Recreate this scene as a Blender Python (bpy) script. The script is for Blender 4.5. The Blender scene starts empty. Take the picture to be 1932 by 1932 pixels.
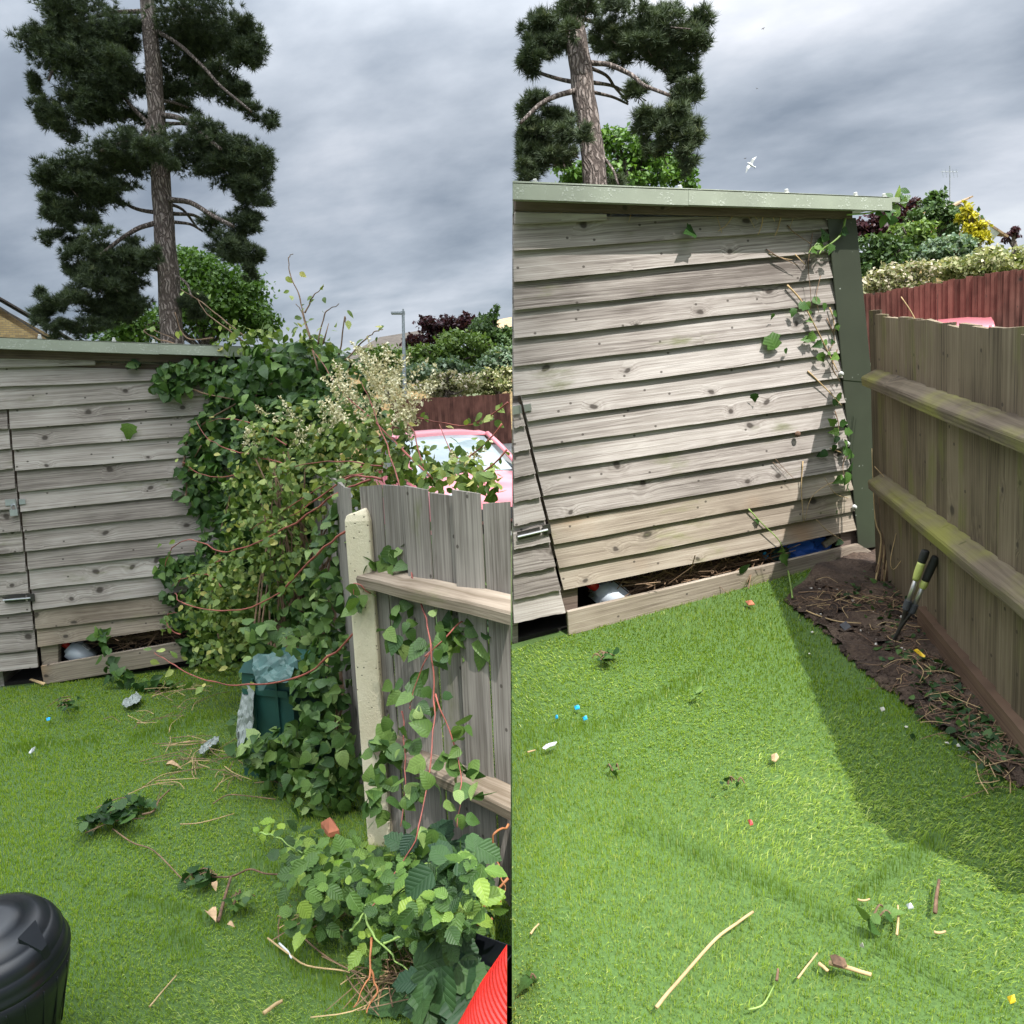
import bpy, bmesh, math, random
import numpy as np
from mathutils import Matrix, Vector
random.seed(7)
RNG = np.random.default_rng(11)
SC = bpy.context.scene
COL = SC.collection

# ---------------------------------------------------------------- frames
# Two neighbouring back yards on gently opposed slopes; the camera stands on their common boundary.
def N(v):
    v = np.array(v, float)
    return v / np.linalg.norm(v)
FOC, CEN = 1416.0, 966.0                     # focal length and centre on a 1932-unit square picture
VA = N((.045, .992, .119)); VB = N((.151, .948, .261))   # plumb line of each yard seen from the camera
U = -N(VA + VB)
YF = np.array([0, 0, 1.0]); YF = N(YF - (YF @ U) * U)
MW = np.array([np.cross(YF, U), YF, U])      # camera axes -> world
CAM = np.array([0, 0, 1.6])
def ray(x, y): return MW @ np.array([x - CEN, y - CEN, FOC])
def D(x, y, z): return CAM + ray(x, y) * (z / FOC)
def hit(x, y, p, n):
    d = ray(x, y)
    return CAM + d * ((p - CAM) @ n) / (d @ n)
def px(w):
    c = (np.atleast_2d(w) - CAM) @ MW
    return np.stack([c[:, 0] / c[:, 2] * FOC + CEN, c[:, 1] / c[:, 2] * FOC + CEN, c[:, 2]], 1)
UA = MW @ -VA; UB = MW @ -VB
GA = CAM - 1.6 * UA; GB = CAM - 1.6 * UB
def gA(x, y): return hit(x, y, GA, UA)
def gB(x, y): return hit(x, y, GB, UB)
HA = MW @ N((.971, -.106, .216)); HA = N(HA - (HA @ UA) * UA)
HB = MW @ N((.954, -.163, .252)); HB = N(HB - (HB @ UB) * UB)
NA = np.cross(HA, UA); NB = np.cross(HB, UB)          # shed wall normals, towards the camera
WA = gA(85, 1290); WB = gB(1070, 1195)
SEAM = MW @ np.array([1.0, 0, 0])                     # boundary between the two yards: SEAM . (p - CAM) = 0
RIGHT = SEAM; FWD = MW @ np.array([0, 0, 1.0])

# ---------------------------------------------------------------- camera
cam = bpy.data.cameras.new('camera'); camo = bpy.data.objects.new('camera', cam); COL.objects.link(camo)
cam.sensor_width = 36; cam.lens = 36 * FOC / 1932; cam.clip_start = .05; cam.clip_end = 2000
mc = Matrix.Identity(4)
for i in range(3):
    mc[i][0] = MW[i][0]; mc[i][1] = -MW[i][1]; mc[i][2] = -MW[i][2]; mc[i][3] = CAM[i]
camo.matrix_world = mc
SC.camera = camo
SC.render.engine = 'CYCLES'
SC.cycles.max_bounces = 6; SC.cycles.transparent_max_bounces = 8
SC.view_settings.view_transform = 'Standard'; SC.view_settings.look = 'None'
SC.view_settings.exposure = 0.72; SC.view_settings.gamma = 1; SC.view_settings.use_curve_mapping = False

# ---------------------------------------------------------------- sun and sky
AZ, EL = math.radians(20), math.radians(60)
SUN = N(math.cos(EL) * (math.sin(AZ) * HB + math.cos(AZ) * NB) + math.sin(EL) * UB)
ld = bpy.data.lights.new('sun', 'SUN'); ld.energy = 4.5; ld.angle = math.radians(.5); ld.color = (1, .975, .94)
lo = bpy.data.objects.new('sun', ld); COL.objects.link(lo)
lo.rotation_euler = Vector(SUN).to_track_quat('Z', 'Y').to_euler(); lo.location = (0, -5, 12)
W = bpy.data.worlds.new('World'); SC.world = W; W.use_nodes = True
def sky():
    nt = W.node_tree; n = nt.nodes; n.clear(); L = nt.links.new
    def nd(t, **k):
        o = n.new(t)
        for a, b in k.items(): setattr(o, a, b)
        return o
    def math_(op, a, b=None, c=None):
        o = nd('ShaderNodeMath', operation=op)
        for i, v in enumerate((a, b, c)):
            if v is None: continue
            if hasattr(v, 'is_linked'): L(v, o.inputs[i])
            else: o.inputs[i].default_value = v
        return o.outputs[0]
    tc = nd('ShaderNodeTexCoord').outputs['Generated']
    sep = nd('ShaderNodeSeparateXYZ'); L(tc, sep.inputs[0])
    x, y, z = sep.outputs
    zz = math_('ADD', math_('MAXIMUM', z, 0.0), .30)
    cx, cy = math_('DIVIDE', x, zz), math_('DIVIDE', y, zz)
    cmb = nd('ShaderNodeCombineXYZ'); L(math_('ADD', math_('MULTIPLY', cx, .8), math_('MULTIPLY', cy, .25)), cmb.inputs[0]); L(cy, cmb.inputs[1])
    nz = nd('ShaderNodeTexNoise'); nz.inputs['Scale'].default_value = .95; nz.inputs['Detail'].default_value = 5; nz.inputs['Roughness'].default_value = .5
    nz.inputs['Distortion'].default_value = .35
    L(cmb.outputs[0], nz.inputs['Vector'])
    nz2 = nd('ShaderNodeTexNoise'); nz2.inputs['Scale'].default_value = 3.4; nz2.inputs['Detail'].default_value = 6; nz2.inputs['Roughness'].default_value = .55
    L(cmb.outputs[0], nz2.inputs['Vector'])
    v = math_('ADD', math_('MULTIPLY', math_('SUBTRACT', nz.outputs[0], .5), 1.5), math_('MULTIPLY', math_('SUBTRACT', nz2.outputs[0], .5), .68))
    v = math_('ADD', v, .27)
    # broad cloud banks: bright and dark masses of the overcast
    for (a, b, amp, k) in ((60, 330, .16, 7), (300, 80, .02, 12), (720, 120, -.12, 14), (1380, 90, .62, 13), (1200, 260, .14, 12), (860, 380, -.30, 12), (1780, 300, -.13, 10), (700, 590, .36, 45), (880, 560, .14, 60), (1905, 415, .36, 80), (1500, 330, -.10, 40)):
        d = N(ray(a, b))
        vm = nd('ShaderNodeVectorMath', operation='DOT_PRODUCT'); L(tc, vm.inputs[0]); vm.inputs[1].default_value = tuple(d)
        e = math_('EXPONENT', math_('MULTIPLY', math_('SUBTRACT', vm.outputs['Value'], 1.0), float(k)))
        v = math_('ADD', v, math_('MULTIPLY', e, float(amp)))
    r = nd('ShaderNodeValToRGB'); el = r.color_ramp.elements
    el[0].position = .05; el[0].color = (.115, .145, .195, 1)
    el[1].position = 1.0; el[1].color = (.74, .79, .85, 1)
    for p, c in ((.3, (.19, .235, .305, 1)), (.52, (.345, .40, .485, 1)), (.75, (.55, .60, .69, 1))):
        e = el.new(p); e.color = c
    L(v, r.inputs[0])
    # overcast luminance climbs towards the zenith
    up = math_('MULTIPLY_ADD', math_('POWER', math_('MAXIMUM', z, 0.0), 3.4), 17.0, .74)
    warm = nd('ShaderNodeMix', data_type='RGBA', blend_type='MIX'); L(math_('MINIMUM', math_('MULTIPLY', math_('MAXIMUM', z, 0.0), 1.3), 1.0), warm.inputs[0]); warm.inputs[6].default_value = (1, 1, 1, 1); warm.inputs[7].default_value = (1.19, 1.03, .84, 1)
    tin = nd('ShaderNodeVectorMath', operation='MULTIPLY'); L(r.outputs[0], tin.inputs[0]); L(warm.outputs[2], tin.inputs[1])
    mul = nd('ShaderNodeVectorMath', operation='SCALE'); L(tin.outputs[0], mul.inputs[0]); L(up, mul.inputs['Scale'])
    st = nd('ShaderNodeTexSky', sky_type='NISHITA'); st.sun_disc = False
    st.sun_elevation = math.asin(SUN[2]); st.sun_rotation = math.atan2(SUN[0], SUN[1])
    bg1 = nd('ShaderNodeBackground'); L(st.outputs[0], bg1.inputs[0]); bg1.inputs[1].default_value = .07
    bg2 = nd('ShaderNodeBackground'); L(mul.outputs[0], bg2.inputs[0]); bg2.inputs[1].default_value = 1.0
    mx = nd('ShaderNodeMixShader'); mx.inputs[0].default_value = .9
    L(bg1.outputs[0], mx.inputs[1]); L(bg2.outputs[0], mx.inputs[2])
    out = nd('ShaderNodeOutputWorld'); L(mx.outputs[0], out.inputs[0])
sky()

# ---------------------------------------------------------------- objects
def link(name, data, parent=None, **props):
    o = bpy.data.objects.new(name, data); COL.objects.link(o)
    if parent is not None: o.parent = parent
    for k, v in props.items(): o[k] = v
    return o
def thing(name, label, cat, loc, group=None):
    o = link(name, None); o.location = tuple(loc); o.empty_display_size = .1
    o['label'] = label; o['category'] = cat
    if group: o['group'] = group
    return o
def tag(o, label, cat, group=None):
    o['label'] = label; o['category'] = cat
    if group: o['group'] = group
    return o
def to_mesh(name, V, Fc, mat, smooth=False, tint=None, luv=None):
    """V (n,3); Fc an int array (m,k) or a list of tuples."""
    me = bpy.data.meshes.new(name)
    if isinstance(Fc, np.ndarray):
        m, k = Fc.shape
        me.vertices.add(len(V)); me.vertices.foreach_set('co', np.asarray(V, np.float32).ravel())
        me.loops.add(m * k); me.loops.foreach_set('vertex_index', Fc.astype(np.int32).ravel())
        me.polygons.add(m); me.polygons.foreach_set('loop_start', np.arange(0, m * k, k, dtype=np.int32))
        me.update(calc_edges=True); me.validate()
    else:
        me.from_pydata([tuple(v) for v in V], [], Fc); me.update()
    if tint is not None and len(tint) == len(me.polygons):
        a = me.attributes.new('tint', 'FLOAT', 'FACE'); a.data.foreach_set('value', np.asarray(tint, np.float32))
    if luv is not None:
        a = me.attributes.new('luv', 'FLOAT_VECTOR', 'POINT'); q = np.zeros((len(V), 3), np.float32); q[:, :2] = np.asarray(luv)[:, :2]; a.data.foreach_set('vector', q.ravel())
    if smooth: me.polygons.foreach_set('use_smooth', [True] * len(me.polygons))
    for m_ in (mat if isinstance(mat, (list, tuple)) else [mat]): me.materials.append(m_)
    return me
def mesh_obj(name, V, Fc, mat, parent=None, origin=None, smooth=False, tint=None, luv=None):
    """World-space verts; the object sits at its origin (or its parent's)."""
    V = np.asarray(V, float)
    if parent is not None:
        par = np.array(parent.location if parent.parent is None else (parent.parent.location + parent.location))
        org = par if origin is None else np.asarray(origin)
        o = link(name, to_mesh(name, V - org, Fc, mat, smooth, tint, luv), parent); o.location = tuple(org - par)
    else:
        org = (V.min(0) + V.max(0)) / 2 if origin is None else np.asarray(origin)
        if origin is None: org[2] = V[:, 2].min()
        o = link(name, to_mesh(name, V - org, Fc, mat, smooth, tint, luv)); o.location = tuple(org)
    return o
def frame_obj(name, V, Fc, mat, R, org, parent=None, smooth=False):
    """Local verts V in a frame with columns R at world point org (object coordinates follow the piece)."""
    o = link(name, to_mesh(name, np.asarray(V, float), Fc, mat, smooth), parent)
    m = Matrix.Identity(4)
    par = np.zeros(3)
    p = parent
    while p is not None:
        par = par + np.array(p.matrix_basis.translation); p = p.parent
    for i in range(3):
        for j in range(3): m[i][j] = R[i][j]
        m[i][3] = org[i] - par[i]
    o.matrix_basis = m
    return o
def join(parts):
    V, Fs, n = [], [], 0
    for v, f in parts:
        V.append(np.asarray(v, float)); Fs += [tuple(i + n for i in q) for q in f]; n += len(v)
    return np.concatenate(V), Fs
def clip_obj(o, sign=-1, gap=.004):
    """cut a piece flush with the boundary between the yards"""
    m = o.matrix_basis.copy(); p = o.parent
    while p is not None: m = p.matrix_basis @ m; p = p.parent
    me = o.data.copy() if o.data.users > 1 else o.data; o.data = me
    V = np.array([tuple(m @ v.co) for v in me.vertices]); d = sign * ((V - CAM) @ SEAM)
    if d.min() > gap: return
    inv = m.inverted(); co = inv @ Vector(CAM + SEAM * sign * gap); no = (inv.to_3x3() @ Vector(SEAM * sign)).normalized()
    bm = bmesh.new(); bm.from_mesh(me)
    r = bmesh.ops.bisect_plane(bm, geom=bm.verts[:] + bm.edges[:] + bm.faces[:], plane_co=co, plane_no=no, clear_inner=True)
    ed = [e for e in r['geom_cut'] if isinstance(e, bmesh.types.BMEdge)]
    try: bmesh.ops.holes_fill(bm, edges=[e for e in bm.edges if e.is_boundary], sides=0)
    except Exception: pass
    bm.to_mesh(me); bm.free()
    if not len(me.polygons): bpy.data.objects.remove(o)
BOXF = [(0, 3, 2, 1), (4, 5, 6, 7), (0, 1, 5, 4), (1, 2, 6, 5), (2, 3, 7, 6), (3, 0, 4, 7)]
def box(c, R, s):
    """box with centre c, axes columns R, full sizes s"""
    R = np.asarray(R); h = np.array(s) / 2
    L = np.array([(-1, -1, -1), (1, -1, -1), (1, 1, -1), (-1, 1, -1), (-1, -1, 1), (1, -1, 1), (1, 1, 1), (-1, 1, 1)]) * h
    return L @ R.T + np.asarray(c), BOXF
def cat_rom(P, k=4):
    P = np.asarray(P, float)
    if len(P) < 3 or k <= 1: return P
    Q = np.vstack([2 * P[0] - P[1], P, 2 * P[-1] - P[-2]]); out = []
    for i in range(1, len(Q) - 2):
        for t in np.arange(k) / k:
            a, b, c, d = Q[i - 1:i + 3]
            out.append(.5 * ((2 * b) + (c - a) * t + (2 * a - 5 * b + 4 * c - d) * t * t + (3 * b - a - 3 * c + d) * t ** 3))
    out.append(P[-1])
    return np.array(out)
def tube(P, r, n=6, k=4, wob=0):
    P = np.asarray(P, float); r = np.broadcast_to(np.asarray(r, float), (len(P),)) if np.ndim(r) else np.full(len(P), float(r))
    Pr = cat_rom(np.column_stack([P, r]), k); P, r = Pr[:, :3], Pr[:, 3]
    T = np.gradient(P, axis=0); T /= np.linalg.norm(T, axis=1)[:, None] + 1e-9
    ref = np.array([0, 0, 1.0]) if abs(T[0][2]) < .9 else np.array([0, 1.0, 0])
    V = []
    for i in range(len(P)):
        a = np.cross(T[i], ref); a /= np.linalg.norm(a) + 1e-9; ref = np.cross(a, T[i]); b = ref
        for j in range(n):
            t = 2 * math.pi * j / n
            rr = r[i] * (1 + (wob * (math.sin(3 * t + i * .7) * .5 + math.sin(i * 1.3 + j)) if wob else 0))
            V.append(P[i] + rr * (a * math.cos(t) + b * math.sin(t)))
    Fc = []
    for i in range(len(P) - 1):
        for j in range(n): Fc.append((i * n + j, i * n + (j + 1) % n, (i + 1) * n + (j + 1) % n, (i + 1) * n + j))
    Fc.append(tuple(range(n - 1, -1, -1))); m = (len(P) - 1) * n; Fc.append(tuple(range(m, m + n)))
    return np.array(V), Fc
def lathe(prof, c, R, n=32, mod=None):
    """prof [(r, z)] turned about the third column of R at c"""
    V = []
    for i, (r, z) in enumerate(prof):
        for j in range(n):
            t = 2 * math.pi * j / n; q = r * (mod(t, i) if mod else 1)
            V.append((q * math.cos(t), q * math.sin(t), z))
    V = np.array(V) @ np.asarray(R).T + np.asarray(c)
    Fc = [(i * n + j, i * n + (j + 1) % n, (i + 1) * n + (j + 1) % n, (i + 1) * n + j) for i in range(len(prof) - 1) for j in range(n)]
    Fc.append(tuple(range(n - 1, -1, -1))); m = (len(prof) - 1) * n; Fc.append(tuple(range(m, m + n)))
    return V, Fc
def yard_R(up, fwd=None):
    f = FWD if fwd is None else np.asarray(fwd)
    f = N(f - (f @ up) * up)
    return np.stack([np.cross(f, up), f, up], 1)
RA, RB = yard_R(UA), yard_R(UB)

# ---------------------------------------------------------------- materials
def new_mat(name):
    m = bpy.data.materials.new(name); m.use_nodes = True
    nt = m.node_tree; b = nt.nodes['Principled BSDF']
    return m, nt, b
class G:
    """short-hand for node graphs"""
    def __init__(s, nt): s.nt = nt
    def n(s, t, **k):
        o = s.nt.nodes.new(t)
        for a, b in k.items(): setattr(o, a, b)
        return o
    def put(s, sock, v):
        if hasattr(v, 'is_linked'): s.nt.links.new(v, sock)
        else: sock.default_value = v
    def m(s, op, a, b=0.0, c=0.0, clamp=False):
        o = s.n('ShaderNodeMath', operation=op); o.use_clamp = clamp
        s.put(o.inputs[0], a); s.put(o.inputs[1], b); s.put(o.inputs[2], c)
        return o.outputs[0]
    def v(s, op, a, b=(0, 0, 0), scale=None):
        o = s.n('ShaderNodeVectorMath', operation=op); s.put(o.inputs[0], a); s.put(o.inputs[1], b)
        if scale is not None: s.put(o.inputs['Scale'], scale)
        return o.outputs['Value'] if op in ('LENGTH', 'DOT_PRODUCT', 'DISTANCE') else o.outputs[0]
    def noise(s, vec, scale, detail=3, rough=.5, dist=0):
        o = s.n('ShaderNodeTexNoise'); s.put(o.inputs['Vector'], vec)
        o.inputs['Scale'].default_value = scale; o.inputs['Detail'].default_value = detail; o.inputs['Roughness'].default_value = rough; o.inputs['Distortion'].default_value = dist
        return o.outputs[0]
    def ramp(s, f, stops, interp='LINEAR'):
        o = s.n('ShaderNodeValToRGB'); e = o.color_ramp.elements; o.color_ramp.interpolation = interp
        e[0].position, e[1].position = stops[0][0], stops[-1][0]
        c4 = lambda c: tuple(c) + (1,) if len(c) == 3 else tuple(c)
        e[0].color, e[1].color = c4(stops[0][1]), c4(stops[-1][1])
        for p, c in stops[1:-1]: e.new(p).color = c4(c)
        s.put(o.inputs[0], f)
        return o.outputs[0]
    def mix(s, f, a, b, blend='MIX'):
        o = s.n('ShaderNodeMix', data_type='RGBA', blend_type=blend)
        s.put(o.inputs[0], f)
        for i, v in ((6, a), (7, b)): s.put(o.inputs[i], v if hasattr(v, 'is_linked') else tuple(v) + (1,) if len(v) == 3 else v)
        return o.outputs[2]
    def map(s, f, a, b, c=0., d=1.):
        o = s.n('ShaderNodeMapRange'); o.interpolation_type = 'SMOOTHSTEP'
        s.put(o.inputs[0], f)
        for i, v in enumerate((a, b, c, d)): o.inputs[i + 1].default_value = v
        return o.outputs[0]
    def sep(s, v):
        o = s.n('ShaderNodeSeparateXYZ'); s.put(o.inputs[0], v); return o.outputs
    def comb(s, x, y, z):
        o = s.n('ShaderNodeCombineXYZ'); s.put(o.inputs[0], x); s.put(o.inputs[1], y); s.put(o.inputs[2], z); return o.outputs[0]
    def bump(s, h, strength, dist, bsdf):
        o = s.n('ShaderNodeBump'); o.inputs['Strength'].default_value = strength; o.inputs['Distance'].default_value = dist
        s.put(o.inputs['Height'], h); s.nt.links.new(o.outputs[0], bsdf.inputs['Normal'])
    def obj(s): return s.n('ShaderNodeTexCoord').outputs['Object']
    def rnd(s): return s.n('ShaderNodeObjectInfo').outputs['Random']
    def att(s, name): return s.n('ShaderNodeAttribute', attribute_name=name).outputs['Fac']
    def geo(s): return s.n('ShaderNodeNewGeometry').outputs['Position']
def plain(name, col, rough=.6, metal=0., spec=None, noise=.12, scale=18):
    m, nt, b = new_mat(name); g = G(nt)
    f = g.noise(g.obj(), scale, 4, .6)
    c = tuple(col)
    g.put(b.inputs['Base Color'], g.ramp(f, [(.3, tuple(x * (1 - noise) for x in c)), (.7, tuple(min(1, x * (1 + noise)) for x in c))]))
    b.inputs['Roughness'].default_value = rough; b.inputs['Metallic'].default_value = metal
    if spec is not None: b.inputs['Specular IOR Level'].default_value = spec
    return m
def wood(name, stops, knots=.5, moss=0., mosscol=(.10, .115, .03), warm=None, knotcol=(.05, .04, .033), gscale=1.0, blotch=.5):
    """weathered softwood, length along local X, face in XZ"""
    m, nt, b = new_mat(name); g = G(nt)
    rn = g.rnd(); off = g.m('MULTIPLY', rn, 37.0)
    x, y, z = g.sep(g.obj())
    xo = g.m('ADD', x, off)
    flat = g.comb(xo, z, off)
    # knots
    vo = g.n('ShaderNodeTexVoronoi'); vo.voronoi_dimensions = '2D'; vo.inputs['Scale'].default_value = 1.0; vo.inputs['Randomness'].default_value = .9
    kv = g.v('ADD', g.v('MULTIPLY', flat, (5.2, 6.6, 0)), g.v('SCALE', g.comb(g.noise(flat, 9, 2), g.noise(flat, 8, 2), 0.0), scale=.35))
    g.put(vo.inputs['Vector'], kv)
    dist = vo.outputs['Distance']; sel = g.sep(vo.outputs['Color'])
    pick = g.m('LESS_THAN', sel[0], knots)
    kr = g.m('MULTIPLY_ADD', sel[1], .10, .045)
    rel = g.m('DIVIDE', dist, kr)
    kn = g.m('MULTIPLY', pick, g.map(rel, 1.25, .55))
    ring = g.m('MULTIPLY', pick, g.m('MULTIPLY', g.map(rel, 2.6, 1.0), g.map(rel, .7, 1.2)))
    swirl = g.m('MULTIPLY', pick, g.m('EXPONENT', g.m('MULTIPLY', g.m('MULTIPLY', rel, rel), -.16)))
    # grain: lines along X bent round the knots
    gz = g.m('ADD', g.m('MULTIPLY', z, 1.0), g.m('MULTIPLY', swirl, .022))
    gv = g.comb(g.m('MULTIPLY', xo, 1.0 * gscale), g.m('MULTIPLY', gz, 115.0 * gscale), off)
    grain = g.noise(gv, 1.0, 5, .68, .25)
    gv2 = g.comb(g.m('MULTIPLY', xo, 5.0), g.m('MULTIPLY', gz, 330.0), off)
    fine = g.noise(gv2, 1.0, 2, .6)
    wv = g.comb(g.m('MULTIPLY', xo, 1.1), g.m('MULTIPLY', gz, 14.0), off)
    broad = g.noise(wv, 1.0, 3, .55, .8)
    lines = g.m('ABSOLUTE', g.m('SUBTRACT', g.m('FRACT', g.m('MULTIPLY_ADD', broad, 9.0, g.m('MULTIPLY', swirl, 2.5))), .5))
    f = g.m('ADD', g.m('MULTIPLY_ADD', grain, .78, -.06), g.m('ADD', g.m('MULTIPLY', fine, .22), g.m('MULTIPLY', lines, .13)))
    f = g.m('ADD', f, g.m('MULTIPLY', g.m('SUBTRACT', g.noise(flat, 2.3, 3), .5), blotch))
    f = g.m('ADD', f, g.m('MULTIPLY_ADD', rn, .16, -.08))
    c = g.ramp(f, stops)
    if warm is not None:
        c = g.mix(g.map(g.noise(flat, 1.3, 3), .56, .76), c, g.mix(f, warm, tuple(v * 1.5 for v in warm)))
    c = g.mix(g.m('MULTIPLY', ring, .22), c, tuple(v * 2.2 for v in knotcol))
    c = g.mix(g.m('MULTIPLY', kn, .9), c, knotcol)
    vn = g.n('ShaderNodeTexVoronoi'); vn.voronoi_dimensions = '2D'; vn.inputs['Scale'].default_value = 1.0; g.put(vn.inputs['Vector'], g.v('MULTIPLY', flat, (9.0, 11.0, 0)))
    nail = g.m('MULTIPLY', g.m('LESS_THAN', g.sep(vn.outputs['Color'])[2], .20), g.map(vn.outputs['Distance'], .075, .045))
    crk = g.noise(g.comb(g.m('MULTIPLY', xo, .7), g.m('MULTIPLY', gz, 42.0), g.m('ADD', off, 5.0)), 1.0, 3, .5)
    c = g.mix(g.m('MULTIPLY', g.map(crk, .71, .75), .65), c, tuple(v * 1.2 for v in knotcol))
    c = g.mix(g.m('MULTIPLY', nail, .8), c, knotcol)
    if moss > 0:
        mv = g.comb(g.m('MULTIPLY', xo, 2.2), g.m('MULTIPLY', z, 7.0), off)
        mf = g.m('MULTIPLY', g.map(g.noise(mv, 1.0, 5, .6), .62 - moss * .35, .80 - moss * .2), .75)
        c = g.mix(mf, c, g.mix(grain, tuple(v * .7 for v in mosscol), tuple(v * 1.5 for v in mosscol)))
    g.put(b.inputs['Base Color'], c)
    b.inputs['Roughness'].default_value = .86; b.inputs['Specular IOR Level'].default_value = .25
    h = g.m('ADD', g.m('MULTIPLY', grain, .6), g.m('ADD', g.m('MULTIPLY', fine, .35), g.m('ADD', g.m('MULTIPLY', lines, .25), g.m('MULTIPLY', kn, -.3))))
    g.bump(h, .55, .0035, b)
    return m
GREY = [(.28, (.118, .098, .086)), (.44, (.283, .248, .222)), (.60, (.425, .385, .352)), (.82, (.56, .525, .49))]
M = {}
M['board'] = wood('weathered_board', GREY, knots=.36, moss=.04, blotch=.38)
M['board_low'] = wood('fresher_board', [(.28, (.14, .108, .082)), (.5, (.285, .236, .185)), (.7, (.405, .35, .285)), (.9, (.52, .46, .385))], knots=.35, moss=.22, mosscol=(.16, .17, .055), warm=(.24, .125, .05))
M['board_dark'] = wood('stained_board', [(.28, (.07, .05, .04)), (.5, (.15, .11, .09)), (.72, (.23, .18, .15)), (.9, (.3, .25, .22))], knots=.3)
M['pale_grey'] = wood('grey_pale', [(.28, (.13, .113, .098)), (.48, (.25, .225, .20)), (.7, (.36, .325, .29)), (.9, (.46, .42, .38))], knots=.12, moss=.03)
M['pale_brown'] = wood('mossy_pale', [(.28, (.076, .058, .039)), (.48, (.168, .130, .088)), (.7, (.255, .205, .143)), (.9, (.34, .285, .21))], knots=.08, moss=.34, mosscol=(.14, .14, .045))
M['rail'] = wood('fence_rail', [(.28, (.15, .115, .08)), (.5, (.29, .235, .18)), (.72, (.40, .34, .27)), (.9, (.48, .42, .35))], knots=.15, moss=.1)
M['rail_moss'] = wood('mossy_rail', [(.28, (.07, .052, .036)), (.5, (.14, .11, .078)), (.72, (.215, .175, .125)), (.9, (.28, .235, .175))], knots=.1, moss=.5, mosscol=(.21, .21, .04))
M['gravel_board'] = wood('gravel_board', [(.28, (.06, .038, .026)), (.5, (.125, .078, .052)), (.72, (.19, .125, .085)), (.9, (.24, .17, .12))], knots=.05)
M['red_pale'] = wood('red_brown_pale', [(.28, (.070, .030, .022)), (.48, (.135, .056, .042)), (.7, (.195, .088, .066)), (.9, (.25, .125, .095))], knots=.06, blotch=.9)
def metal_trim(name, col, wet):
    m, nt, b = new_mat(name); g = G(nt); o = g.geo()
    big = g.noise(o, 6, 3)
    vo = g.n('ShaderNodeTexVoronoi'); g.put(vo.inputs['Vector'], g.v('ADD', o, g.v('SCALE', g.comb(g.noise(o, 60, 2), g.noise(o, 50, 2), 0.), scale=.03))); vo.inputs['Scale'].default_value = 95
    drops = g.m('MULTIPLY', g.m('LESS_THAN', g.sep(vo.outputs['Color'])[0], wet), g.map(vo.outputs['Distance'], .55, .25))
    drops = g.m('MULTIPLY', drops, g.map(g.noise(o, 14, 2), .42, .6))
    c = g.ramp(big, [(.3, tuple(v * .9 for v in col)), (.7, tuple(v * 1.1 for v in col))])
    c = g.mix(g.m('MULTIPLY', drops, .35), c, (.7, .72, .68))
    g.put(b.inputs['Base Color'], c)
    g.put(b.inputs['Roughness'], g.m('MULTIPLY_ADD', drops, -.3, .48)); b.inputs['Specular IOR Level'].default_value = .5
    g.bump(g.m('ADD', drops, g.m('MULTIPLY', g.noise(o, 300, 2), .15)), .4, .002, b)
    return m
M['trim'] = metal_trim('sage_roof_trim', (.30, .325, .26), .5)
M['flash'] = metal_trim('olive_corner_trim', (.036, .041, .027), .008)
M['zinc'] = plain('zinc', (.55, .56, .57), .35, .9)
M['steel_dark'] = plain('dark_steel', (.06, .055, .05), .5, .6)
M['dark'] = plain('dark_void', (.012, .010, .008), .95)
M['white_cap'] = plain('white_plastic_cap', (.42, .42, .40), .5)
M['white_plastic'] = plain('milky_plastic', (.40, .44, .48), .35, noise=.05, scale=8)
M['red_plastic'] = plain('red_plastic', (.60, .02, .015), .4)
M['paper'] = plain('paper_label', (.72, .72, .72), .7)
M['ink'] = plain('black_ink', (.03, .03, .03), .7)
M['black_plastic'] = plain('black_moulded_plastic', (.012, .014, .018), .32, noise=.25, scale=6)
M['green_plastic'] = plain('dark_green_plastic', (.018, .075, .062), .45, noise=.3, scale=5)
M['clear_film'] = plain('clear_film', (.24, .27, .25), .45)
M['teal_film'] = plain('teal_film', (.055, .12, .11), .5, noise=.4, scale=12)
M['blue_plastic'] = plain('blue_plastic', (.04, .16, .62), .4, noise=.3)
M['sky_chip'] = plain('bright_blue_plastic', (.02, .36, .75), .4)
M['pink_chip'] = plain('pink_paper', (.75, .10, .10), .6)
M['yellow_chip'] = plain('yellow_plastic', (.75, .50, .02), .5)
M['lime'] = plain('lime_plastic', (.52, .56, .17), .45)
M['grip'] = plain('dark_rubber', (.025, .025, .025), .7)
M['tube'] = plain('brushed_tube', (.60, .59, .56), .35, .8)
M['clay'] = plain('terracotta', (.38, .13, .07), .85, noise=.3)
M['stem_red'] = plain('red_stem', (.28, .075, .055), .55, noise=.45, scale=9)
M['stem_brown'] = plain('brown_stem', (.17, .105, .06), .8, noise=.45, scale=14)
M['stem_tan'] = plain('dry_stem', (.40, .28, .14), .8, noise=.3, scale=14)
M['stem_orange'] = plain('orange_bramble_stem', (.30, .11, .04), .65, noise=.4, scale=14)
M['stem_green'] = plain('green_stem', (.20, .30, .07), .6, noise=.3, scale=14)
M['bark_chip'] = plain('bark', (.13, .075, .045), .9, noise=.5, scale=60)
M['dry_leaf'] = plain('dry_leaf', (.42, .28, .16), .8, noise=.4, scale=40)
M['pebble'] = plain('pale_pebble', (.50, .47, .42), .8)
M['feather'] = plain('pale_feather', (.62, .64, .66), .6)
M['stone_dark'] = plain('dark_stone', (.06, .062, .07), .8)
M['timber_dark'] = plain('dark_timber', (.10, .062, .038), .9, noise=.3)
M['lamp_grey'] = plain('galvanised_pole', (.30, .33, .35), .5, .3)
M['rubber'] = plain('tyre_rubber', (.02, .02, .02), .8)
M['white_paint'] = plain('white_paint', (.72, .72, .70), .5)
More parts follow.
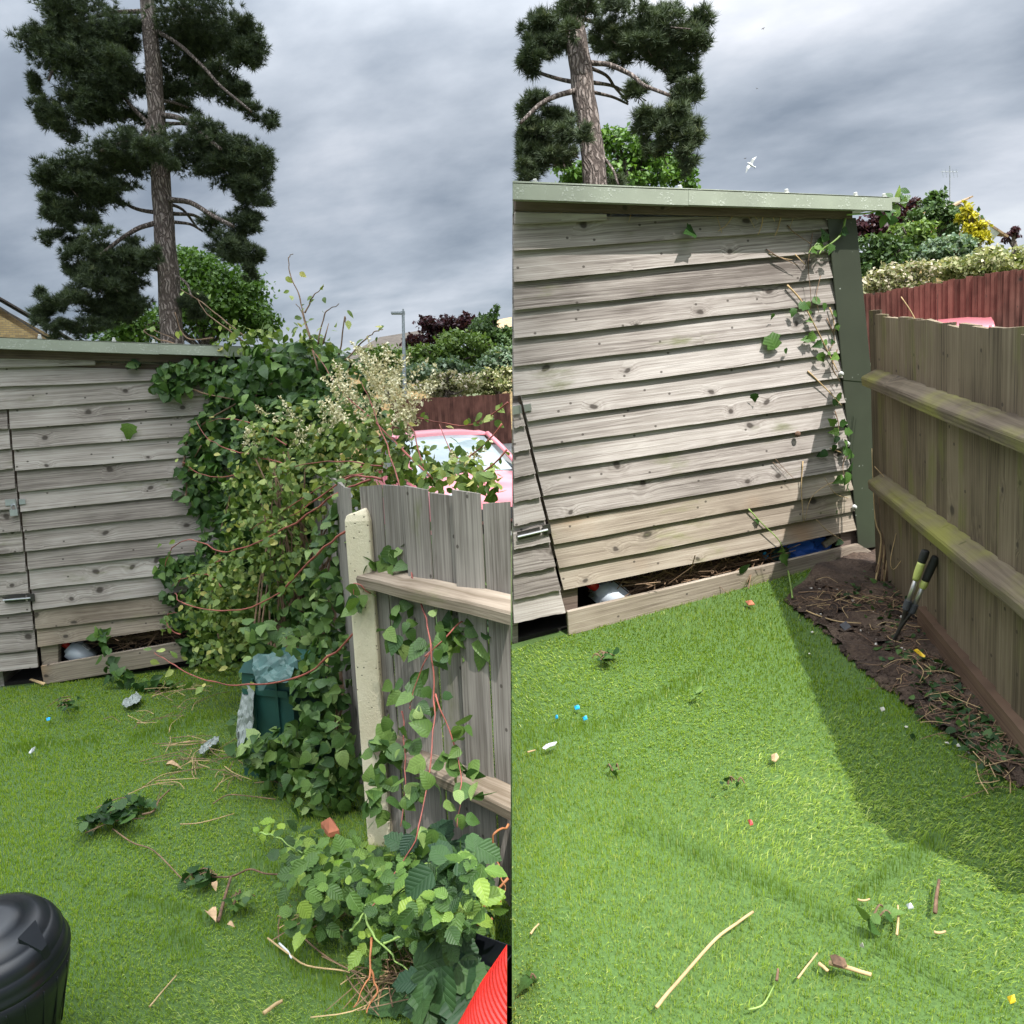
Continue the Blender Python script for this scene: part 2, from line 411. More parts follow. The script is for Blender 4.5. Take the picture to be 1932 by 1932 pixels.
def soil_mat():
    m, nt, b = new_mat('soil'); g = G(nt); o = g.geo()
    f = g.m('ADD', g.m('MULTIPLY', g.noise(o, 5, 4), .6), g.m('MULTIPLY', g.noise(o, 70, 4, .7), .5))
    c = g.ramp(f, [(.38, (.018, .011, .008)), (.52, (.050, .030, .020)), (.66, (.10, .066, .045)), (.78, (.19, .145, .105))])
    g.put(b.inputs['Base Color'], c); b.inputs['Roughness'].default_value = .95
    g.bump(f, 1., .03, b); return m
M['soil'] = soil_mat()
def turf_mat():
    m, nt, b = new_mat('turf_backing'); g = G(nt); o = g.geo()
    f = g.noise(o, 160, 3, .7)
    g.put(b.inputs['Base Color'], g.ramp(f, [(.3, (.032, .068, .012)), (.7, (.08, .145, .03))])); b.inputs['Roughness'].default_value = .9
    return m
M['turf'] = turf_mat()
def leafy(name, stops, rough=.5, trans=.25, spec=.35, veins=0.):
    """stops: colours a leaf may have, picked per leaf"""
    m, nt, b = new_mat(name); g = G(nt)
    tn = g.att('tint'); f = g.m('ADD', tn, g.m('MULTIPLY', g.m('LESS_THAN', tn, .0005), g.rnd()))   # per face in joined foliage, per object on single leaves
    c = g.ramp(f, stops)
    c = g.mix(g.map(g.noise(g.geo(), 40, 2), .35, .7, 0., .35), c, g.v('SCALE', c, scale=.62))
    if veins:
        at = g.n('ShaderNodeAttribute', attribute_name='luv'); lx, ly, _ = g.sep(at.outputs['Vector']); ay = g.m('ABSOLUTE', ly)
        side = g.m('ABSOLUTE', g.m('SUBTRACT', g.m('FRACT', g.m('MULTIPLY', g.m('SUBTRACT', lx, g.m('MULTIPLY', ay, .8)), 6.0)), .5))
        vn = g.m('MAXIMUM', g.map(side, .12, .02), g.map(ay, .035, .008))
        c = g.mix(g.m('MULTIPLY', vn, .22), c, g.v('MULTIPLY', c, (1.7, 1.6, 1.5)))
        c = g.mix(g.map(side, .2, .5, 0., .14), c, g.v('SCALE', c, scale=.6))
        g.bump(g.m('ADD', g.m('MULTIPLY', side, 1.0), g.m('MULTIPLY', vn, -.6)), .45 * veins, .004, b)
    g.put(b.inputs['Base Color'], c); b.inputs['Roughness'].default_value = rough; b.inputs['Specular IOR Level'].default_value = spec
    t = g.n('ShaderNodeBsdfTranslucent'); g.put(t.inputs[0], g.v('MULTIPLY', c, (1.25, 1.35, .6)))
    mx = g.n('ShaderNodeMixShader'); mx.inputs[0].default_value = trans
    nt.links.new(b.outputs[0], mx.inputs[1]); nt.links.new(t.outputs[0], mx.inputs[2])
    nt.links.new(mx.outputs[0], nt.nodes['Material Output'].inputs[0])
    return m
M['blade'] = leafy('grass_blade', [(0, (.15, .245, .026)), (.35, (.265, .388, .050)), (.7, (.385, .505, .083)), (1, (.55, .60, .21))], .42, .3, .4)
M['ivy'] = leafy('ivy_leaf', [(0, (.022, .060, .014)), (.5, (.048, .11, .022)), (.85, (.085, .165, .032)), (1, (.14, .24, .045))], .42, .25, .3, .6)
M['vine'] = leafy('climber_leaf', [(0, (.07, .125, .028)), (.4, (.13, .20, .042)), (.75, (.22, .30, .07)), (.93, (.33, .38, .11)), (1, (.46, .42, .12))], .45, .25, .3, .6)
M['heart'] = leafy('heart_leaf', [(0, (.035, .085, .022)), (.5, (.075, .145, .034)), (.85, (.14, .23, .055)), (1, (.28, .38, .13))], .4, .25, .3, .6)
M['bramble'] = leafy('bramble_leaf', [(0, (.030, .070, .020)), (.4, (.065, .13, .030)), (.75, (.12, .22, .042)), (1, (.25, .36, .06))], .42, .25, .3, 1.)
M['bigleaf'] = leafy('puckered_leaf', [(0, (.018, .05, .026)), (.5, (.036, .085, .028)), (1, (.06, .125, .038))], .55, .25, .3, 1.)
M['lime_leaf'] = leafy('lime_leaf', [(0, (.19, .33, .04)), (1, (.30, .42, .06))], .4, .25, .3, 1.)
M['cutting'] = leafy('cut_ivy_leaf', [(0, (.012, .040, .010)), (.6, (.028, .075, .018)), (1, (.07, .14, .03))], .45, .25, .3, .6)
M['needle'] = leafy('pine_needles', [(0, (.044, .060, .038)), (.45, (.074, .102, .055)), (.85, (.112, .145, .072)), (1, (.16, .175, .085))], .6, .1, .2)
M['tree'] = leafy('tree_leaf', [(0, (.05, .11, .018)), (.5, (.095, .19, .032)), (1, (.16, .27, .055))], .5)
M['tree_dark'] = leafy('dark_tree_leaf', [(0, (.034, .066, .022)), (.5, (.062, .115, .034)), (1, (.11, .175, .05))], .5)
M['purple'] = leafy('purple_leaf', [(0, (.022, .008, .012)), (.5, (.048, .014, .022)), (1, (.085, .030, .040))], .5)
M['greyleaf'] = leafy('grey_green_leaf', [(0, (.08, .14, .08)), (.5, (.16, .23, .14)), (1, (.30, .36, .26))], .5)
M['midleaf'] = leafy('mid_green_leaf', [(0, (.075, .13, .03)), (.5, (.14, .22, .05)), (1, (.23, .31, .085))], .5)
M['cream'] = leafy('cream_flowered_leaf', [(0, (.10, .13, .04)), (.4, (.22, .24, .09)), (.75, (.42, .41, .23)), (1, (.58, .53, .36))], .6)
M['creampink'] = leafy('pink_cream_flower', [(0, (.11, .14, .05)), (.4, (.25, .25, .12)), (.75, (.48, .43, .32)), (1, (.62, .52, .44))], .6)
M['gold'] = leafy('golden_leaf', [(0, (.28, .26, .015)), (.5, (.48, .42, .025)), (1, (.68, .60, .05))], .5)
M['floret'] = leafy('cream_floret', [(0, (.52, .46, .24)), (.5, (.72, .66, .40)), (1, (.85, .79, .56))], .6, .0)
def bark():
    m, nt, b = new_mat('pine_bark'); g = G(nt); o = g.geo()
    w = g.v('ADD', o, g.v('SCALE', g.comb(g.noise(o, 2.2, 3), g.noise(o, 2.7, 3), 0.), scale=.30))
    st = g.v('MULTIPLY', w, (1, 1, .13))
    vo = g.n('ShaderNodeTexVoronoi'); vo.feature = 'DISTANCE_TO_EDGE'; vo.inputs['Scale'].default_value = 13; g.put(vo.inputs['Vector'], st)
    st2 = g.v('MULTIPLY', w, (1, 1, .3))
    f = g.m('ADD', g.m('MULTIPLY', g.map(vo.outputs['Distance'], 0., .30), .55), g.m('ADD', g.m('MULTIPLY', g.noise(st2, 30, 5, .7), .55), g.m('MULTIPLY', g.noise(o, 1.6, 3), .25)))
    g.put(b.inputs['Base Color'], g.ramp(f, [(.30, (.05, .037, .031)), (.6, (.125, .098, .085)), (.85, (.215, .175, .155)), (1.0, (.30, .255, .23))])); b.inputs['Roughness'].default_value = .95
    g.bump(f, 1, .06, b); return m
M['bark'] = bark()
def concrete():
    m, nt, b = new_mat('pale_concrete'); g = G(nt); o = g.geo()
    vo = g.n('ShaderNodeTexVoronoi'); vo.inputs['Scale'].default_value = 85; g.put(vo.inputs['Vector'], o)
    pit = g.m('MULTIPLY', g.m('LESS_THAN', g.sep(vo.outputs['Color'])[0], .10), g.map(vo.outputs['Distance'], .34, .12))
    vs = g.n('ShaderNodeTexVoronoi'); vs.inputs['Scale'].default_value = 190; g.put(vs.inputs['Vector'], o)
    agg = g.m('LESS_THAN', g.sep(vs.outputs['Color'])[1], .22)
    c = g.ramp(g.noise(o, 8, 4), [(.3, (.61, .53, .37)), (.7, (.74, .66, .49))])
    c = g.mix(g.m('MULTIPLY', agg, .25), c, (.75, .68, .52)); c = g.mix(pit, c, (.10, .08, .05))
    g.put(b.inputs['Base Color'], c); b.inputs['Roughness'].default_value = .9
    g.bump(g.m('SUBTRACT', g.noise(o, 120, 4, .7), g.m('MULTIPLY', pit, 1.2)), .6, .006, b); return m
M['concrete'] = concrete()
def brick():
    m, nt, b = new_mat('yellow_brick'); g = G(nt)
    x, y, z = g.sep(g.obj())
    t = g.n('ShaderNodeTexBrick'); g.put(t.inputs['Vector'], g.comb(x, z, 0.)); t.inputs['Scale'].default_value = 1
    t.inputs['Brick Width'].default_value = .225; t.inputs['Row Height'].default_value = .075; t.inputs['Mortar Size'].default_value = .008
    t.inputs['Color1'].default_value = (.46, .32, .14, 1); t.inputs['Color2'].default_value = (.30, .20, .09, 1); t.inputs['Mortar'].default_value = (.20, .17, .13, 1)
    g.put(b.inputs['Base Color'], t.outputs[0]); b.inputs['Roughness'].default_value = .9; return m
M['brick'] = brick()
def tiles(name, c1, c2):
    m, nt, b = new_mat(name); g = G(nt); x, y, z = g.sep(g.obj())
    w = g.m('FRACT', g.m('MULTIPLY', y, 3.0)); n = g.noise(g.obj(), 3, 4)
    c = g.ramp(n, [(.3, c1), (.7, c2)]); c = g.mix(g.map(w, .0, .18, .75, 0.), c, (.02, .018, .015))
    g.put(b.inputs['Base Color'], c); b.inputs['Roughness'].default_value = .9; g.bump(w, .6, .03, b); return m
M['tiles_grey'] = tiles('grey_brown_tiles', (.055, .046, .038), (.085, .072, .06))
M['tiles_tan'] = tiles('tan_tiles', (.30, .20, .11), (.42, .29, .17))
def asphalt():
    m, nt, b = new_mat('asphalt'); g = G(nt); f = g.noise(g.geo(), 60, 4, .7)
    g.put(b.inputs['Base Color'], g.ramp(f, [(.3, (.09, .09, .09)), (.7, (.16, .158, .15))])); b.inputs['Roughness'].default_value = .9; return m
M['asphalt'] = asphalt()
def ground_mat():
    m, nt, b = new_mat('rough_ground'); g = G(nt); f = g.noise(g.geo(), .8, 5, .7)
    g.put(b.inputs['Base Color'], g.ramp(f, [(.3, (.045, .06, .02)), (.7, (.10, .11, .045))])); b.inputs['Roughness'].default_value = .95; return m
M['ground'] = ground_mat()
def carpaint():
    m, nt, b = new_mat('faded_pink_paint'); g = G(nt)
    g.put(b.inputs['Base Color'], g.ramp(g.noise(g.obj(), 2, 3), [(.3, (.52, .14, .17)), (.7, (.60, .20, .23))])); b.inputs['Roughness'].default_value = .35
    b.inputs['Coat Weight'].default_value = .5; return m
M['car'] = carpaint()
M['glass'] = plain('car_glass', (.30, .36, .38), .08, .0, .9, noise=.05)
def blocker_mat():  # surface of the added, unseen shade blocker
    m, nt, b = new_mat('blocker_white'); g = G(nt)
    g.put(b.inputs['Base Color'], g.ramp(g.noise(g.geo(), .1, 4), [(.3, (.78, .79, .81)), (.7, (.9, .9, .9))])); b.inputs['Roughness'].default_value = 1; return m
M['shade_blocker'] = blocker_mat()

# ================================================================ SETTING
def sheet(name, pts, mat, sub=1):
    V = np.array(pts, float)
    o = mesh_obj(name, V, [tuple(range(len(V)))], mat); o['kind'] = 'structure'; return o
gz = -3.2
sheet('ground', [(-900, -300, gz), (900, -300, gz), (900, 1500, gz), (-900, 1500, gz)], M['ground'])
def slab(name, pts, up, mat, t):
    """a thick sheet: pts on top, sunk by t"""
    P = np.array(pts, float); n = len(P); Q = P - np.asarray(up) * t
    Fc = [tuple(range(n)), tuple(range(2 * n - 1, n - 1, -1))] + [(i, i + n, (i + 1) % n + n, (i + 1) % n) for i in range(n)]
    o = mesh_obj(name, np.vstack([P, Q]), Fc, mat); o['kind'] = 'structure'; return o
LA = yard_R(UA); LB = yard_R(UB)
def yp(Y, x, y, z=0.):
    """yard coordinates (right, ahead, up from the ground below the camera) -> world"""
    G0, R = (GA, LA) if Y == 'A' else (GB, LB)
    return G0 + R @ np.array([x, y, z])
def seam_x(Y, y, z=0.):
    p0 = yp(Y, 0, y, z); R = LA if Y == 'A' else LB
    return float(-((p0 - CAM) @ SEAM) / (R[:, 0] @ SEAM))
def yard_poly(Y, side, x_out, y0, y1, z=0.):
    a, b = seam_x(Y, y0, z), seam_x(Y, y1, z)
    return [yp(Y, x_out, y0, z), yp(Y, a, y0, z), yp(Y, b, y1, z), yp(Y, x_out, y1, z)][::1 if side < 0 else -1]
slab('lawn', yard_poly('A', -1, -5.2, -1.5, 6.2), UA, M['turf'], .9)
slab('lawn', yard_poly('B', 1, 3.6, -1.5, 4.9), UB, M['turf'], .9)
# bare planting bed along the right fence
BED = [(1478, 1135), (1560, 1196), (1600, 1240), (1650, 1282), (1700, 1318), (1760, 1362), (1840, 1420), (1930, 1490), (2080, 1600), (2080, 1400), (1930, 1250), (1800, 1120), (1655, 1030), (1560, 1060)]
def bed():
    P = np.array([gB(*p) for p in BED]); bm = bmesh.new()
    f = bm.faces.new([bm.verts.new(p + UB * .012) for p in P])
    bmesh.ops.triangulate(bm, faces=[f])
    bmesh.ops.subdivide_edges(bm, edges=bm.edges[:], cuts=7, use_grid_fill=True)
    for v in bm.verts:
        p = np.array(v.co); q = px(p)[0]
        h = .012 * math.sin(p[0] * 23 + p[1] * 9) + .010 * math.sin(p[0] * 51 - p[1] * 37) + .008
        v.co = Vector(p + UB * max(h, -.006))
    me = bpy.data.meshes.new('planting_bed'); bm.to_mesh(me); bm.free(); me.materials.append(M['soil'])
    o = link('planting_bed', me); o['kind'] = 'structure'
bed()

# ================================================================ SHEDS
def wallpt(Y, x, y, off=0.):
    W0, n = (WA, NA) if Y == 'A' else (WB, NB)
    return hit(x, y, W0 + n * off, n)
def board_geom(bl, br, tl, tr, n, tb, tt, seg=14, wav=.0014, seed=0):
    """feather-edge board: local x along the length, y out of the wall (-), z up"""
    X = N(br - bl); L = np.linalg.norm(br - bl)
    Yl = -n; Z = np.cross(X, Yl); Z = N(Z); Yl = np.cross(Z, X)
    R = np.stack([X, Yl, Z], 1); org = bl
    to = lambda p: (np.asarray(p) - org) @ R
    rs = np.random.RandomState(seed); ph = rs.rand(4) * 6
    V = []
    b0, b1, t0, t1 = to(bl), to(br), to(tl), to(tr)
    for i in range(seg + 1):
        t = i / seg; b = b0 + (b1 - b0) * t; u = t0 + (t1 - t0) * t
        w = wav * (math.sin(t * 9 + ph[0]) + .7 * math.sin(t * 23 + ph[1])); bow = wav * 1.6 * math.sin(t * 5 + ph[2])
        yb, yt = -(tb + bow), -tt
        V += [(b[0], yb, b[2] + w), (b[0], yb + .014, b[2] + w), (u[0], yt + .008, u[2]), (u[0], yt, u[2])]
    Fc = []
    for i in range(seg):
        a, c = i * 4, i * 4 + 4
        for j in range(4): Fc.append((a + j, a + (j + 1) % 4, c + (j + 1) % 4, c + j))
    Fc.append((0, 3, 2, 1)); m = seg * 4; Fc.append((m, m + 1, m + 2, m + 3))
    return np.array(V), [tuple(reversed(f)) for f in Fc], R, org
def lerp_line(l, x): (x0, y0), (x1, y1) = l; return y0 + (y1 - y0) * (x - x0) / (x1 - x0)
def make_board(Y, parent, lo, hi, xl, xr, mat, seed, tb=.032, tt=.007, over=.22, name='board'):
    """board between the lower-edge lines lo and hi, from xl to xr (each a function of y, so ends may lean)"""
    n = NA if Y == 'A' else NB
    cs = []
    for ln_, xf in ((lo, xl), (lo, xr), (hi, xl), (hi, xr)):
        x = xf(lerp_line(ln_, xf(900))); x = xf(lerp_line(ln_, x)); cs.append(wallpt(Y, x, lerp_line(ln_, x)))
    bl, br, tl, tr = cs
    tl = tl + (tl - bl) * over; tr = tr + (tr - br) * over
    V, Fc, R, org = board_geom(bl, br, tl, tr, n, tb, tt, seed=seed)
    return frame_obj(name, V, Fc, mat, R, org, parent)
def wall_bar(Y, parent, name, quad, mat, t0, t1):
    """a flat piece on the wall: 4 picture corners (tl, tr, br, bl), from t0 to t1 in front of the wall plane"""
    n = NA if Y == 'A' else NB
    P = [wallpt(Y, *q) for q in quad]
    X = N(P[2] - P[3]); Z = N(np.cross(X, -n)); Yl = np.cross(Z, X); R = np.stack([X, Yl, Z], 1); org = P[3]
    L = [(p - org) @ R for p in P]
    V = [(l[0], -t1, l[2]) for l in L] + [(l[0], -t0, l[2]) for l in L]
    Fc = [(0, 3, 2, 1), (4, 5, 6, 7), (0, 1, 5, 4), (1, 2, 6, 5), (2, 3, 7, 6), (3, 0, 4, 7)]
    me_o = frame_obj(name, V, Fc, mat, R, org, parent)
    bv = me_o.modifiers.new('edge', 'BEVEL'); bv.width = .003; bv.segments = 1
    return me_o
def lin(x0, y0, x1, y1): return lambda y: x0 + (x1 - x0) * (y - y0) / (y1 - y0)
def const(x): return lambda y: x
def shed(Y, label, lines, gap, xr, xleft, door_left, roof, base_mats, plinths, fascia, strip):
    up, n, H, W0 = (UA, NA, HA, WA) if Y == 'A' else (UB, NB, HB, WB)
    s = thing('shed', label, 'shed', W0, 'timber sheds at the back of each yard')
    k = 1 if Y == 'A' else 100
    for i in range(len(lines) - 1):
        hi, lo = lines[i], lines[i + 1]
        above = lerp_line(lo, gap(lerp_line(lo, 20 if Y == 'A' else 980))) < gap.top
        make_board(Y, s, lo, hi, const(xleft) if above else gap, xr, base_mats(i, len(lines) - 1), k + i)
    # dark carcass behind the boards, so gaps look into a real hollow
    hgt = lambda p: float((p - W0) @ up)
    def lean(p, q):                                     # upright of one wall end, scaled to one metre of height
        v = wallpt(Y, *p) - wallpt(Y, *q); return v / (v @ up)
    if Y == 'A': upL, upR, back = up, up, -n; c0, c1 = wallpt(Y, xleft, 900), wallpt(Y, 608, 900)
    else:
        upL = lean((xleft, 500), (xleft, 1100)); upR = lean((1603, 413), (1652, 1028)); back = N(FWD - (FWD @ up) * upL)
        c0, c1 = wallpt(Y, xleft, 900), wallpt(Y, 1641, 900)
    f0, f1 = c0 - upL * hgt(c0), c1 - upR * hgt(c1); Lw = float(np.linalg.norm(f1 - f0)); X = N(f1 - f0)
    top0, top1 = hgt(wallpt(Y, roof[0][0], roof[0][1])), hgt(wallpt(Y, roof[1][0], roof[1][1]))
    dep = 1.9
    gaph = .46 if Y == 'A' else .40
    def boxw(name, x0, x1, z0a, z1a, z1b, y0, y1, mat):
        V = []
        for (x, z0, z1) in ((x0, z0a, z1a), (x1, z0a, z1b)):
            for y in (y0, y1):
                for z in (z0, z1): V.append(f0 + X * x + back * y + (upL + (upR - upL) * x / Lw) * z)
        Fc = [(0, 1, 3, 2), (4, 6, 7, 5), (0, 4, 5, 1), (2, 3, 7, 6), (0, 2, 6, 4), (1, 5, 7, 3)]
        return mesh_obj(name, V, Fc, mat, s)
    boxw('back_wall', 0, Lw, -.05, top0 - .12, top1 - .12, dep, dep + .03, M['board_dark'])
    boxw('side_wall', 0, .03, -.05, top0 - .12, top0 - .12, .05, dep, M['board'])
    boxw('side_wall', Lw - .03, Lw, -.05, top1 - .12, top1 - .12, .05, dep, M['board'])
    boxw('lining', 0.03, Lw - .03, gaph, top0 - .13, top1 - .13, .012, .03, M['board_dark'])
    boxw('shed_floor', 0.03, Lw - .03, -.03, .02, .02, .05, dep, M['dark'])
    # roof sheet and trims
    r0, r1 = wallpt(Y, *roof[0]), wallpt(Y, *roof[1])
    V = []
    for p in (r0, r1):
        for y in (-.11, dep + .15):
            for z in (-.03, -.008): V.append(p + back * y + up * z)
    mesh_obj('roof', V, [(0, 1, 3, 2), (4, 6, 7, 5), (0, 4, 5, 1), (2, 3, 7, 6), (0, 2, 6, 4), (1, 5, 7, 3)], M['trim'], s)
    return s
# --- shed in the overgrown yard
LA_ = [((15, 697), (268, 701)), ((15, 729.5), (268, 719.6)), ((15, 772), (321, 751)), ((22.6, 809), (359, 784)), ((27, 848), (354, 823)), ((31, 888), (350, 862.6)), ((38, 927.5), (339, 899)), ((41, 964.7), (343, 933.7)), ((47, 1001), (372, 968)), ((51, 1039), (401, 1001)), ((55, 1073), (397, 1037.6)), ((60, 1110.5), (328, 1081)), ((65.6, 1149), (306, 1119.6)), ((69, 1185), (321, 1156)), ((76, 1218), (326, 1183))]
gapA = lin(14.6, 778.7, 74.7, 1256); gapA.top = 776
def gapAr(y): return gapA(y) + 4.5
gapAr.top = 774
roofA = [(-60, 635), (613, 660)]
shedA = shed('A', 'grey weathered feather-edge shed half swallowed by green climbers', LA_, gapAr, const(600), -60, -60, roofA,
             lambda i, n: M['board_low'] if i >= n - 2 else M['board'], None, None, None)
def trims(Y, s, pieces, mat, off=.115):
    """roof edge trim: front face set off from the wall"""
    n = NA if Y == 'A' else NB
    for q in pieces:
        W0 = (WA if Y == 'A' else WB) + n * off
        P = [hit(*c, W0, n) for c in q]
        X = N(P[2] - P[3]); Z = N(np.cross(X, -n)); Yl = np.cross(Z, X); R = np.stack([X, Yl, Z], 1); org = P[3]
        L = [(p - org) @ R for p in P]; t = .012
        V = [(l[0], -t, l[2]) for l in L] + [(l[0], 0, l[2]) for l in L]
        # top return
        V += [(L[0][0], -t, L[0][2] + .004), (L[1][0], -t, L[1][2] + .004), (L[1][0], .06, L[1][2] + .004), (L[0][0], .06, L[0][2] + .004)]
        V += [(L[3][0], -t, L[3][2]), (L[2][0], -t, L[2][2]), (L[2][0], .03, L[2][2]), (L[3][0], .03, L[3][2])]
        Fc = [(0, 3, 2, 1), (4, 5, 6, 7), (0, 1, 5, 4), (1, 2, 6, 5), (2, 3, 7, 6), (3, 0, 4, 7), (8, 9, 10, 11), (12, 15, 14, 13)]
        frame_obj('roof_trim', V, Fc, mat, R, org, s)
trims('A', shedA, [[(-60, 635.5), (300, 649.5), (300, 669), (-60, 656)], [(300.3, 650), (613, 660), (613, 678.5), (300.3, 668)]], M['trim'])
wall_bar('A', shedA, 'fascia_board', [(-60, 654), (600, 674), (600, 690), (-60, 676)], M['board_dark'], .028, .045)
wall_bar('A', shedA, 'filler_board', [(-60, 672), (183, 681), (183, 690), (-60, 697)], M['board'], .026, .038)
# --- shed in the cleared yard
LB_ = [((974, 421), (1560, 414)), ((974, 474), (1543, 434)), ((974, 532), (1556, 475.5)), ((974, 584), (1563, 525)), ((974, 638), (1567, 572)), ((974, 691), (1575, 619)), ((974, 746), (1577, 666)), ((980, 795), (1582, 712)), ((991, 843.5), (1583, 759)), ((1001, 891), (1587, 800)), ((1010, 935), (1592, 841)), ((1020, 980), (1596, 883)), ((1030, 1026), (1600, 922)), ((1040, 1071), (1604, 962)), ((1052, 1111), (1606, 998))]
gapB = lin(985, 790, 1066, 1165); gapB.top = 770
def gapBr(y): return gapB(y) + 6
gapBr.top = 768
roofB = [(966.5, 345), (1678, 375)]
shedB = shed('B', 'pale grey feather-edge shed in full sun, cleared of its climbers', LB_, gapBr, lin(1556, 412, 1612, 1034), 966.5, 966.5, roofB,
             lambda i, n: M['board_low'] if i >= n - 3 else M['board'], None, None, None)
trims('B', shedB, [[(966.5, 347.2), (1296, 360), (1296, 388), (966.5, 376.7)], [(1296.5, 359.6), (1679, 374.5), (1680, 398), (1296.5, 387.2)]], M['trim'])
wall_bar('B', shedB, 'fascia_board', [(966.5, 374), (1597, 396), (1597, 416), (966.5, 401)], M['board_dark'], .028, .045)
wall_bar('B', shedB, 'filler_board', [(966.5, 402), (1139, 406), (1139, 418), (966.5, 426.5)], M['board'], .026, .038)
def corner_trim():
    c = wall_bar('B', shedB, 'corner_trim', [(1552, 412), (1606, 413), (1637, 722), (1582, 717)], M['flash'], .03, .036)
    c = wall_bar('B', shedB, 'corner_trim', [(1581.5, 712), (1636, 716), (1658, 1028), (1612, 1034)], M['flash'], .026, .0325)
    # return of the corner trim round the shed side
    P = [wallpt('B', *q, .03) for q in ((1606, 413), (1658, 1028))]
    V = [P[0], P[0] - NB * .12, P[1] - NB * .12, P[1], P[0] + HB * .004, P[0] - NB * .12 + HB * .004, P[1] - NB * .12 + HB * .004, P[1] + HB * .004]
    mesh_obj('corner_return', V, [(0, 1, 2, 3), (7, 6, 5, 4), (0, 4, 5, 1), (3, 2, 6, 7), (0, 3, 7, 4), (1, 5, 6, 2)], M['flash'], shedB)
    Rn = np.stack([HB, UB, NB], 1)
    for q in ((1563, 473), (1578, 617), (1586, 705), (1598, 837), (1611, 956)):
        v, f = lathe([(.013, 0), (.013, .004), (.009, .009), (.009, .014), (.005, .019)], wallpt('B', *q, .036), Rn, 12)
        mesh_obj('bolt', v, f, M['white_cap'], shedB, smooth=False)
corner_trim()
wall_bar('B', shedB, 'corner_post', [(1532, 414), (1600, 414), (1644, 1028), (1588, 1034)], M['board_dark'], -.07, -.004)
for Y, s, q in [('A', shedA, (75, 637)), ('A', shedA, (215, 643)), ('A', shedA, (290, 646.5))] + [('B', shedB, c) for c in ((1010, 347), (1283, 358), (1484, 365), (1614, 371), (1668, 373))]:
    n, up, H = (NA, UA, HA) if Y == 'A' else (NB, UB, HB)
    W0 = WA if Y == 'A' else WB
    Rn = np.stack([H, N(np.cross(up, H)), up], 1)
    v, f = lathe([(.013, -.02), (.013, .004), (.009, .006), (.009, .017), (.006, .02)], hit(*q, W0 + n * .06, n), Rn, 10)
    mesh_obj('roof_bolt', v, f, M['white_cap'], s)
# plinth boards, frame post
wall_bar('A', shedA, 'plinth_board', [(80, 1254), (560, 1170), (560, 1210), (86, 1289)], M['board_low'], .008, .032)
wall_bar('A', shedA, 'frame_post', [(76, 1218), (110, 1214), (110, 1265), (80, 1268)], M['board_low'], -.06, 0.002)
wall_bar('B', shedB, 'plinth_board', [(1066, 1150), (1612, 1023), (1649, 1045), (1069, 1195)], M['board_low'], .012, .034)
wall_bar('B', shedB, 'plinth_board', [(1290, 1126), (1641, 1046), (1641, 1077), (1300, 1145)], M['board_low'], -.012, .010)
wall_bar('B', shedB, 'frame_post', [(1052, 1109), (1090, 1103), (1090, 1152), (1060, 1158)], M['board_dark'], -.06, 0.002)
wall_bar('B', shedB, 'brace_board', [(1595, 1000), (1607, 1006), (1561, 1036), (1555, 1026)], M['board_low'], -.03, -.012)
wall_bar('B', shedB, 'frame_post', [(1612, 1066), (1640, 1060), (1640, 1112), (1614, 1118)], M['gravel_board'], -.10, -.016)
# doors
def door(Y, s, lines, gap, xl, ys, mats):
    d = mesh_obj('door', *join([box((0, 0, 0), np.eye(3), (.001, .001, .001))]), M['dark'], s) if False else None
    n, up, H = (NA, UA, HA) if Y == 'A' else (NB, UB, HB)
    P = [wallpt(Y, xl, gap.y0, -.02), wallpt(Y, gap(gap.y0), gap.y0, -.02), wallpt(Y, gap(gap.y1), gap.y1, -.02), wallpt(Y, xl, gap.y1, -.02)]
    V = [p for p in P] + [p + n * .022 for p in P]
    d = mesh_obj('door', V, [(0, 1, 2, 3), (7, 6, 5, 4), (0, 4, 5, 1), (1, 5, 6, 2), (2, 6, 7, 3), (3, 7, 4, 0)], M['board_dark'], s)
    for i in range(len(ys) - 1):
        make_board(Y, d, ((xl, ys[i + 1] + .11 * (14 - xl) if Y == 'A' else ys[i + 1]), (xl + 60, (ys[i + 1] + .11 * (14 - xl) - 6) if Y == 'A' else ys[i + 1] - 13)),
                   ((xl, ys[i] + .11 * (14 - xl) if Y == 'A' else ys[i]), (xl + 60, (ys[i] + .11 * (14 - xl) - 6) if Y == 'A' else ys[i] - 13)), const(xl), gap, mats, 50 + i)
    return d
gapA.y0, gapA.y1 = 786, 1256; gapB.y0, gapB.y1 = 786, 1155
doorA = door('A', shedA, None, gapA, -60, [778, 808, 846, 884, 922, 960, 1003, 1042, 1080, 1120, 1156, 1190, 1228, 1262], M['board'])
doorB = door('B', shedB, None, gapB, 966.5, [770, 806, 852, 900, 946, 990, 1034, 1082, 1128, 1172], M['board'])
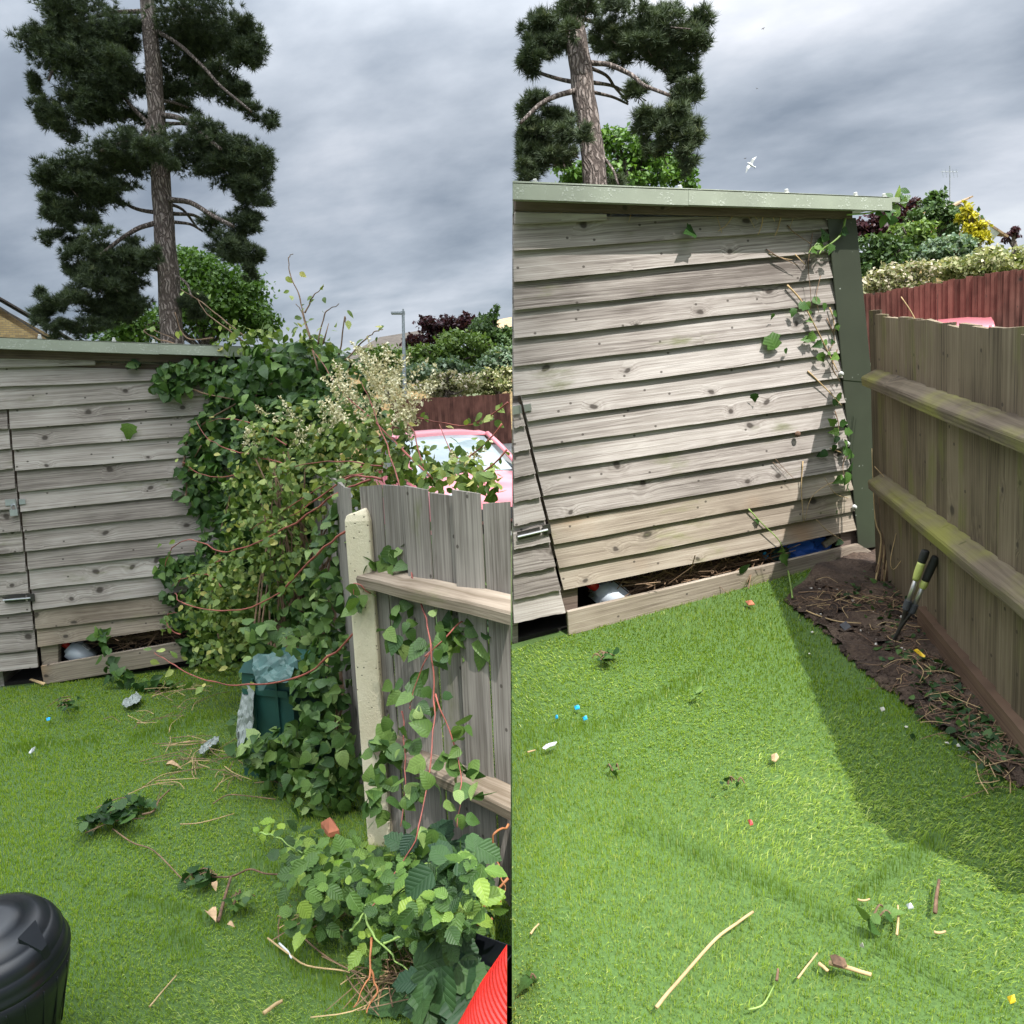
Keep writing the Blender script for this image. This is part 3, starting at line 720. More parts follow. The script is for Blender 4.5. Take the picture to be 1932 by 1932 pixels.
# door fittings
def fittings():
    for Y, s, q1, q2, sc in (('A', shedA, (33, 947), (41, 1129), .8), ('B', shedB, (985, 771), (1012, 1003), .75)):
        n, up, H = (NA, UA, HA) if Y == 'A' else (NB, UB, HB)
        R = np.stack([H, -n, up], 1); W0 = wallpt(Y, *q1, .03)
        parts = [box(W0 + H * x * sc, R, (w * sc, .006, h * sc)) for x, w, h in ((-.05, .075, .05), (.035, .045, .042))]
        parts.append(tube([W0 - H * .012 * sc + up * .026 * sc + n * .006, W0 - H * .012 * sc - up * .026 * sc + n * .006], .007 * sc, 8, 1))
        mesh_obj('hasp', *join(parts), M['zinc'], s)
        if Y == 'A':
            L0 = wallpt(Y, 27, 967, .045)
            v, f = join([box(L0, R, (.045, .018, .04)), tube([L0 + up * .02 - H * .014, L0 + up * .045 - H * .012, L0 + up * .052, L0 + up * .045 + H * .012, L0 + up * .02 + H * .014], .004, 6, 3)])
            mesh_obj('padlock', v, f, M['zinc'], s)
        B0 = wallpt(Y, *q2, .034)
        mesh_obj('bolt_plate', *join([box(B0 - H * .05 * sc, R, (.15 * sc, .006, .05 * sc)), box(B0 + H * .07 * sc, R, (.05 * sc, .012, .06 * sc))]), M['steel_dark'], s)
        mesh_obj('sliding_bolt', *tube([B0 - H * .13 * sc + n * .012, B0 + H * .07 * sc + n * .012], .008 * sc, 8, 1), M['zinc'], s)
fittings()
for o in list(shedB.children):
    if o.name.split('.')[0] in ('hasp', 'bolt_plate', 'sliding_bolt', 'roof_trim', 'board', 'door', 'side_wall', 'back_wall', 'roof', 'fascia_board', 'filler_board'):
        for c in list(o.children): clip_obj(c, 1, .002)
        clip_obj(o, 1, .002)

# ================================================================ FENCES
def fence(label, top_pts, base_pts, up, n_pale, mat, group=None, over=.2, thick=.016, front=None, skip=(), seed=1, jitter=.012, gapw=0., stag=.004):
    """vertical boards between two base points (world); top height interpolated"""
    b0, b1 = np.array(base_pts[0]), np.array(base_pts[1])
    f = thing('fence', label, 'fence', b0, group)
    X = N(b1 - b0); L = np.linalg.norm(b1 - b0); rs = np.random.RandomState(seed)
    nn = N(np.cross(X, up)); nn = nn if nn @ (CAM - b0) > 0 else -nn
    w = L / n_pale
    for i in range(n_pale):
        if i in skip: continue
        t = (i + .5) / n_pale; h = np.interp(t, np.linspace(0, 1, len(top_pts)), top_pts) + rs.uniform(-jitter, jitter)
        c = b0 + X * (i * w); tw = w * (1 + over) - gapw
        lean = rs.uniform(-.006, .006); side = stag if i % 2 else 0.
        # local: x = up the pale, y = away from camera, z = along the fence
        R = np.stack([N(up + X * lean), -nn, np.cross(N(up + X * lean), -nn)], 1)
        sgn = 1 if R[:, 2] @ X > 0 else -1
        seg = 5; V = []
        for k in range(seg + 1):
            x = h * k / seg; bw = rs.uniform(-.0012, .0012)
            dt = rs.uniform(-.006, .006) if k == seg else 0
            V += [(x + dt, -thick - side + bw, 0), (x - dt, -thick * .35 - side, sgn * tw), (x - dt, 0 - side, sgn * tw), (x + dt, -side, 0)]
        Fc = []
        for k in range(seg):
            for j in range(4): Fc.append((k * 4 + j, k * 4 + (j + 1) % 4, k * 4 + 4 + (j + 1) % 4, k * 4 + 4 + j))
        Fc += [(0, 3, 2, 1), (seg * 4, seg * 4 + 1, seg * 4 + 2, seg * 4 + 3)]
        o = frame_obj('pale', V, Fc, mat, R, c, f)
        o.data.update()
    return f, X, nn
def rail(f, b0, X, nn, up, s0, s1, z0, z1, mat, w=.07, h=.075, name='rail'):
    """arris rail with a sloping top, on the camera side of the pales"""
    p0, p1 = b0 + X * s0 + up * z0 + nn * .016, b0 + X * s1 + up * z1 + nn * .016
    x = N(p1 - p0); L = np.linalg.norm(p1 - p0); y = -nn; z = np.cross(x, y)
    if z @ up < 0: z = -z; p0, p1 = p1, p0; x = -x
    R = np.stack([x, y, z], 1)
    prof = [(0, h * .5), (-w * .95, h * .12), (-w, 0), (-w * .95, -h * .45), (0, -h * .55)]
    V = []; seg = 6
    for i in range(seg + 1):
        for (a, b) in prof: V.append((L * i / seg, a, b + .003 * math.sin(i * 1.9)))
    Fc = [(i * 5 + j, i * 5 + (j + 1) % 5, i * 5 + 5 + (j + 1) % 5, i * 5 + 5 + j) for i in range(seg) for j in range(5)] + [(4, 3, 2, 1, 0), tuple(seg * 5 + j for j in range(5))]
    return frame_obj(name, V, Fc, mat, R, p0, f)
# right fence of the cleared yard
fb0, fb1 = gB(1661, 1074), gB(1918, 1390)
XB = N(fb1 - fb0); fbE = fb0 + XB * 2.42
fenceB, X_, nFB = fence('mossy brown timber fence beside the bare soil bed, two rails', [1.31, 1.305, 1.31, 1.32], [fb0 - XB * .01, fbE], UB, 22, M['pale_brown'], 'garden fences of upright boards', over=.25, seed=4, jitter=.012, thick=.02, stag=.002)
def fb_h(x, y):
    nF = N(np.cross(UB, XB)); w = hit(x, y, fb0 + nFB * .05, nFB); return float((w - fb0) @ XB), float((w - fb0) @ UB)
s0_, h0_ = fb_h(1640, 712); s1_, h1_ = fb_h(1918, 818)
sl = (h1_ - h0_) / (s1_ - s0_)
rail(fenceB, fb0, XB, nFB, UB, s0_, 2.42, h0_, h0_ + sl * (2.42 - s0_), M['rail_moss'])
s0_, h0_ = fb_h(1652, 908); s1_, h1_ = fb_h(1918, 1118)
sl = (h1_ - h0_) / (s1_ - s0_)
rail(fenceB, fb0, XB, nFB, UB, s0_, 2.42, h0_, h0_ + sl * (2.42 - s0_), M['rail_moss'])
def gravel_b():
    v0, v1 = fb0 + nFB * .03 + XB * .72, fb0 + nFB * .03 + XB * 2.42
    R = np.stack([XB, -nFB, np.cross(XB, -nFB)], 1)
    if R[:, 2] @ UB < 0: R = np.stack([-XB, -nFB, np.cross(-XB, -nFB)], 1)
    c = (v0 + v1) / 2 + UB * .045
    v, f = box((0, 0, 0), np.eye(3), (1.7, .035, .13))
    frame_obj('gravel_board', v, f, M['gravel_board'], R, c, fenceB)
gravel_b()
# fence of the overgrown yard: panel from the concrete post to the boundary
fa0, fa1 = gA(700, 1555), gA(957, 1700)
XA = N(fa1 - fa0); tE = float(-((fa0 - CAM) @ SEAM) / (XA @ SEAM)) - .035
fenceA, X_, nFA = fence('grey weathered board fence hung with climbers behind the concrete post', [1.42, 1.39, 1.36], [fa0, fa0 + XA * (tE + .13)], UA, 7, M['pale_grey'], 'garden fences of upright boards', over=-.07, seed=9, jitter=.016, stag=.014, skip=(0,))
def fa_h(x, y):
    w = hit(x, y, fa0 + nFA * .05, nFA); return float((w - fa0) @ XA), float((w - fa0) @ UA)
for (a, b, c, d) in ((722, 1096, 957, 1150), (748, 1416, 957, 1513)):
    s0_, h0_ = fa_h(a, b); s1_, h1_ = fa_h(c, d); sl = (h1_ - h0_) / (s1_ - s0_)
    rail(fenceA, fa0, XA, nFA, UA, .12, tE + .30, h0_ - sl * (s0_ - .12), h1_ + sl * (tE + .30 - s1_), M['rail'], h=.075)
for o in list(fenceA.children): clip_obj(o, -1)
cA = wallpt('A', 618, 1245)
fence('dull grey board fence almost hidden in climbers, running to the shed corner', [1.40, 1.38], [cA, fa0 - XA * .02 - nFA * .03], UA, 15, M['pale_grey'], 'garden fences of upright boards', over=-.03, seed=12)
def post():
    b = gA(722, 1585); R = np.stack([N(HA * .95 + XA * .35), np.zeros(3), UA], 1)
    lean = UA
    x = N(XA * .55 + HA * .84); x = N(x - (x @ lean) * lean); y = np.cross(lean, x); R = np.stack([x, y, lean], 1)
    w, d, h = .095, .085, 1.30
    V = []
    for z, k in ((-.2, 1), (h - .035, 1), (h - .012, .86), (h, .62)):
        for sx, sy in ((-1, -1), (1, -1), (1, 1), (-1, 1)):
            V.append((sx * w / 2 * k, sy * d / 2 * (1 if k == 1 else k), z + (.012 * sx if k == .62 else 0)))
    Fc = [(i * 4 + j, i * 4 + (j + 1) % 4, i * 4 + 4 + (j + 1) % 4, i * 4 + 4 + j) for i in range(3) for j in range(4)] + [(3, 2, 1, 0), (12, 13, 14, 15)]
    o = frame_obj('concrete_post', V, Fc, M['concrete'], R, b)
    bv = o.modifiers.new('edge', 'BEVEL'); bv.width = .008; bv.segments = 2
    tag(o, 'cream pitted concrete fence post standing in the climbers', 'post')
post()

# ================================================================ TREES AND BACKGROUND
def rand_rot(n, rng, up=None, spread=1.0):
    """n rotation matrices, third column (leaf normal) scattered about up"""
    nrm = rng.normal(size=(n, 3)) * spread
    if up is not None: nrm = nrm + np.asarray(up)
    nrm /= np.linalg.norm(nrm, axis=1)[:, None]
    t = rng.normal(size=(n, 3)); t -= (t * nrm).sum(1)[:, None] * nrm; t /= np.linalg.norm(t, axis=1)[:, None]
    return np.stack([t, np.cross(nrm, t), nrm], 2)
def stamp(tpls, P, R, S, rng, tint=None):
    """copies of small templates (verts, tris) at P with rotation R and size S -> verts, tris, per-face tint"""
    pick = rng.integers(0, len(tpls), len(P)); Vs, Fs, Ts, n = [], [], [], 0; lu = []
    tint = rng.random(len(P)) if tint is None else tint
    for i, (tv, tf) in enumerate(tpls):
        k = np.where(pick == i)[0]
        if not len(k): continue
        tv = np.asarray(tv, float); tf = np.asarray(tf)
        v = np.einsum('nij,kj->nki', R[k] * S[k][:, None, None], tv) + P[k][:, None]
        f = tf[None] + (np.arange(len(k)) * len(tv))[:, None, None] + n
        Vs.append(v.reshape(-1, 3)); Fs.append(f.reshape(-1, tf.shape[1])); Ts.append(np.repeat(tint[k], len(tf))); lu.append(np.tile(tv[:, :2], (len(k), 1))); n += len(k) * len(tv)
    stamp.luv = np.concatenate(lu)
    return np.concatenate(Vs), np.concatenate(Fs), np.concatenate(Ts)
def clip_seam(P, sign, m=.15):
    return (sign * ((P - CAM) @ SEAM)) > m
LEAF2 = [(np.array([(0, 0, 0), (.5, .3, .1), (1, 0, -.05), (.5, -.3, .1)]), np.array([(0, 2, 1), (0, 3, 2)])),
         (np.array([(0, 0, 0), (.45, .36, .14), (1, 0, .05), (.45, -.36, .14)]), np.array([(0, 2, 1), (0, 3, 2)]))]
def tuft_tpl(n, rng, flat=.35):
    V, Fc = [], []
    for i in range(n):
        d = N(np.array([rng.normal() * .75, rng.normal() * .75, abs(rng.normal()) * .9 + .15])); s = N(np.cross(d, rng.normal(size=3))) * .045
        k = len(V); l = rng.uniform(.75, 1.1)
        V += [d * .05 - s, d * .05 + s, d * l]; Fc.append((k, k + 1, k + 2))
    return np.array(V), np.array(Fc)
_r = np.random.default_rng(3)
TUFTS = [tuft_tpl(20, _r) for _ in range(5)]
def ell_points(masses, z0, per, rng, up, depth=.55, sign=-1, shell=.55, m_=.15):
    """points through picture-placed ellipsoid masses (cx, cy, rx, ry[, dz]) standing z0 metres off"""
    P, O = [], []
    for m in masses:
        cx, cy, rx, ry = m[:4]; dz = m[4] if len(m) > 4 else 0.
        zc = z0 + dz; c = D(cx, cy, zc); sx, sy = rx * zc / FOC, ry * zc / FOC
        n = max(4, int(4.2 * per * (sx * sy) if per < 700 else 1.25 * per * sx * sy))
        # sprays of foliage: points gathered round boughs spread through the mass
        k = max(7, int(n / 42)); dc = rng.normal(size=(k, 3)); dc /= np.linalg.norm(dc, axis=1)[:, None]
        dc *= (shell + (1.0 - shell) * rng.random(k) ** .6)[:, None]
        w = rng.random(k) + .35; own = rng.choice(k, n, p=w / w.sum())
        e = rng.normal(size=(n, 3)); e *= (rng.random(n) ** .5 / np.linalg.norm(e, axis=1))[:, None]
        q = dc[own] + e * np.array([.46, .46, .30]) * (.6 + .6 * w[own])[:, None]
        d = q / (np.linalg.norm(q, axis=1)[:, None] + 1e-6)
        d = d * .5 + e / (np.linalg.norm(e, axis=1)[:, None] + 1e-6) * .5
        dn = MW @ np.array([0, 1.0, 0])
        p = c + np.outer(q[:, 0] * sx, RIGHT) - np.outer(q[:, 2] * sy, dn) + np.outer(q[:, 1] * (sx + sy) * .5 * depth * 1.6, FWD)
        P.append(p); O.append(d[:, :1] * RIGHT - d[:, 2:] * dn + d[:, 1:2] * FWD)
    P, O = np.concatenate(P), np.concatenate(O); k = clip_seam(P, sign, m_)
    return P[k], O[k]
def orient(Nm, rng, jit=.6):
    """rotations whose third column is near Nm"""
    n = Nm + rng.normal(size=Nm.shape) * jit; n /= np.linalg.norm(n, axis=1)[:, None]
    t = rng.normal(size=n.shape); t -= (t * n).sum(1)[:, None] * n; t /= np.linalg.norm(t, axis=1)[:, None]
    return np.stack([t, np.cross(n, t), n], 2)
def pine(label, trunk, z0, branches, masses, up, sign, seed, base, per):
    rng = np.random.default_rng(seed)
    root = D(*base, z0)
    t = thing('pine_tree', label, 'tree', root)
    P = [root] + [D(x, y, z0) for x, y, w in trunk]; r = [trunk[0][2] * z0 / FOC * .58] + [w * z0 / FOC * .5 for x, y, w in trunk]
    mesh_obj('trunk', *tube(P, r, 18, 5, .045), M['bark'], t, smooth=True)
    for b in branches:
        dz = b[0]; pts = b[2:]
        B = [D(x, y, z0 + dz * i / max(1, len(pts) - 1)) for i, (x, y) in enumerate(pts)]
        rr = np.linspace(b[1] * .5, b[1] * .28, len(B)) * z0 / FOC
        mesh_obj('branch', *tube(B, rr, 8, 4, .06), M['bark'], t, smooth=True)
    Pn, O = ell_points(masses, z0, per, rng, up, .8, sign, .35)
    R = orient(O * .8 + up * .75, rng, .35); S = rng.uniform(.12, .22, len(Pn))
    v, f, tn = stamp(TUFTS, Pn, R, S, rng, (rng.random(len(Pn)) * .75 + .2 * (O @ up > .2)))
    o = mesh_obj('foliage', v, f, M['needle'], t, tint=tn); o['kind'] = 'stuff'
    # twigs inside the crown
    k = rng.choice(len(Pn), 160, replace=False); parts = []
    for i in k:
        a = Pn[i]; parts.append(tube([a, a - O[i] * .16 - up * .03 + rng.normal(size=3) * .04, a - O[i] * .34 - up * .08 + rng.normal(size=3) * .06], [.005, .009, .014], 4, 2))
    o = mesh_obj('twigs', *join(parts), M['bark'], t); o['kind'] = 'stuff'
    return t
zs = .3385
zA = lambda *p: [(x * zs, y * zs) for x, y in p]
sA = lambda *ms: [(m[0] * zs, m[1] * zs, m[2] * zs, m[3] * zs) + tuple(m[4:]) for m in ms]
pine('tall dark pine standing behind the overgrown shed, whole crown in view',
     [(325, 650, 42), (316.5, 508, 38), (308, 406, 36), (301, 305, 33), (294, 203, 30), (288, 102, 29), (279, 20, 26), (270, -120, 20), (266, -200, 10)], 20.,
     [(-1.5, 11, *zA((920, 1110), (1060, 1130), (1200, 1210), (1300, 1260))), (1, 7, *zA((940, 1135), (1020, 1170), (1100, 1270))), (1.5, 8, *zA((950, 1190), (1080, 1200), (1150, 1245))),
      (.5, 7, *zA((950, 1235), (1060, 1250), (1130, 1290))), (1.2, 8, *zA((880, 1185), (760, 1165), (660, 1115), (560, 1090))), (-1, 10, *zA((890, 1235), (780, 1270), (690, 1320), (560, 1420))),
      (-1, 11, *zA((895, 640), (1000, 660), (1120, 740), (1230, 830))), (1, 8, *zA((900, 690), (1020, 690), (1100, 710))), (.8, 8, *zA((915, 790), (980, 755), (1080, 800))),
      (.5, 9, *zA((840, 700), (740, 600), (660, 510), (520, 420))), (-1, 9, *zA((850, 640), (790, 760), (700, 790), (560, 840))), (-1.2, 8, *zA((870, 170), (1000, 250), (1130, 370), (1230, 480), (1400, 620))),
      (0, 9, *zA((840, 60), (650, 70), (520, 95), (400, 120))), (0, 9, *zA((840, 60), (1000, 50), (1200, 75))), (-.6, 7, *zA((640, 320), (400, 340), (310, 370), (270, 450))), (-.6, 6, *zA((970, 1530), (1040, 1580), (1070, 1660))),
      (.6, 7, *zA((870, 560), (960, 570), (1050, 600)))],
     sA((520, 130, 230, 100), (350, 230, 130, 120), (450, 330, 220, 130), (480, 450, 190, 120), (330, 640, 115, 85), (460, 610, 170, 75), (350, 740, 60, 50), (220, 470, 38, 75), (700, 200, 120, 100), (670, 430, 140, 120),
        (1150, 130, 280, 100), (1330, 220, 130, 110), (1370, 330, 90, 90), (1050, 250, 150, 100, .8), (1050, 420, 150, 100, 1), (1230, 470, 120, 80), (1330, 480, 70, 60), (1440, 620, 90, 45), (1510, 700, 38, 38), (960, 540, 90, 70, .8), (1010, 625, 80, 45, .8), (720, 680, 95, 55, .6),
        (680, 830, 165, 85, -.6), (850, 860, 120, 55, -1.2), (1100, 830, 170, 110), (1250, 850, 190, 105), (1420, 950, 115, 120), (1300, 970, 150, 85), (1400, 1080, 110, 75), (400, 980, 175, 75), (300, 1010, 105, 48), (600, 960, 170, 85), (450, 1080, 180, 85), (330, 1180, 105, 75), (430, 1220, 115, 65), (260, 1310, 58, 48), (400, 1320, 65, 55), (620, 1080, 120, 55),
        (1380, 1190, 95, 75), (1350, 1260, 75, 58), (1250, 1330, 110, 75), (1350, 1420, 105, 85), (1390, 1520, 45, 58), (1180, 1260, 62, 45), (1440, 1450, 40, 48), (640, 1380, 120, 80, -.6), (500, 1430, 130, 55), (400, 1470, 75, 55), (720, 1480, 140, 85, -.4), (620, 1560, 170, 75), (560, 1650, 160, 75), (400, 1700, 140, 65), (290, 1760, 85, 65), (330, 1830, 75, 58), (700, 1650, 120, 100), (230, 1640, 38, 28), (850, 1430, 60, 38, -1), (600, 1780, 110, 58), (1090, 1700, 78, 65), (420, 1840, 90, 40)),
     UA, -1, 5, (330, 800), 500)
zb = lambda *p: [(x * .2604 + 955.9, y * .2604) for x, y in p]
sB = lambda *ms: [(m[0] * .2604 + 955.9, m[1] * .2604, m[2] * .2604, m[3] * .2604) + tuple(m[4:]) for m in ms]
pine('pine with a thick ridged trunk cropped by the picture top, behind the sunny shed',
     [(1128, 400, 48), (1125, 352, 46), (1113, 254, 44), (1102, 182, 43), (1091, 98, 41), (1082, 34, 37), (1070, -60, 32), (1060, -200, 20), (1055, -260, 10)], 15.,
     [(-1.2, 10, *zb((600, 455), (740, 470), (900, 540), (1000, 620), (1180, 690))), (.8, 7, *zb((600, 490), (720, 545), (790, 640), (880, 740))), (1.2, 8, *zb((600, 595), (760, 620), (880, 680))), (.5, 7, *zb((610, 665), (760, 700), (880, 755))),
      (1, 8, *zb((490, 595), (330, 560), (170, 500), (120, 470))), (-1, 11, *zb((540, 645), (380, 690), (250, 750), (100, 890))), (-.6, 6, *zb((690, 1120), (770, 1230), (810, 1340))), (1, 8, *zb((560, 140), (800, 210), (950, 310))), (-.8, 4, *zb((1040, 130), (1150, 190), (1330, 210)))],
     sB((250, 140, 180, 90), (300, 260, 130, 110), (130, 380, 90, 100), (180, 470, 90, 60), (480, 70, 160, 70, -.8), (850, 150, 240, 120), (820, 300, 120, 60), (1150, 230, 210, 160), (1320, 330, 140, 90), (1010, 390, 180, 80), (1400, 190, 85, 110), (1150, 420, 140, 70), (1270, 460, 60, 70), (880, 400, 40, 60), (660, 330, 60, 70, .8), (790, 430, 35, 40), (420, 330, 80, 90, .6), (470, 240, 70, 50, -1),
        (1280, 580, 110, 95), (1270, 690, 110, 75), (1330, 640, 70, 60), (950, 690, 85, 65), (1080, 830, 150, 90), (980, 900, 70, 70), (1200, 950, 170, 110), (1340, 880, 60, 60), (1290, 1130, 75, 140), (1350, 1010, 60, 60), (1180, 1060, 110, 60), (1020, 1060, 35, 80),
        (200, 820, 140, 100), (130, 940, 80, 90), (300, 1000, 210, 130), (320, 880, 150, 70), (450, 960, 90, 60, -.8), (560, 970, 65, 55, -1), (200, 1180, 140, 110), (330, 1140, 110, 90), (460, 1130, 70, 70), (150, 1260, 110, 70), (830, 1340, 70, 40)),
     UB, 1, 6, (1135, 520), 620)
def leafy_thing(name, label, cat, base, masses, z0, size, per, mat, up, sign, seed, trunk=True, group=None, jit=.8, trunk_w=.16):
    rng = np.random.default_rng(seed)
    b = D(*base, z0)
    t = thing(name, label, cat, b, group)
    P, O = ell_points(masses, z0, 32 * per / size ** 2, rng, up, .7, sign, .28, -1.2 if sign < 0 else .05)
    v, f, tn = stamp(LEAF2, P, orient(O * .6 + up * .5, rng, jit), rng.uniform(.7, 1.35, len(P)) * size, rng)
    o = mesh_obj('crown', v, f, M[mat], t, tint=tn); o['kind'] = 'stuff'
    if trunk:
        c = P.mean(0)
        mesh_obj('trunk', *tube([b, b + (c - b) * .5 + RIGHT * .1, c], [trunk_w, trunk_w * .8, trunk_w * .3], 8, 3), M['bark'], t)
        k = rng.choice(len(P), min(14, len(P)), replace=False)
        for i in k: mesh_obj('branch', *tube([b + (c - b) * .6, (c + P[i]) / 2 - up * .2, P[i]], [trunk_w * .4, trunk_w * .25, .02], 5, 3), M['bark'], t)
    return t
GRP = 'trees and shrubs beyond the yards'
zq = lambda *ms: [(m[0] * .2682 + 452.8, m[1] * .2682 + 452.8, m[2] * .2682, m[3] * .2682) + tuple(m[4:]) for m in ms]
zr = lambda *ms: [(m[0] * .2604 + 1428.9, m[1] * .2604 + 251.6, m[2] * .2604, m[3] * .2604) + tuple(m[4:]) for m in ms]
leafy_thing('broadleaf_tree', 'round green broadleaf tree behind the tall whole pine', 'tree', (400, 800), sA((1080, 1480, 110, 110), (1230, 1600, 200, 170), (1380, 1700, 140, 150), (1200, 1750, 250, 130), (1440, 1810, 90, 100), (760, 1800, 200, 110), (650, 1850, 150, 70), (1060, 1650, 110, 140)), 27., .17, 1.5, 'tree', UA, -1, 21, group=GRP)
leafy_thing('broadleaf_tree', 'bright green broadleaf tree behind the cropped ridged pine', 'tree', (1230, 560), sB((760, 1000, 90, 90), (860, 1090, 170, 130), (1020, 1130, 150, 110), (1180, 1200, 140, 120), (1290, 1310, 90, 90), (900, 1290, 260, 110), (430, 1280, 130, 90), (560, 1240, 60, 90)), 21., .15, 1.5, 'tree', UB, 1, 22, group=GRP)
for row in (
    ('purple_tree', 'dark purple leaved tree beside the thin street lamp', 'tree', zq((1400, 660, 200, 75), (1330, 600, 90, 50), (1520, 600, 120, 60), (1600, 545, 45, 38), (1240, 730, 90, 40)), 33., .20, 'purple', (828, 720)),
    ('broadleaf_tree', 'dark tall shoot topped tree at the fence corner beyond the pink car', 'tree', zq((1700, 640, 130, 110), (1790, 530, 30, 75), (1740, 560, 50, 60), (1850, 690, 70, 90), (1900, 640, 50, 70), (1900, 760, 60, 90)), 31., .19, 'tree_dark', (915, 720)),
    ('shrub', 'olive green shrub left of the street lamp under the tiled roof', 'shrub', zq((1000, 800, 130, 60), (1080, 860, 120, 80), (950, 890, 110, 70)), 30., .17, 'midleaf', (730, 760)),
    ('shrub', 'mid green shrub in front of the dark purple tree', 'shrub', zq((1280, 830, 150, 90), (1560, 740, 170, 90), (1400, 800, 150, 80), (1650, 830, 130, 90)), 28., .17, 'midleaf', (850, 760)),
    ('shrub', 'bluish green shrub above the brown boundary fence near the pink car', 'shrub', zq((1300, 940, 220, 80), (1150, 980, 110, 70), (1480, 900, 110, 70), (1810, 850, 110, 90), (1650, 930, 120, 60), (1890, 880, 60, 70)), 27., .16, 'greyleaf', (870, 760)),
    ('flowering_shrub', 'pink cream flowered shrub hanging over the brown fence beside the lamp', 'shrub', zq((1360, 1040, 120, 75), (1560, 1020, 130, 80), (1450, 960, 80, 50)), 25., .13, 'creampink', (830, 770)),
    ('flowering_shrub', 'yellow cream flowered shrub at the end of the brown fence', 'shrub', zq((1800, 1000, 110, 85), (1880, 960, 60, 80), (1740, 1040, 80, 50)), 25., .13, 'cream', (935, 770))):
    leafy_thing(row[0], row[1], row[2], row[7], row[3], row[4], row[5], 1.9, row[6], UA, -1, len(row[1]) + 40, group=GRP)
for row in (
    ('purple_tree', 'dark purple leaved tree just right of the shed corner trim', 'tree', zr((840, 680, 190, 95), (1000, 610, 150, 80), (1130, 530, 60, 55), (960, 560, 60, 40), (760, 720, 90, 60)), 24., .16, 'purple', (1680, 520)),
    ('purple_tree', 'small purple tree at the right edge above the cream hedge', 'tree', zr((1850, 745, 45, 55)), 34., .16, 'purple', (1911, 500)),
    ('broadleaf_tree', 'dark green tree with an upright shoot in front of the white gable', 'tree', zr((1260, 610, 140, 110), (1320, 470, 38, 65), (1270, 480, 50, 50), (1400, 650, 130, 110)), 23., .15, 'tree_dark', (1760, 520)),
    ('shrub', 'fresh green shrub between the purple tree and the grey green shrub', 'shrub', zr((1110, 740, 150, 90), (1120, 830, 150, 90)), 21., .14, 'midleaf', (1710, 560)),
    ('shrub', 'mid green shrub beside the shed corner trim under the purple tree', 'shrub', zr((820, 850, 140, 90), (780, 1000, 90, 110), (900, 930, 150, 90), (1010, 890, 120, 90)), 19.5, .13, 'tree_dark', (1650, 580)),
    ('shrub', 'silvery grey green shrub above the cream flowered hedge', 'shrub', zr((1400, 830, 160, 90), (1310, 890, 130, 80), (1480, 890, 120, 70), (1230, 880, 80, 60)), 19., .12, 'greyleaf', (1793, 560)),
    ('conifer', 'golden yellow conifer in front of the white gabled house', 'tree', zr((1500, 570, 28, 60), (1520, 650, 60, 80), (1580, 720, 75, 70), (1620, 770, 60, 50), (1560, 690, 50, 50)), 22., .12, 'gold', (1840, 540)),
    ('flowering_shrub', 'pink cream flowered shrub leaning on the red brown fence by the corner trim', 'shrub', zr((1000, 1050, 190, 95), (830, 1120, 110, 60), (1170, 1010, 130, 80), (1080, 1090, 160, 50)), 16.5, .10, 'creampink', (1680, 600)),
    ('flowering_shrub', 'yellow cream flowered shrub above the red brown fence at the right edge', 'shrub', zr((1560, 960, 260, 90), (1760, 880, 150, 80), (1420, 1020, 130, 60), (1850, 950, 90, 80), (1650, 1000, 220, 50)), 16.5, .10, 'cream', (1850, 600))):
    leafy_thing(row[0], row[1], row[2], row[7], row[3], row[4], row[5], 1.9, row[6], UB, 1, len(row[1]) + 70, group=GRP)

# ---- far fences, houses, lamp, street
def far_fence(label, a, b, h, mat, up, n, seed):
    f, X, nn = fence(label, [h[0], h[1]], [a, b], up, n, M[mat], 'garden fences of upright boards', over=.12, seed=seed, jitter=.02, thick=.02)
    return f
zf = 23.
fA0, fA1 = D(742, 850, zf), D(965.5, 836, zf - 2)
far_fence('red brown boundary fence behind the pink car, below the flowering shrubs', fA0, fA1, [1.52, 1.37], 'red_pale', UA, 38, 31)
a_, b_ = D(1600, 690, 13.), D(1990, 640, 11.)
far_fence('tall red brown boundary fence beyond the mossy fence', a_, b_, [1.15, 1.08], 'red_pale', UB, 36, 32)
sheet('road', [D(560, 990, 11), D(965.5, 1010, 9), D(965.5, 835.5, 21.2), D(740, 849, 23.2)], M['asphalt'])
sheet('road', [D(1560, 900, 7.5), D(2100, 900, 6.5), D(2100, 630, 10.9), D(1560, 700, 13.2)], M['asphalt'])
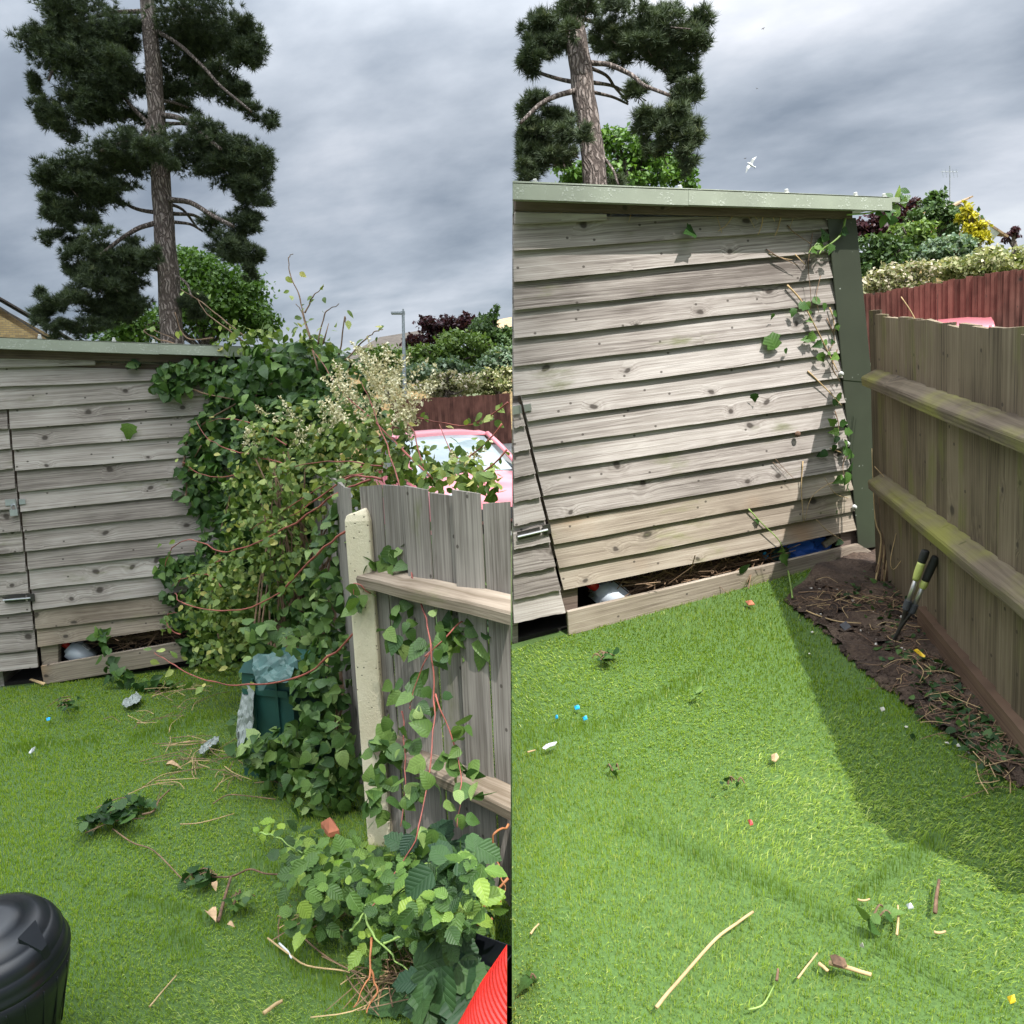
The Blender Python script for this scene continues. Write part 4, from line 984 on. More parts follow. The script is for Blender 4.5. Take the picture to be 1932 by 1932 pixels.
def house(label, z0, gable, eave_l, eave_r, wall_bottom, up, mat_roof, mat_wall, depth, sign, fascia=True, right_clip=None):
    """gable end facing the camera: apex, eaves (picture points)"""
    ap, el, er = D(*gable, z0), D(*eave_l, z0), D(*eave_r, z0)
    base = D(*wall_bottom, z0); t = thing('house', label, 'house', base)
    ls = ap - CAM; back = N(ls - (ls @ up) * up) * depth
    hb = float((ap - base) @ up)
    def dn(p): return p - up * float((p - base) @ up)
    V = [dn(el), dn(er), er, ap, el]; V = V + [p + back for p in V]
    Fc = [(0, 1, 2, 3, 4), (9, 8, 7, 6, 5), (0, 4, 9, 5), (1, 6, 7, 2), (0, 5, 6, 1)]
    X = N(er - el); R = np.stack([X, np.cross(up, X), up], 1)
    frame_obj('wall', [(np.array(v) - dn(el)) @ R for v in V], Fc, M[mat_wall], R, dn(el), t)
    for e in (el, er):
        d = N(e - ap); Lr = np.linalg.norm(e - ap) + .25; y = N(back); nz = np.cross(d, y)
        if nz @ up < 0: nz = -nz
        nz = N(nz)
        v, f = box((0, 0, 0), np.eye(3), (depth, Lr, .08))
        Rr = np.stack([y, d, np.cross(y, d)], 1)
        frame_obj('roof', v, f, M[mat_roof], Rr, ap + d * Lr / 2 + back / 2 + nz * .06, t)
        if fascia:
            v, f = box(ap + d * Lr / 2 - y * .06 - nz * .02, np.stack([d, nz, y], 1), (Lr, .34, .08))
            mesh_obj('bargeboard', v, f, M['white_paint'], t)
    return t, ap, back
hA, apA, bkA = house('yellow brick gabled house at the left edge behind the overgrown shed', 30., (-70, 514), (-190, 580), (196, 641), (40, 800), UA, 'tiles_grey', 'brick', 7., -1, fascia=False)
hA2 = house('lower brick gable with dark tiled verge in front of the yellow brick house', 27., (-90, 524), (-200, 590), (80, 616), (0, 800), UA, 'tiles_grey', 'brick', 2.5, -1, fascia=False)
hB, apB, bkB = house('white gabled house with tan tiled roof behind the golden conifer', 33., (1792, 388), (1740, 412), (1872, 439), (1800, 560), UB, 'tiles_tan', 'brick', 6., 1)
def aerial():
    b = apB + bkB * .15; parts = [tube([b, b + UB * 1.7], .022, 6, 1)]
    for i in range(5):
        c = b + UB * (1.45) + RIGHT * (-.35 + .16 * i); parts.append(tube([c - UB * .28 - FWD * .1, c + UB * .1], .012, 4, 1))
    parts.append(tube([b + UB * 1.45 - RIGHT * .4, b + UB * 1.45 + RIGHT * .35], .014, 4, 1))
    tag(mesh_obj('aerial', *join(parts), M['lamp_grey']), 'thin television aerial on the white gabled house', 'aerial')
aerial()
def hip_roof_house():
    z = 42.; base = D(720, 800, z); t = thing('house', 'house with broad grey tiled hipped roof left of the street lamp', 'house', base)
    e0, e1, r0, r1 = D(612, 694, z), D(812, 668, z), D(716, 636, z + 4), D(796, 623, z + 4); bk = N(FWD) * 8
    V = [e0, e1, r1, r0, e0 + bk, e1 + bk]
    mesh_obj('roof', V, [(0, 1, 2, 3), (0, 3, 4), (1, 5, 2), (3, 2, 5, 4), (0, 4, 5, 1)], M['tiles_grey'], t)
    w = [p - UA * .1 + (bk * .03) for p in (e0 + RIGHT * .4, e1 - RIGHT * .4, e1 - RIGHT * .4 + bk * .9, e0 + RIGHT * .4 + bk * .9)]; lo = [p - UA * 5 for p in w]
    mesh_obj('wall', w + lo, [(3, 2, 1, 0), (4, 5, 6, 7), (0, 1, 5, 4), (1, 2, 6, 5), (2, 3, 7, 6), (3, 0, 4, 7)], M['brick'], t)
    z = 40.; base = D(955, 700, z); t = thing('house', 'house with pale tiled roof just showing over the dark tall tree', 'house', base)
    e0, e1, r0, r1 = D(905, 636, z), D(965.4, 628, z), D(926, 606, z + 3), D(965.4, 598, z + 3); V = [e0, e1, r1, r0, e0 + N(FWD) * 7, e1 + N(FWD) * 7]
    mesh_obj('roof', V, [(0, 1, 2, 3), (0, 3, 4), (1, 5, 2), (3, 2, 5, 4), (0, 4, 5, 1)], M['tiles_tan'], t)
    w = [e0 + RIGHT * .3, e1, e1 + N(FWD) * 6, e0 + RIGHT * .3 + N(FWD) * 6]; w = [p - UA * .08 for p in w]; lo = [p - UA * 5 for p in w]
    mesh_obj('wall', w + lo, [(3, 2, 1, 0), (4, 5, 6, 7), (0, 1, 5, 4), (1, 2, 6, 5), (2, 3, 7, 6), (3, 0, 4, 7)], M['brick'], t)
hip_roof_house()
def lamp():
    z = 24.; b, tp = D(764.5, 790, z), D(760.6, 592, z); t = thing('street_lamp', 'slim grey street lamp with flat head beyond the boundary fence', 'street lamp', b)
    u = N(tp - b)
    mesh_obj('pole', *tube([b, b + (tp - b) * .35, tp], [.085, .06, .045], 10, 1), M['lamp_grey'], t)
    c = tp - RIGHT * .14 + u * .02
    v, f = join([box(c - RIGHT * .06, np.stack([RIGHT, u, np.cross(RIGHT, u)], 1), (.36, .06, .16)), box(tp + u * .03, np.eye(3), (.11, .11, .1)), tube([tp + u * .06, tp + u * .15], .03, 6, 1)])
    mesh_obj('lamp_head', v, f, M['lamp_grey'], t)
lamp()
def car(label, at, heading, up):
    """small hatchback; local x forward, y left, z up"""
    t = thing('parked_car', label, 'car', at, 'pink cars parked beyond the fences')
    x = N(heading - (heading @ up) * up); R = np.stack([x, np.cross(up, x), up], 1); at = np.asarray(at)
    W2 = lambda V: np.asarray(V) @ R.T + at
    def loft(secs):
        V, Fc = [], []
        for s in secs: V += s
        n = len(secs[0])
        for i in range(len(secs) - 1):
            for j in range(n - 1): Fc.append((i * n + j, i * n + j + 1, (i + 1) * n + j + 1, (i + 1) * n + j))
        Fc += [tuple(range(n - 1, -1, -1)), tuple(range((len(secs) - 1) * n, len(secs) * n))]
        return np.array(V), Fc
    def sec(x, w, z0, z1, k=.14):
        pts = [(-w, z0), (-w * 1.02, (z0 + z1) * .5), (-w * .98, z1 - k), (-w * .9, z1 - .03), (-w * .6, z1), (0, z1 + .012), (w * .6, z1), (w * .9, z1 - .03), (w * .98, z1 - k), (w * 1.02, (z0 + z1) * .5), (w, z0)]
        return [(x, a, b) for a, b in pts]
    v, f = loft([sec(-1.85, .62, .35, .78), sec(-1.78, .74, .25, .88), sec(-1.2, .82, .22, .93), (sec(0, .84, .2, .94)), sec(.8, .84, .2, .95), sec(1.4, .80, .22, .84), sec(1.75, .70, .26, .70), sec(1.86, .58, .34, .60)])
    mesh_obj('body', W2(v), f, M['car'], t, smooth=True)
    v, f = loft([[(a, b * (1 - .0), c) for a, b, c in sec(xx, w, .9, z1, .10)] for xx, w, z1 in ((-1.72, .66, .95), (-1.45, .70, 1.34), (-.9, .68, 1.43), (-.2, .68, 1.45), (.22, .67, 1.40), (1.02, .74, .94))])
    mesh_obj('cabin_glass', W2(v), f, M['glass'], t, smooth=True)
    v, f = loft([[(a, b, c) for a, b, c in sec(xx, w, z1 - .05, z1, .03)] for xx, w, z1 in ((-1.48, .69, 1.37), (-.9, .70, 1.455), (-.2, .70, 1.475), (.24, .68, 1.425))])
    mesh_obj('roof', W2(v), f, M['car'], t, smooth=True)
    for s in (-1, 1):
        mesh_obj('windscreen_pillar', W2(tube([(.22, s * .66, 1.40), (.65, s * .70, 1.19), (1.04, s * .76, .93)], .035, 6, 3)[0]), tube([(.22, s * .66, 1.40), (.65, s * .70, 1.19), (1.04, s * .76, .93)], .035, 6, 3)[1], M['car'], t, smooth=True)
        for xx in (-.35, -1.35):
            q = tube([(xx, s * .66, 1.43), (xx, s * .72, 1.15), (xx, s * .80, .9)], .04, 6, 3); mesh_obj('door_pillar', W2(q[0]), q[1], M['car'], t, smooth=True)
        q = box((.82, s * .90, .98), np.eye(3), (.09, .18, .12)); mesh_obj('wing_mirror', W2(q[0]), q[1], M['car'], t)
        q = lathe([(.001, .06), (.09, .05), (.11, 0.)], (1.72, s * .48, .62), np.stack([[0, 1, 0], [0, 0, 1], [1, 0, 0]], 1), 14); mesh_obj('headlight', W2(q[0]), q[1], M['glass'], t)
        for xx in (-1.15, 1.15):
            Rw = np.stack([[1, 0, 0], [0, 0, 1], [0, -s, 0]], 1); Rw[:, 2] = (0, s, 0)
            q = lathe([(.2, -.09), (.29, -.09), (.31, -.05), (.31, .05), (.29, .09), (.2, .09)], (xx, s * .76, .31), Rw, 22); w = mesh_obj('wheel', W2(q[0]), q[1], M['rubber'], t)
            q = lathe([(.2, .05), (.19, .085), (.08, .07), (.03, .09)], (xx, s * .76, .31), Rw, 16); mesh_obj('hub', W2(q[0]), q[1], M['zinc'], w)
    q = tube([(-1.2, 0, 1.44), (-1.42, .0, 1.95)], [.006, .003], 5, 1); mesh_obj('car_aerial', W2(q[0]), q[1], M['steel_dark'], t)
    q = box((1.87, 0, .45), np.eye(3), (.05, 1.1, .14)); mesh_obj('bumper', W2(q[0]), q[1], M['rubber'], t)
    return t
ca = D(826, 812, 10.6) - UA * 1.47
car('faded pink hatchback, windscreen and bonnet showing over the grey fence', ca, RIGHT * .42 - FWD * .9, UA)
cb = D(1768, 603, 12.) - UB * 1.47
car('pale pink car of which only the roof shows over the mossy fence', cb, FWD + RIGHT * .56, UB)
# ---- added cloudlike blocker, out of view, shaped to shade only the overgrown yard
def shade_blocker():
    rng = np.random.default_rng(8); alt = 95.
    tl = alt / SUN[2]; off = SUN * tl
    bm = bmesh.new()
    ys = np.linspace(-8, 34, 15)
    for y in ys:
        g = CAM + FWD * 0 + np.array([0, y, -1.6]) ; w = 7 + max(0, y) * .42
        xs = -2.5 if y < 8 else -2.5 - (y - 8) * .02
        n = 3 + int(w / 4)
        for i in range(n):
            r = rng.uniform(2.4, 3.0); c = g + np.array([xs - w * i / (n - 1) if i else xs, 0, 0]) + off + np.array([0, rng.uniform(-.6, .6), rng.uniform(0, 1.5)])
            if i == 0: r = 2.55
            m = Matrix.Translation(Vector(c)) @ Matrix.Diagonal((r, r * 1.1, r * .7, 1))
            bmesh.ops.create_icosphere(bm, subdivisions=2, radius=1, matrix=m)
    me = bpy.data.meshes.new('shade_blocker'); bm.to_mesh(me); bm.free(); me.materials.append(M['shade_blocker'])
    me.polygons.foreach_set('use_smooth', [True] * len(me.polygons))
    o = link('shade_blocker', me); o['kind'] = 'stuff'; o['label'] = 'added white shade blocker, out of view above the overgrown yard'
shade_blocker()

# ================================================================ CLIMBING PLANTS
def leaf_tpl(st, fold=.16, droop=.12, bend=0.):
    """leaf along +x from stations (t, half width); a fold along the midrib and a droop to the tip"""
    V, Fc = [], []
    for t, w in st:
        z = -droop * t * t
        V += [(t, 0, z), (t + bend * w, w, z + fold * w), (t + bend * w, -w, z + fold * w)]
    for i in range(len(st) - 1):
        a, b = i * 3, i * 3 + 3
        Fc += [(a, b, b + 1), (a, b + 1, a + 1), (a, b + 2, b), (a, a + 2, b + 2)]
    return np.array(V, float), np.array(Fc)
def variants(st, n=3, seed=0):
    r = np.random.RandomState(seed)
    return [leaf_tpl([(t + r.uniform(-.02, .02), w * r.uniform(.85, 1.15)) for t, w in st], r.uniform(-.15, .4), r.uniform(0, .45)) for _ in range(n)]
T_HEART = variants([(-.06, .10), (.02, .36), (.28, .44), (.6, .30), (.86, .10), (1, 0)], 4, 1)
T_OVATE = variants([(0, .02), (.2, .26), (.48, .32), (.78, .17), (1, 0)], 4, 2)
T_IVY = variants([(-.06, .12), (.05, .42), (.22, .34), (.36, .50), (.52, .26), (.78, .14), (1, 0)], 4, 3)
T_TOOTH = variants([(0, .03), (.12, .26), (.2, .28), (.3, .38), (.38, .34), (.5, .40), (.58, .33), (.7, .30), (.78, .21), (.9, .12), (1, 0)], 4, 4)
T_LOBED = variants([(-.1, .14), (-.02, .36), (.12, .47), (.26, .47), (.34, .42), (.46, .46), (.58, .38), (.72, .32), (.84, .18), (.95, .06), (1, 0)], 4, 5)
class Leaves:
    def __init__(s): s.P, s.R, s.S, s.T, s.k = [], [], [], [], []
    def add(s, P, R, S, kind, tint=None):
        P = np.atleast_2d(P); n = len(P)
        s.P.append(P); s.R.append(np.asarray(R).reshape(n, 3, 3)); s.S.append(np.broadcast_to(S, (n,)).astype(float)); s.k.append(np.full(n, kind))
        s.T.append(RNG.random(n) if tint is None else np.broadcast_to(tint, (n,)).astype(float))
    def build(s, parent, tpls, mat, n_parts, sign, name='leaf'):
        P, R, S, T = map(np.concatenate, (s.P, s.R, s.S, s.T))
        k = clip_seam(P, sign, .02); P, R, S, T = P[k], R[k], S[k], T[k]
        if not len(P): return
        q = px(P); cell = 9
        keys = (q[:, 0] // cell).astype(int) * 4096 + (q[:, 1] // cell).astype(int)
        order = np.argsort(q[:, 2]); seen = {}
        vis = np.zeros(len(P), bool)
        for i in order:
            z0 = seen.setdefault(keys[i], q[i, 2]); vis[i] = q[i, 2] < z0 + .03
        facing = np.abs((R[:, :, 2] * ((CAM - P) / np.linalg.norm(CAM - P, axis=1)[:, None])).sum(1))
        score = np.where(vis, S / q[:, 2] * facing, 0)
        inside = (q[:, 0] > 0) & (q[:, 0] < 1932) & (q[:, 1] > 0) & (q[:, 1] < 1932)
        top = np.argsort(-score * inside)[:min(n_parts, int((score * inside > 0).sum()))]
        rest = np.setdiff1d(np.arange(len(P)), top)
        if len(rest) > 3:
            v, f, tn = stamp(tpls, P[rest], R[rest], S[rest], RNG, T[rest])
            o = mesh_obj('foliage', v, f, mat, parent, tint=tn, luv=stamp.luv); o['kind'] = 'stuff'
        mes = [to_mesh(name, v, f, mat, luv=v) for v, f in tpls]
        loc = np.array(parent.location)
        for i in top:
            o = link(name, mes[RNG.integers(len(mes))], parent); m = Matrix.Identity(4)
            for a in range(3):
                for b in range(3): m[a][b] = R[i][a, b] * S[i]
                m[a][3] = P[i][a] - loc[a]
            o.matrix_basis = m
def mass_leaves(L, masses, up, rng, size, per, kind=0, jit=.55, view=.45, lift=.25, front=-.2, hang=.6):
    """leaves on the outside of bulging masses (cx, cy, rx, ry, z, depth/width)"""
    for m in masses:
        cx, cy, rx, ry, z = m[:5]; dk = m[5] if len(m) > 5 else .7
        c = D(cx, cy, z); sx, sy = rx * z / FOC, ry * z / FOC; sd = dk * (sx + sy) / 2
        n = int(4.2 * per * (sx * sy + .5 * sd * (sx + sy)) / size ** 2)
        d = rng.normal(size=(n, 3)); d /= np.linalg.norm(d, axis=1)[:, None]
        d = d[d[:, 1] < -front]           # keep the camera side (d_y along FWD)
        r = .62 + .42 * rng.random(len(d)) ** .5
        r *= 1 + .13 * np.sin(d[:, 0] * 8 + cx) + .12 * np.sin(d[:, 2] * 9 + cy)
        p = c + np.outer(d[:, 0] * r * sx, RIGHT) + np.outer(d[:, 1] * r * sd, FWD) + np.outer(d[:, 2] * r * sy, up)
        o = np.outer(d[:, 0], RIGHT) + np.outer(d[:, 1], FWD) + np.outer(d[:, 2], up)
        hung_leaves(L, p, o * .8 + up * lift - FWD * view, up, rng, size, kind, jit, hang)
def hung_leaves(L, p, nrm, up, rng, size, kind=0, jit=.5, hang=.6, tint=None):
    n = nrm + rng.normal(size=p.shape) * jit; n /= np.linalg.norm(n, axis=1)[:, None]
    t = rng.normal(size=p.shape) * .8 - up * hang; t -= (t * n).sum(1)[:, None] * n; t /= np.linalg.norm(t, axis=1)[:, None]
    L.add(p, np.stack([t, np.cross(n, t), n], 2), rng.uniform(.6, 1.3, len(p)) * size, kind, tint)
def stem3(pts):
    """picture points with depths (x, y, z) -> world"""
    return np.array([D(*p) for p in pts])
def stem_obj(parent, pts, r, mat, name='stem', k=5):
    P = cat_rom(stem3(pts) if np.ndim(pts[0]) else pts, 4); P = P + RNG.normal(size=P.shape) * .003; k = 2
    rr = np.linspace(r, r * .4, len(P)) * (1 + .22 * (np.arange(len(P)) % 4 == 0))
    return mesh_obj(name, *tube(P, rr, 6, k, .08), M[mat], parent, smooth=True)
def stem_leaves(L, pts, up, rng, size, n, spread=.02, t0=0., kind=0, tint=None):
    P = cat_rom(stem3(pts), 8); i = rng.uniform(t0 * (len(P) - 1), len(P) - 1.01, n)
    a = i.astype(int); p = P[a] + (P[a + 1] - P[a]) * (i - a)[:, None] + rng.normal(size=(n, 3)) * spread
    hung_leaves(L, p, np.tile(-FWD * .7 + up * .5, (n, 1)), up, rng, size, kind, .5, .5, tint)
rng = np.random.default_rng(42)
# ---- dark ivy climbing the left shed
iv = thing('ivy', 'dark green climber covering the right end of the overgrown shed', 'climbing plant', gA(520, 1290))
L = Leaves()
PLY = [(243, 676), (262, 684), (300, 690), (330, 688), (380, 678), (440, 668), (520, 650), (600, 640), (640, 660), (640, 1240), (360, 1250), (352, 1215), (330, 1180), (318, 1120), (302, 1080), (312, 1052), (360, 1050), (400, 1010), (372, 975), (345, 935), (345, 850), (352, 815), (366, 790), (392, 776), (365, 762), (320, 748), (292, 735), (262, 705)]
def in_poly(x, y, poly):
    c = np.zeros(len(x), bool); j = len(poly) - 1
    for i in range(len(poly)):
        (xi, yi), (xj, yj) = poly[i], poly[j]
        c ^= ((yi > y) != (yj > y)) & (x < (xj - xi) * (y - yi) / (yj - yi + 1e-9) + xi); j = i
    return c
def wall_leaves(L, poly, n, size, offs, rng, gapy=.25):
    x = rng.uniform(230, 645, n); y = rng.uniform(630, 1255, n)
    jx = x + 10 * np.sin(y * .13) + 6 * np.sin(y * .31 + x * .1); k = in_poly(jx, y, poly)
    x, y = x[k], y[k]
    # bare patches of board between runs of leaf near the edge
    f = np.sin(x * .055 + y * .021) + np.sin(y * .05 - x * .02) + rng.normal(size=len(x)) * .35
    keep = (f > -1.05) | (x > 470); x, y = x[keep], y[keep]
    p = np.array([wallpt('A', a, b, o) for a, b, o in zip(x, y, rng.uniform(offs[0], offs[1], len(x)))])
    hung_leaves(L, p, np.tile(NA * .8 + UA * .3, (len(p), 1)), UA, rng, size, 0, .35, .7)
wall_leaves(L, PLY, 7200, .060, (.035, .14), rng)
mass_leaves(L, [(560, 700, 90, 55, 4.8), (640, 720, 70, 55, 4.75), (480, 730, 70, 50, 4.85, .5), (600, 790, 70, 70, 4.7), (520, 800, 80, 60, 4.75), (660, 790, 60, 60, 4.5), (480, 880, 80, 60, 4.7, .5), (440, 1010, 70, 50, 4.7, .5), (400, 1110, 60, 60, 4.75, .5)], UA, rng, .062, 3.1)
for pts in (((240, 672, 5.1), (300, 712, 5.0), (380, 740, 4.95), (470, 760, 4.9)), ((345, 880, 5.0), (360, 820, 5.0), (430, 770, 4.95), (520, 720, 4.9)), ((420, 1240, 5.0), (400, 1100, 5.0), (430, 950, 4.95), (470, 800, 4.9), (500, 690, 4.9)), ((350, 950, 5.), (355, 890, 5.), (380, 840, 4.95))):
    stem_obj(iv, pts, .008, 'stem_brown')
# runner over the jerry can and plinth
mass_leaves(L, [(345 - 150, 1200, 8, 12, 4.95, .6), (205, 1235, 12, 26, 4.93, .5), (230, 1275, 26, 12, 4.85, .5), (290, 1290, 40, 12, 4.8, .5), (190, 1205, 10, 8, 5.0)], UA, rng, .06, 4.)
hung_leaves(L, np.array([wallpt('A', 245, 801, .05)]), np.array([NA]), UA, rng, .11, 0, .1, .8, .15)
L.build(iv, T_HEART + T_IVY[:1], M['ivy'], 300, -1)

# ---- big mound of flowering climber between the shed and the post
mv = thing('flowering_climber', 'mound of pale green flowering climber with red stems over the corner fence', 'climbing plant', gA(560, 1440))
L = Leaves()
up = UA
mass_leaves(L, [(600, 800, 70, 45, 4.35), (540, 850, 80, 55, 4.3), (660, 850, 80, 55, 4.0), (720, 840, 70, 55, 3.8), (770, 880, 70, 40, 3.5), (850, 905, 60, 26, 2.95), (925, 915, 42, 24, 2.75), (800, 890, 50, 26, 3.1), (880, 890, 50, 22, 3.1), (490, 930, 70, 55, 4.3), (580, 930, 85, 60, 4.0), (660, 920, 50, 50, 3.6),
                (500, 1010, 70, 55, 4.2), (430, 1110, 60, 55, 4.4), (480, 1090, 70, 60, 4.15), (410, 1170, 55, 45, 4.45), (450, 1160, 60, 55, 4.2), (400, 1240, 40, 35, 4.4), (450, 1230, 45, 40, 4.2), (540, 1040, 50, 70, 3.95)], up, rng, .041, 3.3, jit=.7)
L.build(mv, T_OVATE + T_HEART[:2], M['vine'], 300, -1)
L = Leaves()
# lower, darker skirt of the mound
sk = thing('heart_leaf_climber', 'dense heart leaved climber hanging left of the concrete post down to the lawn', 'climbing plant', gA(600, 1480))
mass_leaves(L, [(560, 1120, 60, 80, 3.95, .4), (620, 1060, 38, 70, 3.6, .6), (625, 1150, 40, 60, 3.5, .6), (630, 1250, 42, 60, 3.4, .7), (600, 1200, 45, 50, 3.7, .5), (620, 1340, 50, 60, 3.3, .7), (560, 1400, 50, 40, 3.4, .6), (520, 1430, 60, 40, 3.45, .6), (590, 1440, 70, 60, 3.25), (640, 1430, 45, 70, 3.15, .6), (610, 1500, 60, 45, 3.15, .6), (540, 1470, 45, 30, 3.35, .5), (470, 1400, 30, 16, 3.6, .5), (450, 1370, 20, 14, 3.75, .5), (500, 1200, 45, 28, 3.5), (560, 1225, 40, 40, 3.45), (590, 1300, 40, 60, 3.35), (470, 1270, 18, 30, 3.7, .5), (500, 1420, 60, 30, 3.3, .5), (540, 1390, 40, 25, 3.3, .4), (650, 980, 30, 40, 3.45, .6)], up, rng, .056, 3.0)
L.build(sk, T_HEART, M['heart'], 300, -1)
dk = mesh_obj('inner_stems', *join([tube(stem3([(rng.uniform(470, 660), rng.uniform(1450, 1540), 3.7), (rng.uniform(470, 660), 1250, 3.95), (rng.uniform(480, 690), rng.uniform(850, 1000), 4.1)]), [.008, .006, .004], 5, 4) for _ in range(40)]), M['stem_brown'], mv); dk['kind'] = 'stuff'
# red whips
WHIPS = [((700, 905, 3.2), (640, 930, 3.3), (560, 985, 3.5), (480, 1025, 3.8), (420, 1040, 4.0), (360, 1018, 4.2), (325, 1035, 4.3), (312, 1068, 4.35)),
         ((720, 905, 3.15), (660, 900, 3.3), (600, 940, 3.4), (545, 975, 3.55)),
         ((710, 980, 2.9), (650, 1005, 3.0), (600, 1045, 3.1), (545, 1100, 3.3), (490, 1140, 3.5), (420, 1152, 3.7), (350, 1140, 3.9), (330, 1120, 4.0)),
         ((735, 1100, 2.8), (680, 1180, 2.85), (620, 1240, 3.0), (560, 1278, 3.1), (470, 1292, 3.3), (390, 1285, 3.5), (330, 1255, 3.7), (290, 1230, 3.9)),
         ((830, 915, 3.0), (760, 850, 3.4), (700, 790, 3.8), (640, 730, 4.2), (590, 660, 4.5)),
         ((950, 800, 3.0), (890, 860, 3.1), (840, 900, 3.2)), ((760, 930, 3.1), (730, 840, 3.4), (700, 760, 3.7), (680, 720, 3.9)),
         ((800, 880, 3.3), (770, 800, 3.5), (720, 770, 3.7)), ((960, 760, 3.1), (890, 800, 3.4), (800, 790, 3.7), (770, 780, 3.8)), ((955, 850, 2.9), (900, 905, 3.0), (880, 930, 3.05)),
         ((560, 880, 4.0), (500, 865, 4.2), (440, 850, 4.4), (395, 830, 4.5), (370, 795, 4.6)), ((470, 890, 4.3), (410, 900, 4.5), (370, 890, 4.6), (345, 870, 4.7)), ((540, 840, 4.1), (480, 800, 4.4), (430, 790, 4.6), (395, 795, 4.7)),
         ((420, 1110, 4.2), (390, 1085, 4.3), (350, 1090, 4.5), (325, 1105, 4.55)), ((440, 1050, 4.2), (400, 1065, 4.3), (385, 1090, 4.4)), ((720, 880, 3.4), (640, 870, 3.6), (560, 880, 3.9), (500, 910, 4.1)),
         ((700, 890, 3.4), (620, 910, 3.6), (540, 960, 3.9), (470, 1000, 4.1)), ((890, 880, 3.1), (850, 850, 3.3), (830, 800, 3.5)), ((340, 1200, 4.4), (315, 1180, 4.5), (318, 1160, 4.5), (335, 1155, 4.5))]
L = Leaves()
for i, w in enumerate(WHIPS):
    stem_obj(mv, w, .0052 if i < 5 else .0036, 'stem_red')
    stem_leaves(L, w, UA, rng, .042, 16, .025)
# bare whips standing up against the sky
for w in (((600, 700, 4.6), (580, 620, 4.7), (565, 560, 4.75), (546, 515, 4.8), (545, 485, 4.8), (552, 480, 4.8)), ((575, 590, 4.7), (590, 560, 4.7), (612, 540, 4.7)), ((585, 640, 4.6), (570, 590, 4.7), (560, 575, 4.7)), ((600, 650, 4.6), (615, 590, 4.6), (640, 575, 4.6)), ((640, 670, 4.5), (650, 600, 4.5), (652, 610, 4.5)), ((610, 650, 4.6), (620, 610, 4.6)), ((650, 680, 4.4), (690, 640, 4.4), (710, 625, 4.4), (722, 622, 4.4)),
          ((480, 650, 4.9), (430, 610, 4.95), (380, 570, 5.0), (340, 545, 5.0)), ((470, 650, 4.9), (400, 600, 4.95), (372, 565, 5.0)), ((350, 655, 5.1), (300, 640, 5.15), (272, 625, 5.15), (285, 622, 5.15), (330, 640, 5.1)), ((400, 640, 5.), (350, 635, 5.1), (330, 590, 5.1))):
    stem_obj(mv, w, .005, 'stem_brown'); stem_leaves(L, w, UA, rng, .05, 4, .03)
mass_leaves(L, [(470, 640, 60, 26, 4.9, .4), (540, 640, 60, 26, 4.85, .4), (430, 650, 30, 14, 4.95), (600, 650, 40, 20, 4.7), (660, 680, 40, 22, 4.5)], UA, rng, .055, 2.2, jit=.8)
L.build(mv, T_OVATE, M['vine'], 0, -1)
# cream flower sprays
def sprays(parent, spots, rng, size):
    V, Fc, T, n = [], [], [], 0; st = []
    for cx, cy, rx, ry, z, cnt in spots:
        for _ in range(int(cnt * .32)):
            a = rng.normal(size=2) * .5; b = D(cx + a[0] * rx, cy + a[1] * ry, z + rng.uniform(-.15, .15))
            d = N(UA * rng.uniform(.2, 1) + RIGHT * rng.normal() * .5 - FWD * rng.uniform(-.2, .6)); l = rng.uniform(.08, .19)
            st.append(tube([b, b + d * l], [.0022, .001], 4, 1))
            m = int(l * 420); t = rng.random(m); p = b + np.outer(t * l, d) + rng.normal(size=(m, 3)) * (.013 * (1.15 - t))[:, None]
            v, f, tn = stamp(LEAF2, p, rand_rot(m, rng), rng.uniform(.7, 1.4, m) * size, rng)
            V.append(v); Fc.append(f + n); T.append(tn); n += len(v)
    o = mesh_obj('flower_spray', np.concatenate(V), np.concatenate(Fc), M['floret'], parent, tint=np.concatenate(T)); o['kind'] = 'stuff'
sprays(mv, [(722, 715, 30, 40, 3.85, 46), (735, 745, 40, 30, 3.8, 36), (640, 765, 35, 35, 4.05, 40), (680, 755, 20, 30, 4., 16), (765, 770, 35, 40, 3.6, 46), (745, 800, 40, 30, 3.6, 30), (700, 690, 12, 18, 3.9, 10), (625, 790, 20, 25, 4.1, 14), (880, 885, 40, 14, 3.2, 16), (540, 790, 40, 20, 4.2, 12), (560, 840, 50, 25, 4.15, 14), (690, 800, 40, 30, 3.8, 16), (480, 850, 40, 20, 4.3, 8), (610, 910, 30, 20, 3.8, 8)], rng, .015)

